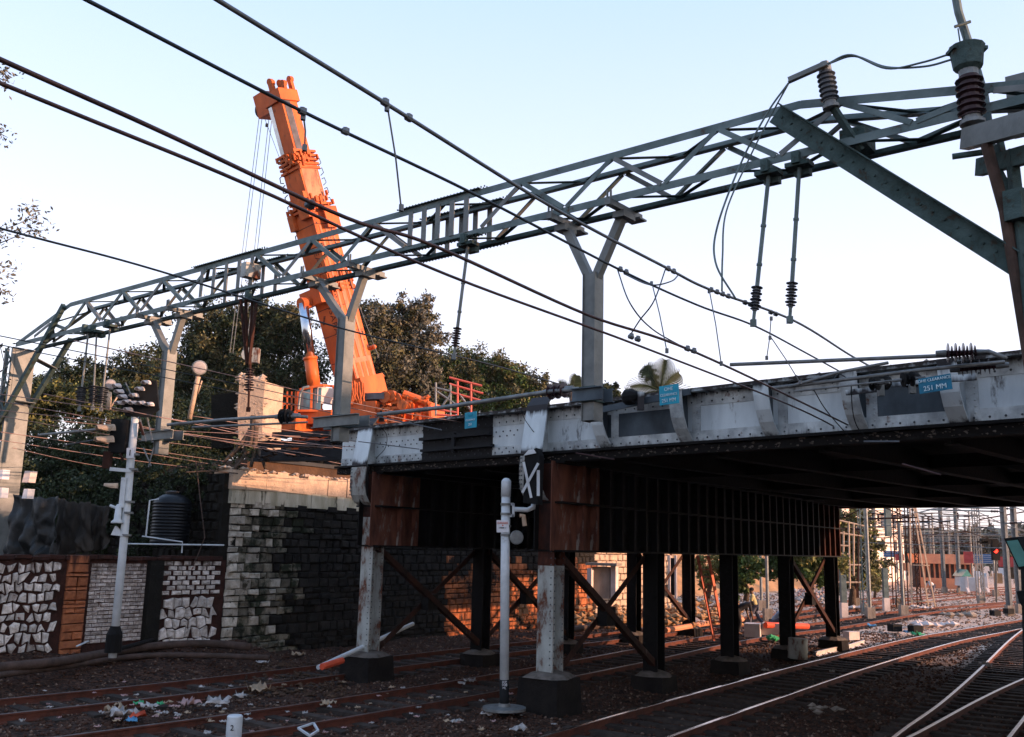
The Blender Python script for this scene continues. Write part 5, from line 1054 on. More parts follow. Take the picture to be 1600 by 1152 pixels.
# overhanging twigs at the left edge belong to a tree standing just outside
t = thing('overhanging_tree', 'tree at the left edge whose sparse leafy twigs reach into the sky', 'tree', V((-11.5, 15.5, 0)))
b = MB(); b.path([V((-11.5, 15.5, -.2)), V((-11.2, 15.2, 4)), V((-10.8, 15, 9))], [.28, .2, .08], 9); b.build('trunk', 'bark', t, True)
tw = []
for tips in (((-60, 150), (0, 112), (12, 125)), ((-60, 240), (2, 210), (12, 215)), ((-80, 400), (0, 362), (40, 345), (62, 335)), ((-60, 420), (0, 380), (45, 362), (68, 360)), ((-70, 460), (0, 415), (20, 420)), ((-60, 480), (0, 450), (5, 462)), ((-60, 560), (0, 540), (12, 590))):
    P = [V((-10.9, 15, D(tips[0][0], tips[0][1], 15).z-.2))]+[D(x, y, 15) for x, y in tips]; b = MB(); b.path(P, [.04, .02, .01]+[.005]*(len(P)-3), 5); b.build('twig', 'bark', t)
    for x, y in tips[1:]: tw.append((D(x-4, y, 15), (.16, .16, .13)))
tw += [(D(2, 118, 15), (.2, .2, .2)), (D(48, 330, 15), (.15, .15, .12)), (D(25, 358, 15), (.18, .1, .08))]
leafobj(leaves(tw, 600, .042, .45), 'leaf_grey', t, 'twig_leaves')
# palms
def palm(px, py, Y_, label, R_, fr, cutx=0):
    c = D(px, py, Y_); t = thing('palm_tree', label, 'palm', V((c.x, c.y, 5 if Y_ > 30 else 0)), 'palm trees behind the bridge')
    b = MB(); b.path([V((c.x+.4, c.y, 4)), V((c.x+.2, c.y, (5+c.z)/2)), c], [.22, .17, .14], 8); b.build('trunk', 'bark', t, True)
    for k, (az, el) in enumerate(fr):
        d = V((math.cos(az), .35*math.sin(az*3), 0)).normalized(); pts = []; n = 12
        for i in range(n+1): s = i/n; pts.append(c+d*(R_*s*math.cos(el))+Z*(R_*(s*math.sin(el)-.55*s*s*math.cos(el))))
        b = MB(); b.path(pts, [.03]*6+[.015]*(n-5), 4)
        for i in range(1, n):
            tg = (pts[i+1]-pts[i-1]).normalized(); sd = tg.cross(V((0, 1, .2))).normalized()
            for j in (0, .5):
                q = pts[i].lerp(pts[i+1], j); L_ = R_*.30*math.sin(math.pi*(i+j+.8)/(n+1.5))+.1
                for s in (-1, 1):
                    e = q+(sd*s*.75+tg*.75-Z*.35).normalized()*L_; w_ = tg*.034; b.add([q-w_, q+w_, e, e-Z*.02], [(0, 1, 2), (0, 2, 3)])
        b.build('frond', 'leaf_dark', t)
palm(1032, 612, 45, 'palm with feathery fronds rising behind the middle blue board', 1.75, [(0.2, 1.0), (.1, .4), (math.pi, 1.1), (math.pi, .6), (1.4, 1.35), (3.0, .1), (.3, -.1), (2.2, 1.2)])
palm(893, 612, 52, 'far palm just left of the nearest drop post', 1.1, [(0.2, 1.0), (math.pi, .9), (.3, .4), (3.0, .3), (1.2, 1.3)])
palm(1003, 628, 44, 'low palm with a single drooping frond left of the middle blue board', 1.2, [(math.pi, .9), (3.0, .5), (math.pi, .2)])
# greenery beyond the bridge
tree('tall sparse tree behind the lattice frames right of the rear pier column', (D(1330, 930, 62).x, 62, 0), [bl(1325, 830, 62, 32, 40), bl(1345, 870, 62, 26, 36), bl(1315, 900, 61, 22, 26), bl(1300, 850, 62, 26, 40)], 9000, .13, 'leaf_olive', .2, m2='leaf_yellow')
tree('bright green bush on the bank seen through the rear pier bracing', (D(1265, 920, 50).x, 50, 1.0), [bl(1250, 880, 50, 34, 26), bl(1285, 890, 50, 22, 30), bl(1215, 880, 51, 25, 22)], 8000, .11, 'leaf_green', .12, 'green_bush', 'bush', m2='leaf_yellow')
tree('green bush seen left of the walking man between dark columns', (D(1165, 930, 50).x, 50, 1.0), [bl(1165, 885, 50, 26, 32), bl(1150, 910, 50, 16, 22)], 5000, .11, 'leaf_green', .12, 'green_bush', 'bush')
tree('yellow green bush above the top of the red ladder', (D(1105, 920, 52).x, 52, 1.0), [bl(1105, 890, 52, 24, 26)], 3000, .11, 'leaf_yellow', .12, 'green_bush', 'bush')
tree('grey green roadside bush beside the lattice tower', (D(1365, 920, 75).x, 75, 0), [bl(1368, 892, 75, 16, 26), bl(1352, 905, 75, 18, 18)], 3500, .12, 'leaf_yellow', .1, 'green_bush', 'bush')
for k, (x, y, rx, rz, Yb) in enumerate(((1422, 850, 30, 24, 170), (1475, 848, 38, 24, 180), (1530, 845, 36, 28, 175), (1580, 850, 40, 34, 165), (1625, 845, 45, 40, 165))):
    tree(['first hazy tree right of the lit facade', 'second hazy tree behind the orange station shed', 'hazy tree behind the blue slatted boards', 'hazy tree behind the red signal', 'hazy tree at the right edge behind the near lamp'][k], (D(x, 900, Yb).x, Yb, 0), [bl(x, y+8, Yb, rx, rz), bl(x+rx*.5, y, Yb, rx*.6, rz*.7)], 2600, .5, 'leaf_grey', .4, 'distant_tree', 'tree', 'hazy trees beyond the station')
# wooded hill on the horizon
hv = np.zeros((8, 90, 3), np.float32)
for j in range(8):
    for i in range(90):
        x = -300+i*14; y = 420+j*18; hv[j, i] = (x, y, -1+(18+9*mn.noise(V((x*.012, 3, 0)))+2.5*mn.noise(V((x*.09, y*.1, 0))))*min(1, j/3))
tag(link('wooded_hill', grid_mesh('wooded_hill', hv), 'hill_green', None, True), kind='structure')
# ------------------------------------------------------------------ things on the terrace and abutment
def slab_px(nm, label, cat, pts, Y_, dp, m, group=None):
    P = [D(x, y, Y_) for x, y in pts]; b = MB(); b.prism(P, (.1, dp, 0)); return tag(b.build(nm, m), label, cat, group)
st_ = thing('masonry_stump', 'broken sunlit masonry stump standing at the end of the bridge parapet', 'pillar', V((D(395, 690, 30).x, 30, 4.9)))
b = MB(); P = [D(x, y, 29.6) for x, y in ((373, 700), (409, 700), (411, 640), (414, 596), (398, 592), (386, 588), (374, 596), (371, 640))]; b.prism(P, (.35, 1.0, 0)); b.build('body', 'coping', st_)
b = MB()
for k in range(260): b.ico(D(random.uniform(373, 412), random.uniform(590, 698), 29.64), random.uniform(.04, .13), (1.4, .5, .8))
tag(b.build('broken_face', 'coping', st_), kind='stuff')
b = MB()
for k in range(40): b.ico(D(random.uniform(374, 412), random.uniform(586, 598), 29.9+random.uniform(-.2, .5)), random.uniform(.05, .14), (1.2, 1, .8))
tag(b.build('broken_top', 'coping', st_), kind='stuff')
be = thing('bearing_girder', 'dark old girders and cable troughs lying on the abutment top under the crane', 'girder', D(480, 705, 27))
for x0, y0, x1, y1, Yq_ in ((404, 690, 566, 700, 27.6), (412, 704, 560, 716, 27.2), (400, 716, 545, 722, 27.0), (430, 676, 520, 684, 28.4)):
    c = D((x0+x1)/2, (y0+y1)/2, Yq_); b = MB(); b.bar(D(x0, (y0+y1)/2, Yq_+.8), D(x1, (y0+y1)/2-2, Yq_-.8), .25, abs(D(x0, y0, Yq_).z-D(x0, y1, Yq_).z)); b.build('beam', 'girder_black', be)
b = MB()
for k in range(120): b.ico(D(random.uniform(404, 560), random.uniform(680, 722), 27.0), random.uniform(.03, .09), (1.8, .8, .6))
tag(b.build('debris', 'dark_shade_steel', be), kind='stuff')
b = MB(); b.prism([D(x, y, 31) for x, y in ((330, 700), (372, 700), (372, 612), (330, 618))], (.3, .8, 0)); b.build('dark_block', 'mortar_dark', st_)
t = thing('fig_roots', 'brown fig tree roots creeping over the abutment corner', 'roots', D(385, 735, 28.4))
for k, pts in enumerate((((396, 650), (392, 690), (380, 715), (360, 740)), ((400, 660), (398, 700), (392, 730)), ((388, 680), (372, 700), (350, 722)), ((396, 690), (408, 712), (415, 732)), ((392, 670), (384, 700), (368, 728), (372, 760)))):
    b = MB(); b.path(curve_pts([D(x, y, 28.3-.1*i) for i, (x, y) in enumerate(pts)], 5), [.09-.004*i for i in range((len(pts)-1)*5+1)], 7); b.build('root', 'bark', t, True)
leafobj(leaves([(D(384, 700, 28.3), (.5, .3, .5)), (D(362, 735, 28.2), (.5, .3, .25))], 700, .06), 'leaf_dark', t, 'foliage')
def cloth(label, pts, Y_, m, top_sag=.06, fold=.10, seed=0):     # hanging tarpaulin: top edge pixels, drop
    n, k_ = 46, 26; g = np.zeros((k_, n, 3), np.float32)
    (x0, y0), (x1, y1), (x2, y2), (x3, y3) = pts
    for j in range(k_):
        v = j/(k_-1)
        for i in range(n):
            u = i/(n-1); a = V((x0, y0, 0)).lerp(V((x1, y1, 0)), u); c = V((x3, y3, 0)).lerp(V((x2, y2, 0)), u); q = a.lerp(c, v)
            p = D(q.x, q.y, Y_-.4*u); f = fold*(.3+.6*v)*(.6*math.sin(u*13+seed+3.5*mn.noise(V((u*3, v*2.2, seed))))+.35*math.sin(u*29+v*4+seed+3*mn.noise(V((u*2, v*4, seed))))+2.2*mn.noise(V((u*4, v*3, seed+5)))+.8*mn.noise(V((u*11, v*7, seed+5))))
            g[j, i] = (p.x-f*.3, p.y-f, p.z-top_sag*math.sin(math.pi*u)*(1-v)+.05*mn.noise(V((u*9, v*4, seed))))
    me = grid_mesh('tarpaulin', g); o = link('tarpaulin', me, m, None, True); s = o.modifiers.new('t', 'SOLIDIFY'); s.thickness = .006
    return tag(o, label, 'tarpaulin', 'tarpaulins hung along the wall top')
cloth('shiny black plastic tarpaulin hung in folds above the far left wall', ((22, 772), (92, 776), (88, 868), (10, 868)), 25.2, 'tarp_black', seed=1, fold=.13)
cloth('grey brown cloth tarpaulin hanging beside the black one', ((90, 778), (142, 784), (140, 862), (86, 868)), 25.6, 'tarp_grey', seed=4)
cloth('short dark grey tarpaulin nearest the signal mast', ((138, 784), (172, 790), (166, 858), (134, 862)), 25.9, 'tarp_grey', seed=8)
# water tank with white pipe frame
tk = D(264, 852, 28.0); t = thing('water_tank', 'black ribbed plastic water tank standing on the terrace', 'water tank', V((tk.x, tk.y, tk.z)))
prof = [(0, .52)]
for k in range(13): prof += [(.06+k*.09, .52), (.085+k*.09, .545), (.11+k*.09, .545), (.135+k*.09, .52)]
prof += [(1.28, .50), (1.42, .30), (1.45, .18)]
b = MB(); b.lathe(tk, Z, prof, 26); b.build('body', 'tank_black', t, True); b = MB(); b.lathe(tk+Z*1.45, Z, [(0, .22), (.07, .22), (.09, .15)], 18); b.build('lid', 'tank_black', t)
b = MB(); b.path([D(228, 838, 27), D(234, 782, 27), D(248, 780, 27)], .022, 7); b.build('frame_pipe', 'pole_white', t)
b = MB(); b.path([D(222, 838, 27), D(285, 847, 27), D(284, 864, 27)], .02, 7); b.build('outlet_pipe', 'pole_white', t)
t = tag(MB().tube(D(196, 850, 26.4), D(350, 852, 27.8), .022, 7).build('white_pipe', 'pole_white'), 'long white water pipe lying along the terrace edge below the tank', 'pipe')
tag(MB().path([D(306, 720, 27.2), D(314, 790, 27.0), D(320, 840, 26.9), D(302, 885, 26.7)], .014, 6).build('hanging_cable', 'pipe_brown'), 'thin loose cable hanging down over the terrace right of the tank', 'cable')
tag(MB().path([D(290, 738, 27.5), D(330, 736, 27.6), D(372, 740, 27.7)], .02, 6).build('branch', 'bark'), 'thin bare branch lying across the wing wall', 'branch')
# small sign plates and floodlights on the left
for x0, y0, w_, h_, lb, m in ((34, 736, 14, 18, 'pale lit equipment plate beside the left leg of the beam', 'relay_white'), (34, 764, 10, 15, 'smaller white equipment plate below the lit one at far left', 'sign_white'), (-3, 734, 8, 15, 'white notice plate fixed on the left leg', 'sign_white'), (-4, 762, 7, 16, 'lower white notice plate fixed on the left leg', 'sign_white')):
    slab_px('equipment_plate', lb, 'plate', ((x0, y0+h_), (x0+w_*.75, y0+h_), (x0+w_, y0), (x0+w_*.35, y0)), 23.6, .14, m)
def flood(px, py, r_, pb, Y_, label):
    t = thing('floodlight', label, 'floodlight', D(pb[0], pb[1], Y_), 'floodlights on posts'); c = D(px, py, Y_); d = V((.45, -.85, -.1)).normalized()
    b = MB(); b.lathe(c+d*.10, -d, [(0, r_), (.02, r_*1.1), (.06, r_*1.1), (.07, r_), (.20, r_*.6), (.26, r_*.3)], 20); h = b.build('lamp_housing', 'galv', t)
    b = MB(); b.lathe(c+d*.102, d, [(0, r_*.9), (.008, r_*.8), (.012, .02)], 20); b.build('lens', 'lens', h)
    b = MB(); b.tube(c-Z*.2, D(pb[0], pb[1], Y_), .06, 12); b.tube(c+V((-.05, 0, -.1)), c-Z*.6, .03, 6); b.tube(D((px+pb[0])/2+12, (py+20), Y_), D(px-2, py+40, Y_), .02, 6); b.build('post', 'coping', t, True)
flood(311, 575, .17, (296, 655), 23.5, 'round floodlight on a sunlit post right of the leftmost drop post')
flood(172, 601, .13, (170, 640), 24.5, 'small double floodlight half hidden behind thin overhead wires')
# ------------------------------------------------------------------ left colour light signal with route indicator
SB_ = D(178, 1003, 19.5); Ys = 19.5
sgm = thing('signal_mast', 'white signal mast at left carrying a fan shaped route indicator with hoods', 'railway signal', SB_)
b = MB(); b.path([SB_-Z*.3, D(193, 850, Ys), D(205, 712, Ys), D(213, 640, Ys)], .078, 12); b.build('pole', 'pole_white', sgm, True)
b = MB(); b.lathe(SB_-Z*.2, Z, [(0, .16), (.35, .15), (.5, .09)], 12); b.build('pole_base', 'dark_shade_steel', sgm)
for y in (712, 735, 786, 803, 838): b = MB(); b.lathe(D(180+(1003-y)*.103, y, Ys), Z, [(0, .10), (.04, .10)], 12); b.build('clamp_ring', 'galv', sgm)
b = MB(); P = [D(x, y, Ys-.1) for x, y in ((176, 604), (186, 598), (208, 624), (222, 598), (244, 594), (248, 640), (232, 652), (196, 650))]; b.prism(P, (0, .06, 0)); ri = b.build('indicator_plate', 'black_paint', sgm)
def hood(px, py, Y_, r_, L_, parent, m='coping', d=V((-.35, -.85, -.12))):
    d = d.normalized(); c = D(px, py, Y_); x = d.cross(Z).normalized(); y = x.cross(d); vs = []; n = 8
    for t_, k in ((0, 1.), (L_, .85)):
        for rr in (r_*k, r_*k*.86):
            for i in range(n+1): a = math.radians(-10+200*i/n); vs.append(c+d*t_*(1 if i not in (0, n) else .5)+(x*math.cos(a)+y*math.sin(a))*rr)
    m_ = n+1; f = [(i, i+1, 2*m_+i+1, 2*m_+i) for i in range(n)]+[(m_+i, 3*m_+i, 3*m_+i+1, m_+i+1) for i in range(n)]+[(2*m_+i, 2*m_+i+1, 3*m_+i+1, 3*m_+i) for i in range(n)]+[(0, 2*m_, 3*m_, m_), (n, m_+n, 3*m_+n, 2*m_+n)]
    b = MB(); b.add(vs, f); return b.build('hood', m, parent)
for x, y in ((232, 600), (222, 610), (213, 620), (186, 605), (190, 614), (195, 622), (202, 630), (237, 634), (224, 632), (212, 632), (190, 632), (204, 642)): hood(x, y, Ys-.12, .075, .16, ri, 'relay_white')
for x0, y0, x1, y1 in ((244, 606, 232, 628), (196, 598, 206, 620), (218, 652, 228, 690), (230, 652, 238, 688), (224, 700, 236, 728), (240, 700, 232, 730)): b = MB(); b.bar(D(x0, y0, Ys), D(x1, y1, Ys), .022, .022); b.build('stay_bar', 'galv', sgm)
b = MB(); b.obox(D(188, 682, Ys), V((.16, 0, 0)), V((0, .14, 0)), Z*.34); sh = b.build('signal_head', 'black_paint', sgm)
for x, y in ((178, 672), (176, 690)): hood(x, y, Ys-.2, .12, .34, sh, d=V((-.7, -.6, -.1)))
for x, y in ((190, 668), (186, 700), (218, 660)): b = MB(); b.bar(D(x, y, Ys-.1), D(x+6, y+20, Ys-.1), .06, .04); b.build('bracket', 'rust_steel', sgm)
b = MB(); b.bar(D(172, 733, Ys-.1), D(206, 736, Ys-.05), .07, .07); b.build('side_arm', 'pole_white', sgm); b = MB(); b.box(D(168, 719, Ys-.1), (.14, .14, .34)); b.build('red_box', 'rust_steel', sgm)
b = MB(); b.prism([D(x, y, Ys-.12) for x, y in ((197, 716), (209, 716), (209, 700), (198, 700))], (0, .02, 0)); b.build('number_plate', 'sign_white', sgm)
text('1', .17, D(203, 708, Ys-.135), (1, 0, 0), (0, 0, 1), 'black_paint', sgm)
b = MB(); b.box(D(193, 770, Ys-.05), (.10, .12, .60)); b.build('cable_box', 'pole_white', sgm); hood(184, 762, Ys-.1, .09, .26, sgm, d=V((-1, -.3, 0)))
b = MB(); b.lathe(D(183, 818, Ys-.1), Z, [(0, .12), (.03, .12), (.08, .07), (.34, .06), (.38, .03)], 12); b.build('bell', 'pole_white', sgm, True)
b = MB(); b.prism([D(x, y, Ys-.1) for x, y in ((173, 836), (192, 838), (186, 828), (180, 822))], (0, .08, 0)); b.build('foot_bracket', 'pole_white', sgm); b = MB(); b.path([D(182, 794, Ys), D(172, 790, Ys)], .03, 6); b.build('lever', 'pole_white', sgm)
# ------------------------------------------------------------------ white pole with junction arm in the centre
CP0 = D(788, 1104, 19.3); cp = thing('white_signal_pole', 'white painted tubular signal pole with black base standing before the bridge piers', 'signal pole', CP0); Yc = 19.3
b = MB(); b.path([D(788, 1062, Yc), D(789, 900, Yc), D(790.5, 775, Yc)], .088, 16); b.build('pole', 'pole_white', cp, True)
b = MB(); b.path([CP0-Z*.2, D(788, 1062, Yc)], .091, 16); b.build('black_foot', 'black_paint', cp, True)
b = MB(); b.lathe(D(790.5, 776, Yc), Z, [(0, .098), (.30, .098), (.32, .088), (.36, .05), (.37, .01)], 16); b.build('cap', 'pole_white', cp, True)
b = MB(); b.lathe(CP0-Z*.06, Z, [(0, .42), (.05, .42), (.06, .36), (.06, .12), (.12, .11)], 18); b.build('base_plate', 'galv', cp)
for z_, sz, tx in ((1066, .055, 'SHP'), (1070.5, .075, '108'), (1075.5, .055, 'ML')): text(tx, sz, D(788, z_, Yc-.1), (1, 0, 0), (0, 0, 1), 'sign_white', cp)
for y in (790, 805, 824, 838): b = MB(); b.lathe(D(790.3, y, Yc), Z, [(0, .105), (.045, .105)], 16); b.build('clamp_ring', 'galv', cp)
b = MB(); x0 = D(799, 0, Yc).x
for y in (788, 806): b.bar(D(796, y, Yc), D(803, y, Yc), .05, .05)
b.bar(D(802, 787, Yc), D(802, 808, Yc), .05, .05); b.build('arm_bracket', 'pole_white', cp)
b = MB(); b.path([D(804, 796, Yc), D(824, 797, Yc), D(833, 793, Yc), D(834, 784, Yc)], [.05, .05, .055, .05], 10); b.build('side_arm', 'pole_white', cp, True)
b = MB(); b.lathe(D(807, 840, Yc-.05), V((.3, -1, 0)), [(0, .14), (.02, .14), (.03, .12)], 18); b.build('round_disc', 'galv', cp)
b = MB(); b.path([D(812, 806, Yc), D(818, 806, Yc), D(820, 822, Yc)], .045, 8); b.build('bell_mouth', 'coping', cp)
b = MB(); pl = [D(x, y, Yc-.11) for x, y in ((776, 832), (795, 832), (795, 813), (776, 813))]; b.prism(pl, (0, .012, 0)); pn = b.build('notice_plate', 'sign_white', cp)
text('DANGER', .052, D(785.5, 817.5, Yc-.116), (1, 0, 0), (0, 0, 1), 'litter_red', cp); text('25000 V', .040, D(785.5, 825, Yc-.116), (1, 0, 0), (0, 0, 1), 'black_paint', cp)
b = MB(); b.prism([D(785.5, 819.5, Yc-.118), D(784, 822, Yc-.118), D(787, 822, Yc-.118)], (0, .004, 0)); b.build('warning_mark', 'litter_red', cp)
# covered signal head with crossed white bars on the pier column
xs_ = thing('crossed_signal', 'black covered signal head with crossed white bars hung beside the pier column', 'railway signal', D(828, 745, 19.0))
b = MB(); b.prism([D(x, y, 18.9) for x, y in ((817, 786), (840, 788), (843, 712), (838, 700), (820, 708))], (.1, .22, 0)); b.build('housing', 'black_paint', xs_)
for p, q in (((818, 722), (830, 778)), ((841, 724), (816, 770))): b = MB(); b.bar(D(*p, 18.85), D(*q, 18.85), .05, .02, V((0, 1, 0))); b.bar(D(*p, 18.87), D(*q, 18.87), .02, .05, V((0, 1, 0))); b.build('cross_bar', 'pole_white', xs_)
b = MB(); b.prism([D(x, y, 18.85) for x, y in ((818, 712), (838, 708), (834, 702), (826, 703))], (0, .2, 0)); b.bar(D(841, 735, 18.9), D(841, 775, 18.9), .04, .06); b.build('bracket', 'pole_white', xs_)
# ------------------------------------------------------------------ near lamp housing at the right edge
nl_ = thing('near_lamp', 'near tilted lamp housing with teal glass and black frame at the right edge', 'lamp', D(1600, 960, 11))
P = [D(x, y, 10.8) for x, y in ((1571, 844), (1590, 842), (1612, 884), (1592, 888))]; c_ = sum(P, V())/4
b = MB(); b.prism([c_+(p-c_)*1.12 for p in P], (.22, .25, .02)); hn = b.build('housing', 'black_paint', nl_)
b = MB(); b.prism([c_+(p-c_)*.92+V((-.01, -.02, 0)) for p in P], (.01, .02, 0)); b.build('glass_pane', 'teal', hn)
b = MB(); b.prism([D(x, y, 10.9) for x, y in ((1588, 924), (1612, 922), (1620, 1010), (1604, 960), (1592, 940))], (.2, .3, 0)); b.bar(D(1603, 880, 11.1), D(1612, 1200, 11.1), .08, .08); b.build('post', 'black_paint', nl_)
# ------------------------------------------------------------------ beyond the bridge: masts, sheds, cabinets
def lattice(b, p, h, w0, w1, step=.5):
    n = int(h/step)
    for sx, sy in ((-1, -1), (1, -1), (1, 1), (-1, 1)): b.bar(p+V((sx*w0, sy*w0, 0)), p+V((sx*w1, sy*w1, h)), .06, .06, V((0, 1, 0)))
    for k in range(n):
        z0, z1 = h*k/n, h*(k+1)/n; a, c = w0+(w1-w0)*k/n, w0+(w1-w0)*(k+1)/n; s = 1 if k % 2 else -1
        b.bar(p+V((-a*s, -a, z0)), p+V((c*s, -c, z1)), .035, .035, V((0, 1, 0))); b.bar(p+V((a, -a*s, z0)), p+V((c, c*s, z1)), .035, .035, V((1, 0, 0)))
def mast(px, pyb, kind, label, h=10, arms=(), name='catenary_mast', m='galv', w_=.2):
    p = G(px, pyb, 0); t = thing(name, label, 'mast', p, 'overhead line masts beyond the bridge')
    b = MB()
    if kind == 'lat': lattice(b, p, h, w_, w_*.8)
    elif kind == 'tube': b.tube(p, p+Z*h, w_*.6, 10)
    else: b.bar(p, p+Z*h, .05, w_*1.4, V((0, 1, 0))); b.bar(p+V((-.1*1, 0, 0)), p+V((-.1, 0, h)), .02, w_, V((1, 0, 0))); b.bar(p+V((.1, 0, 0)), p+V((.1, 0, h)), .02, w_, V((1, 0, 0)))
    b.build('post', m, t)
    b = MB(); b.box(p+Z*.12, (.42, .42, .62)); b.build('footing', 'concrete', t)
    for (z_, L_, sg, ang) in arms:
        b = MB(); q = p+V((L_*sg*.86, -L_*sg*.5, z_+ang)); a_ = p+V((0, -.15, z_)); b.tube(a_, q, .045, 7); b.tube(p+V((0, -.1, z_+1.2)), a_.lerp(q, .85), .035, 6); b.build('bracket_arm', 'rust_steel' if m != 'galv' else 'galv', t)
        b = MB(); sheds(b, a_.lerp(q, .08), q-a_, 5, .08, .11, .05); b.build('insulator', 'insul', t)
    return t
mast(1353, 955, 'lat', 'lattice mast with tree behind, left of the lit facade', 10, ((5.2, 3, 1, .1), (6.4, 2.5, 1, 0), (4.6, 2.5, -1, .1)), m='truss_paint')
mast(1405, 945, 'lat', 'sturdy lattice mast in front of the lit facade', 11, ((5.4, 3.4, 1, .0), (6.8, 3, 1, .2), (5.8, 2.6, -1, .2)), w_=.28, m='rust_steel')
gt = thing('guyed_tower', 'lattice tower with wide splayed sunlit legs between the tracks', 'mast', G(1438, 948, 0)); p = G(1438, 948, 0)
b = MB(); lattice(b, p+V((-.1, .6, 0)), 11, .3, .22); b.build('post', 'rust_steel', gt)
for dx in (-.75, .75, .3): b = MB(); b.bar(p+V((dx, -.5, 0)), p+V((dx*.12-.1, .3, 7.4)), .08, .08, V((0, 1, 0))); b.build('splayed_leg', 'coping', gt)
for z_ in (.35, 2.6): b = MB(); b.bar(p+V((-.78+z_*.09, -.48, z_)), p+V((.78-z_*.09, -.48, z_)), .07, .07); b.build('cross_rail', 'coping', gt)
MS = [(1476, 925, 'flat', 'slim mast left of the pale cabinets', 10, ((5.2, 5, -1, .1), (6.6, 4, -1, .3))), (1500, 926, 'flat', 'slim mast standing directly before the pale cabinets', 10, ((5.3, 5, 1, 0), (4.6, 3, -1, 0))), (1462, 915, 'tube', 'thin pale pole by the orange shed', 8, ()), (1521, 921, 'tube', 'thin tubular pole right of the teal roof', 8, ()),
      (1533, 940, 'lat', 'mast with long pipe boom left of the red signal', 10, ((6.2, 6, -1, 0), (5.4, 3, 1, -.2))), (1556, 930, 'tube', 'thin post under the red signal lamp', 3.2, ()), (1578, 958, 'flat', 'mast just left of the near lamp', 10, ((5.9, 4, -1, .1), (5.2, 3, 1, .2))), (1594, 955, 'flat', 'mast behind the near lamp housing', 10, ((6.2, 4, -1, .1),)),
      (1370, 920, 'flat', 'slim mast beside the grey green bush', 9, ((5.2, 4, 1, .1), (6.3, 4, 1, .1))), (1447, 905, 'flat', 'far slim mast behind the guyed tower', 9, ((5.2, 5, 1, 0), (6.4, 4, -1, .1))), (1487, 902, 'lat', 'far lattice mast between the slim masts', 10, ((6.6, 7, -1, 0), (5.0, 4, 1, 0))), (1512, 900, 'flat', 'farthest slim mast above the teal roof', 10, ((6.0, 6, -1, 0),)), (1338, 945, 'flat', 'rusty mast right of the frames on the bank', 9, ((5.4, 3, 1, .1),)), (1424, 900, 'tube', 'far thin pole beside the splayed tower', 8, ()),
      (1360, 962, 'tube', 'bright slender pole in front of the left lattice mast', 9, ()), (1412, 958, 'tube', 'bright slender pole in front of the sturdy mast', 5, ()), (1200, 965, 'tube', 'pale pole behind the walking man', 7, ()), (1190, 950, 'tube', 'sunlit orange post behind the walking man', 7, ())]
for x, y, k, lb, h, ar in MS: mast(x, y, k, lb, h, ar, m='galv' if 'rust' not in lb else 'rust_steel', w_=.14 if k == 'tube' else .2)
for x, yb, yt, lb in ((1319, 962, 890, 'short grey stub pillar with pale foot at the left of the yard'), (1385, 952, 888, 'short grey stub pillar before the sturdy lattice mast')):
    t = thing('stub_pillar', lb, 'pillar', G(x, yb)); p = G(x, yb); hh = D(x, yt, p.y).z; b = MB(); b.box(p+Z*(hh*.6+.0), (.28, .28, hh*.8)); b.build('shaft', 'truss_paint', t); b = MB(); b.box(p+Z*.28, (.34, .34, .75)); b.build('foot', 'relay_white', t)
# long pipe booms and wires in the yard
for k, (x0, y0, x1, y1, Y_, lb) in enumerate(((1474, 804, 1545, 806, 75, 'long horizontal pipe boom above the yard'), (1340, 812, 1470, 802, 70, 'upper wire spanning beside the lit facade'), (1330, 835, 1600, 838, 80, 'middle wire across the yard'), (1340, 848, 1600, 850, 90, 'lower wire across the yard'), (1410, 822, 1560, 815, 72, 'wire above the sturdy lattice mast'), (1400, 795, 1600, 860, 65, 'slanting wire down to the right edge'), (1480, 790, 1600, 830, 60, 'slanting stay wire near the red signal'), (1325, 800, 1440, 850, 66, 'slanting wire in front of the facade'), (1330, 828, 1420, 822, 68, 'wire at mid height before the facade'), (1530, 812, 1600, 800, 66, 'short boom at the upper right of the yard'), (1440, 840, 1560, 842, 85, 'wire level with the hazy trees'))):
    tag(MB().tube(D(x0, y0, Y_), D(x1, y1, Y_), .05 if 'boom' in lb else .025, 6).build('yard_wire', 'rust_steel' if k % 2 else 'galv'), lb, 'wire', 'yard wires and booms')
rg = random.Random(3)
for k in range(9):
    x = [1372, 1395, 1420, 1450, 1470, 1496, 1518, 1545, 1572][k]; y = 800+rg.random()*14; p = D(x, y, 62+k*2)
    t = tag(sheds(MB(), p, V((.06, 0, -1)), 5, .09, .11, .05).build('yard_insulator', 'insul'), 'small hanging insulator in the yard, number seen through the bridge opening', 'insulator', 'small insulators in the yard'); t['label'] = ['small insulator above the left lattice mast', 'small insulator just left of the sturdy mast', 'small insulator left of the splayed tower', 'small insulator right of the splayed tower', 'small insulator under the pipe boom end', 'small insulator above the pale cabinets', 'small insulator above the teal roof', 'small insulator left of the red signal', 'small insulator above the near lamp'][k]
# drop box hanging in the yard
t = thing('hanging_box_post', 'square drop post hanging over the yard before the lit facade', 'drop post', D(1387, 835, 58)); b = MB(); b.obox(D(1387, 812, 58), V((.16, 0, 0)), V((0, .16, 0)), Z*1.0); b.build('post', 'truss_paint', t); b = MB(); b.tube(D(1375, 802, 58), D(1400, 802, 58), .04, 6); b.build('crossbar', 'truss_paint', t)
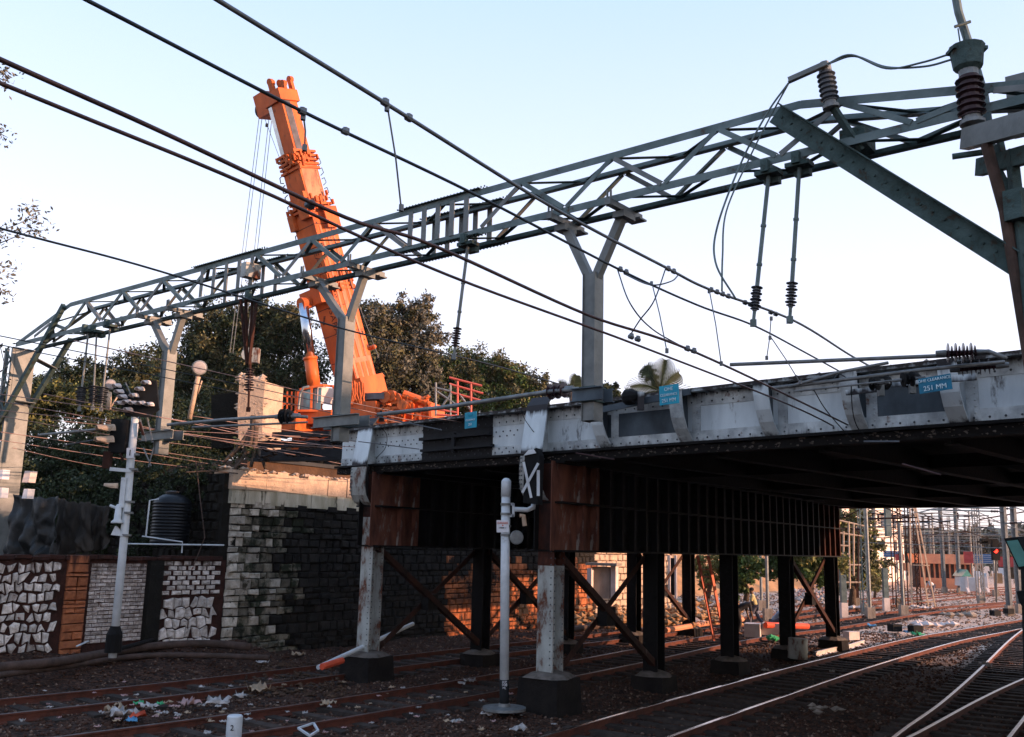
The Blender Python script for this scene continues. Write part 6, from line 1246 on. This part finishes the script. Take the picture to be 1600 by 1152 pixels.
# lattice frames (scaffolding) on the bank
t = thing('scaffold', 'tall rusty pipe frames standing on the bank beyond the rear pier', 'scaffold', D(1330, 915, 56))
for x0, y0, x1, y1 in ((1309, 822, 1309, 918), (1318, 830, 1318, 915), (1326, 815, 1328, 920), (1341, 830, 1341, 918), (1306, 832, 1348, 838), (1308, 852, 1326, 853), (1306, 882, 1345, 883), (1308, 910, 1345, 910), (1306, 866, 1326, 866), (1334, 818, 1334, 900), (1306, 812, 1350, 822)):
    b = MB(); b.tube(D(x0, y0, 56), D(x1, y1, 56), .05, 6); b.build('frame_pipe', 'rust_steel' if x0 % 2 else 'coping', t)
# lit facade
fb = thing('lit_building', 'pale pink apartment facade catching the low sun beyond the bridge', 'building', G(1370, 910, 0)); Yb = 118
b = MB(); F0, F1 = D(1318, 850, Yb-16), D(1412, 850, Yb+18); F0.z = F1.z = -.2; fn_ = V((F0.y-F1.y, F1.x-F0.x, 0)).normalized(); b.prism([F0, F1, F1+fn_*10, F0+fn_*10], (0, 0, 22)); b.build('wall', 'bld_pink', fb)
for fl in range(6):
    for k in range(4):
        u = .1+k*.23; c = F0.lerp(F1, u); dd = (F1-F0).normalized(); b = MB(); b.obox(c+dd*1.2-fn_*.03+Z*(1.8+fl*2.9), dd*1.0, fn_*.06, Z*.6); b.build('window', 'bld_dark', fb)
        b = MB(); b.obox(c+dd*1.2-fn_*.3+Z*(2.6+fl*2.9), dd*1.4, fn_*.3, Z*.06); b.build('ledge', 'bld_pink', fb)
# platform shed and boards
sdh = thing('station_shed', 'long orange roofed platform shed in the yard behind the masts', 'building', G(1480, 905, 0)); Yd = 105
xa, xb = D(1436, 870, Yd).x, D(1512, 870, Yd).x; z0, z1 = D(1470, 881, Yd).z, D(1470, 866, Yd).z
b = MB(); b.prism([V((xa, Yd, z0)), V((xb, Yd-3, z0)), V((xb, Yd-2.5, z1)), V((xa, Yd+.5, z1))], (1, 5, 0)); b.build('roof', 'shed_orange', sdh)
b = MB(); b.prism([V((xa, Yd+2, -.1)), V((xb, Yd-1, -.1)), V((xb, Yd-1, z0-.02)), V((xa, Yd+2, z0-.02))], (.8, 3, 0)); b.build('interior', 'bld_dark', sdh)
for k in range(12): x = xa+(xb-xa)*(k+.5)/12; b = MB(); b.bar(V((x, Yd+.6-3*(k/12), 0)), V((x, Yd+.6-3*(k/12), z0)), .14, .14, V((0, 1, 0))); b.build('post', 'shed_orange', sdh)
b = MB(); b.prism([V((xa, Yd, -.1)), V((xb, Yd-3, -.1)), V((xb, Yd-3, .95)), V((xa, Yd, .95))], (.3, 1, 0)); b.build('platform_edge', 'shed_orange', sdh)
for x0, y0, x1, y1, Y_, lb, m in ((1507, 862, 1520, 880, 100, 'dark red end board of the orange shed', 'shed_red'), (1562, 870, 1584, 886, 95, 'dark red board right of the red signal', 'shed_red')):
    b = MB(); pbox(b, x0, y0, x1, y1, Y_, .4); t_ = b.build('red_board', m); tag(t_, lb, 'board')
def slatboard(x0, y0, x1, y1, Y_, n, label):
    t = thing('slatted_board', label, 'board', D((x0+x1)/2, y1, Y_))
    for k in range(n): b = MB(); ya = y0+(y1-y0)*k/n; pbox(b, x0, ya, x1, ya+(y1-y0)/n*.62, Y_, .1); b.build('slat', 'board_blue', t)
    b = MB(); pbox(b, x0, y0, x1, y1, Y_+.15, .05); b.build('backing', 'sign_white', t)
    for x in (x0+3, x1-3): b = MB(); b.bar(D(x, y1, Y_+.3), V((D(x, y1, Y_+.3).x, Y_+.3, 0)), .12, .12, V((0, 1, 0))); b.build('post', 'galv', t)
slatboard(1523, 866, 1556, 881, 92, 5, 'blue and white slatted board beside the red signal'); slatboard(1381, 861, 1404, 871, 90, 3, 'blue slatted board between the two lattice masts')
# pale cabinets, teal roofed hut, white sheets
t = thing('cabinet_row', 'pale grey trackside wall panels with slanting white buttresses in the yard', 'cabinet', G(1520, 926, 0)); Yk = 80
for k, (x0, x1) in enumerate(((1501, 1510), (1512, 1527), (1529, 1541))): b = MB(); pbox(b, x0, 902+k*.5, x1, 924, Yk, .5); b.build('panel', 'box_grey', t)
for x in (1510, 1528, 1541): b = MB(); b.bar(D(x, 901, Yk-.2), D(x+1, 920, Yk-.3), .2, .2); b.bar(D(x+1, 919, Yk-.3), D(x+4, 927, Yk-.6), .2, .2); b.build('buttress', 'relay_white', t)
t = thing('teal_roof_hut', 'small hut with a teal pitched roof behind the pale panels', 'hut', G(1511, 916, 0)); b = MB(); b.prism([D(x, y, 88) for x, y in ((1503, 901), (1519, 901), (1511, 890))], (.5, 3, 0)); b.build('roof', 'teal', t); b = MB(); b.prism([D(x, y, 88.3) for x, y in ((1504, 916), (1518, 916), (1518, 901.5), (1504, 901.5))], (.4, 2.4, 0)); b.build('wall', 'box_grey', t)
for x0, y0, x1, y1, Y_, lb, m in ((1524, 893, 1534, 902, 86, 'white parked vehicle body behind the pale panels', 'sign_white'), (1563, 888, 1574, 899, 90, 'white sheet covered load right of the red signal', 'cloth_white'), (1535, 896, 1541, 903, 86, 'small blue white box beside the hut', 'cloth_blue'), (1556, 896, 1566, 912, 84, 'brown heap of sleepers under the red signal', 'earth_orange'), (1410, 880, 1419, 892, 80, 'striped red white booth near the sturdy mast', 'shed_orange'), (1400, 866, 1412, 876, 84, 'red board above the striped booth', 'shed_red')):
    b = MB(); pbox(b, x0, y0, x1, y1, Y_, 1.2); o_ = b.build('yard_object', m); o_.name = {'white parked': 'parked_vehicle', 'white sheet': 'covered_load'}.get(' '.join(lb.split()[:2]), 'yard_box'); tag(o_, lb, 'yard load')
# red signal
t = thing('red_signal', 'colour light signal showing a bright red aspect beyond the bridge', 'railway signal', G(1556, 932, 0)); Yq = 62
b = MB(); b.box(D(1555, 860, Yq), (.42, .3, 1.25)); hd_ = b.build('signal_head', 'black_paint', t); b = MB(); b.lathe(D(1556, 861, Yq-.17), V((0, -1, 0)), [(0, .13), (.03, .12), (.05, .02)], 14); b.build('red_lens', 'red_lamp', hd_)
hood(1556, 861, Yq-.2, .2, .3, hd_, 'black_paint', V((0, -1, 0))); b = MB(); b.box(D(1545, 846, Yq), (1.0, .25, .35)); b.box(D(1535, 847, Yq), (.6, .25, .12)); b.build('top_bracket', 'black_paint', t); b = MB(); b.tube(D(1556, 875, Yq), G(1557, 940, 0), .07, 8); b.build('post', 'galv', t)
# ladder on the front pier
t = thing('ladder', 'red metal ladder leaning against the pier beam', 'ladder', G(1118, 1000, 0)); e0, e1 = G(1116, 1001, 0), D(1090, 868, 35.2)
sdv = V((.30, -.08, 0))
for s in (0, 1): b = MB(); b.bar(e0+sdv*s*1.2, e1+sdv*s*1.2, .07, .09); b.build('stile', 'ladder_red', t)
for k in range(11): b = MB(); p = e0.lerp(e1, (k+.6)/11.5); b.bar(p, p+sdv*1.2, .035, .035); b.build('rung', 'ladder_red', t)
# lit masonry, kiosk and rubble seen through the piers
rwz = thing('rear_wall', 'sunlit block wall beyond the abutment seen between the pier columns', 'wall', V((3.7, 44.2, 0))); R0_ = V((3.7, 44.2, 0))+PD*.4
b = MB(); b.obox(R0_+PD*4-PN*.3+Z*1.6, PD*4, PN*.28, Z*1.8); b.build('core', 'mortar_red', rwz)
it = []
for r_, z in enumerate(np.arange(.2, 3.3, .3)):
    for u in np.arange((r_ % 2)*.2, 7.5, .44): it.append((rect(u, z, u+.40, z+.27, .015), random.uniform(.03, .09), 'coping'))
place_stones(rwz, R0_, PD, PN, it, 'stone_block', 'coping')
def lone(nm, lb, cat, x0, y0, x1, y1, Y_, dp, m, group=None): b = MB(); pbox(b, x0, y0, x1, y1, Y_, dp); return tag(b.build(nm, m), lb, cat, group)
t = thing('kiosk', 'pale concrete kiosk with two white side posts seen left of the first X brace', 'kiosk', D(945, 945, 41))
for x0, x1, y0 in ((917, 924, 888), (954, 962, 882)): b = MB(); pbox(b, x0, y0, x1, 935, 41, .5); b.build('side_post', 'relay_white', t)
b = MB(); pbox(b, 925, 886, 953, 935, 41.2, .8); b.build('panel', 'concrete', t); b = MB(); pbox(b, 914, 880, 964, 884, 40.9, 1.0); b.build('roof', 'concrete', t)
t = thing('kiosk', 'narrow white framed booth seen between the first and second inner columns', 'kiosk', D(1052, 935, 44))
for x in (1044, 1054, 1066): b = MB(); pbox(b, x, 868, x+3, 935, 44, .2); b.build('post', 'relay_white', t)
b = MB(); pbox(b, 1047, 872, 1054, 930, 44.2, .5); b.build('panel', 'black_paint', t)
b = MB()
for k in range(500):
    x = random.uniform(880, 1160); p = G(x, random.uniform(948, 985), .1); b.ico(p+Z*random.uniform(0, .5), random.uniform(.06, .22), (1.3, 1, .7))
tag(b.build('rubble_heap', 'earth_orange'), 'heap of lit brown rubble beyond the trestle columns', 'rubble', kind='stuff')
for k, (pts, r_, lb, m) in enumerate(((((885, 985), (960, 975), (1040, 962)), .11, 'brown pipe lying across behind the trestle columns', 'pipe_brown'), (((905, 945), (925, 955), (945, 968)), .05, 'thin pale pipe sticking out of the rubble', 'coping'), (((1040, 985), (1100, 975), (1160, 968)), .10, 'orange brown pipe lying near the ladder foot', 'shed_orange'))):
    b = MB(); b.path([G(x, y, .25) for x, y in pts], r_, 8); tag(b.build('pipe', m), lb, 'pipe', 'pipes lying beyond the piers')
lone('concrete_slab', 'pale concrete slab under the walking man, left one of two', 'slab', 1163, 975, 1187, 996, 38.5, .8, 'relay_white'); lone('concrete_slab', 'pale concrete slab under the walking man, right one of two', 'slab', 1191, 975, 1232, 993, 38.7, .8, 'relay_white')
for x0, x1 in ((1196, 1262),): b = MB(); b.path([G(x0, 977, .35), G(x1, 979, .25)], .12, 8); tag(b.build('orange_pipe', 'litter_red'), 'bright orange red pipe lying behind the inner columns', 'pipe')
b = MB()
for k in range(9): b.ico(D(1204+random.uniform(-7, 7), 997+random.uniform(-3, 3), 37), .13, (1.4, 1, .8))
tag(b.build('green_sack', 'litter_green'), 'green plastic sack lying before the pale slabs', 'sack')
dp_ = G(1246, 1027, 0); b = MB(); b.lathe(dp_-Z*.05, V((.05, 0, 1)), [(0, .26), (.02, .30), (.2, .29), (.22, .31), (.42, .29), (.6, .30), (.62, .26)], 16); tag(b.build('rusty_drum', 'column_paint', None, True), 'rusty pale drum beside the pier pedestal', 'drum')
for px, py, sx, lb, m in ((1290, 1113, 21, 'broken pale concrete slab lying on the dark ground at lower centre right', 'concrete'), (1340, 952, 24, 'white rubble pile beside the left stub pillar', 'relay_white'), (1440, 950, 13, 'pale slab below the guyed tower', 'relay_white'), (1460, 978, 30, 'long pale heap of broken slabs in the yard', 'relay_white'), (1500, 962, 26, 'grey spoil heap near the far rail', 'concrete')):
    p = G(px, py, 0); b = MB(); k_ = p.y/1500*sx
    for k in range(16): b.ico(p+V((random.uniform(-1, 1)*k_, random.uniform(-.3, .3), random.uniform(0, .12))), k_*.22, (1.5, 1, .7))
    tag(b.build('slab_debris', m), lb, 'debris', None)
for k, (x, y, Y_) in enumerate(((1398, 981, 0), (1430, 983, 0), (1555, 958, 0), (1576, 955, 0), (1330, 993, 0))):
    p = G(x, y, .12); b = MB(); b.box(p, (.5, .35, .3), .4); tag(b.build('track_box', 'black_paint' if k < 4 else 'relay_white'), ['small black box on the pale slab heap', 'second black box right of the pale slab heap', 'black and white lineside box, left of the pair', 'black and white lineside box, right of the pair', 'small white block beside the curving rail'][k], 'box')
# ------------------------------------------------------------------ pipes along the wall, litter, small things in the foreground
def gp(pts, z): return curve_pts([G(x, y, z) for x, y in pts], 6)
PIP = [([(-60, 1052), (0, 1043), (90, 1034), (170, 1020), (250, 1009), (330, 1006), (390, 1011)], .105, .36, 'thick brown pipe running along the foot of the stone wall', 'pipe_brown'),
       ([(-60, 1066), (0, 1055), (110, 1040), (210, 1026), (300, 1024), (420, 1028)], .07, .22, 'second brown pipe lying in front of the thick one', 'pipe_brown'),
       ([(170, 1018), (230, 1002), (285, 985), (315, 976), (440, 972)], .05, .5, 'dark cable duct rising along the wall foot', 'dark_shade_steel'),
       ([(120, 1010), (165, 990), (212, 966)], .022, .55, 'thin white pipe leaning on the wall near the signal mast', 'pole_white')]
for pts, r_, z_, lb, m in PIP: tag(MB().path(gp(pts, z_), r_, 9).build('wall_pipe', m, None, True), lb, 'pipe', 'pipes along the wall foot')
tag(MB().tube(D(497, 1043, 22.5), D(645, 975, 26.3), .055, 8).build('conduit', 'pole_white'), 'long pale conduit lying slanted behind the left pier column', 'pipe')
tag(MB().tube(D(503, 1042, 22.2), D(535, 1032, 22.8), .075, 8).build('red_sleeve', 'litter_red'), 'red plastic sleeve on the lower end of the pale conduit', 'sleeve')
pm = G(365, 1150, 0); b = MB(); b.lathe(V((pm.x, pm.y, -.25)), Z, [(0, .125), (.55, .125), (.57, .11)], 18); pmo = thing('marker_post', 'short white round marker post standing at the bottom left between rails', 'marker post', pm); b.build('post', 'pole_white', pmo, False)
text('2', .12, V((pm.x, pm.y-.13, .14)), (1, 0, 0), (0, 0, 1), 'black_paint', pmo)
t = thing('bent_frame', 'bent pale metal strip frame lying on the ballast near the marker post', 'scrap metal', G(480, 1140, 0)); F_ = [G(x, y, .05) for x, y in ((466, 1138), (490, 1130), (497, 1142), (484, 1150))]
for i in range(4): b = MB(); b.bar(F_[i], F_[(i+1) % 4], .035, .03); b.build('strip', 'pole_white', t)
def crumple(px, py, s, m, label, group=None, name='litter_sheet', z=-.08):
    p = G(px, py, z); n = 7; g = np.zeros((n, n, 3), np.float32); a = random.uniform(0, 3)
    for j in range(n):
        for i in range(n):
            u, v = (i/(n-1)-.5)*s, (j/(n-1)-.5)*s*.8; g[j, i] = (p.x+u*math.cos(a)-v*math.sin(a)+random.uniform(-.1, .1)*s, p.y+u*math.sin(a)+v*math.cos(a), p.z+.03+abs(random.gauss(0, .17))*s)
    o = link(name, grid_mesh(name, g), m); o.modifiers.new('t', 'SOLIDIFY').thickness = .004; return tag(o, label, 'litter', group)
for px, py, s, m, lb in ((340, 1103, .42, 'litter_white', 'largest crumpled white sheet between the two left tracks'), (296, 1104, .36, 'litter_pink', 'pale pink crumpled sheet left of the largest white sheet'), (190, 1121, .52, 'litter_white', 'big dirty white bag in the litter pile at lower left'), (214, 1124, .30, 'litter_red', 'red and white wrapper in the litter pile'), (180, 1115, .36, 'litter_tan', 'tan rag at the left of the litter pile'), (216, 1103, .18, 'litter_green', 'bright green bag scrap in the litter pile'), (249, 1103, .15, 'litter_green', 'second green scrap right of the litter pile'), (232, 1108, .32, 'litter_white', 'pale wrapper between the two green scraps'), (205, 1130, .2, 'litter_blue', 'dark blue scrap under the white bag'),
                         (430, 1003, .30, 'litter_white', 'white scrap in the dark before the abutment'), (466, 1026, .34, 'litter_tan', 'tan lump of sacking before the abutment'), (410, 1038, .3, 'litter_white', 'thin white strip beside the left track'), (735, 1068, .26, 'litter_white', 'white scrap beside the rail behind the white pole'), (722, 1071, .20, 'litter_white', 'white crumpled bit left of the scrap behind the white pole'), (714, 1131, .20, 'litter_white', 'small white scrap on the ballast at bottom centre'), (762, 1120, .22, 'litter_white', 'small pale scrap at the foot of the white pole'), (810, 1144, .26, 'litter_white', 'white scrap by the bottom rail right of the white pole'), (375, 1092, .28, 'litter_white', 'flat white scrap near the left rail'), (404, 1082, .42, 'litter_tan', 'tan crumpled heap on the sleepers at left'), (514, 1103, .26, 'litter_tan', 'flat pale stone coloured sheet between the left rails'), (1196, 1050, .20, 'litter_white', 'white scrap lying in the shade on the curving rail'), (1300, 1052, .14, 'litter_white', 'small white scrap on the dark track bed right'),
                         (1362, 980, .4, 'litter_blue', 'blue bag beside the yard rail'), (1418, 990, .4, 'litter_blue', 'pale blue bag on the spoil in the yard'), (1434, 994, .45, 'litter_green', 'pale green bag on the spoil in the yard'), (1540, 1043, .35, 'litter_white', 'white strip beside the crossing rails')):
    crumple(px, py, s, m, lb)
for k in range(120):
    px, py = (random.uniform(20, 900), random.uniform(1062, 1150)) if k < 70 else (random.gauss(240, 70), random.gauss(1112, 14)); crumple(px, py, random.uniform(.05, .13), random.choice(['litter_white', 'litter_tan', 'litter_pink', 'litter_white']), 'tiny crumpled scrap of litter lying loose on the ballast', 'tiny scraps of litter on the ballast', 'litter_scrap')
b = MB()
for k in range(160): b.ico(G(random.uniform(1225, 1310), random.uniform(925, 945), .2)+Z*random.uniform(0, .5), random.uniform(.05, .16), (1.3, 1, .8))
tag(b.build('rubbish_pile', 'litter_white'), 'spread of pale rubbish along the bank behind the rear pier', 'rubbish', kind='stuff')
b = MB()
for k in range(60): b.ico(G(random.uniform(1232, 1300), random.uniform(924, 942), .3)+Z*random.uniform(.1, .6), random.uniform(.05, .13), (1.3, 1, .8))
tag(b.build('coloured_rubbish', 'litter_pink'), 'coloured plastic bits mixed in the rubbish along the bank', 'rubbish', kind='stuff')
# dark grime heap at the right of the left track
b = MB()
for k in range(500): b.ico(G(random.uniform(380, 540), random.uniform(1035, 1090), -.1)+Z*random.uniform(-.05, .05), random.uniform(.02, .06), (1.3, 1, .8))
tag(b.build('earth_heap', 'earth'), 'brown clods of earth heaped between the left tracks', 'earth', kind='stuff')

# ------------------------------------------------------------------ more of the yard and of the wire tangle
rg = random.Random(11)
for k in range(16):
    x = 1345+k*16+rg.uniform(-5, 5); yb = rg.uniform(893, 912)
    L_ = 'distant yard mast number one'.replace('number one', ['above the left stub pillar', 'behind the left lattice mast', 'behind the grey green bush', 'left of the striped booth', 'behind the sturdy lattice mast', 'over the left end of the orange shed', 'behind the splayed tower', 'before the orange shed roof', 'over the middle of the orange shed', 'right of the middle of the shed', 'left of the dark red end board', 'behind the teal roofed hut', 'behind the blue slatted board', 'between slatted board and red signal', 'behind the right dark red board', 'behind the near teal lamp'][k])
    o = mast(x, yb, rg.choice(['flat', 'tube', 'flat']), L_, rg.uniform(7, 10), ((5.3, rg.uniform(2, 5), rg.choice([-1, 1]), .1), (6.4, rg.uniform(2, 4), rg.choice([-1, 1]), .2)), m='galv' if k % 2 else 'rust_steel', w_=.15); o['group'] = 'distant masts crowding the yard'
for k in range(22):
    y0 = 798+k*2.6+rg.uniform(-2, 2); Y_ = rg.uniform(55, 95); x0 = 1312+rg.uniform(0, 60)
    tag(MB().tube(D(x0, y0, Y_), D(x0+rg.uniform(120, 260), y0+rg.uniform(-14, 16), Y_+rg.uniform(-6, 12)), .022, 5).build('yard_wire', 'rust_steel' if k % 2 else 'galv'), 'one of the thin wires criss crossing above the distant yard', 'wire', 'thin wires above the yard')
TW_ = [((20, 700), (250, 742), 5.15, 'wire sagging across the black hollow under the low bundle'), ((60, 655), (470, 682), 5.75, 'wire passing just under the leftmost drop post beam'), ((150, 690), (560, 745), 5.4, 'wire starting at the signal mast and dropping toward the left pier'), ((250, 672), (520, 700), 5.6, 'wire from the drop post to the bearing girders'), ((300, 650), (620, 690), 5.9, 'wire running under the middle cantilever tube'), ((360, 668), (560, 690), 5.7, 'wire close above the dark girders on the abutment'), ((0, 650), (330, 700), 5.35, 'wire crossing the side arm of the signal mast'), ((560, 640), (740, 668), 6.1, 'wire lying before the left outrigger'), ((600, 655), (800, 690), 6.0, 'wire before the black attachment frame'), ((380, 745), (470, 755), 4.9, 'short wire over the pale coping')]
for p_, q_, z_, lb in TW_: wire([G(*p_, z_), G((p_[0]+q_[0])/2, (p_[1]+q_[1])/2+4, z_-.04), G(*q_, z_)], .010, lb, 'cable_pink', None, ext=False)
for (x0, y0, x1, y1, Y_, lb) in ((585, 650, 690, 672, 20, 'short pale tie rod before the left outrigger'), (560, 690, 655, 702, 21, 'turnbuckle rod below the left outrigger top'), (900, 708, 960, 718, 16, 'short bright wire splice under the girder edge'), (1350, 690, 1405, 690, 13.5, 'thin horizontal spreader hanging below the girder'), (1410, 725, 1470, 742, 13, 'faint steady rod in the dark under the bridge')):
    tag(MB().tube(D(x0, y0, Y_), D(x1, y1, Y_-.4), .012, 6).build('tie_rod', 'cable_grey' if y0 < 700 else 'cable_rust'), lb, 'rod')
hb_ = MB(); hb_.box((0, 30, 20), (2800, 2800, 44)); hz = hb_.build('haze', None); tag(hz, kind='stuff')
hm = bpy.data.materials.new('haze'); hm.use_nodes = True; hn = hm.node_tree; hn.nodes.remove(hn.nodes['Principled BSDF'])
pv = hn.nodes.new('ShaderNodeVolumePrincipled'); pv.inputs['Color'].default_value = (.95, .90, .88, 1); pv.inputs['Density'].default_value = .00012; pv.inputs['Anisotropy'].default_value = .2
hn.links.new(pv.outputs[0], hn.nodes['Material Output'].inputs['Volume']); hz.data.materials.append(hm)
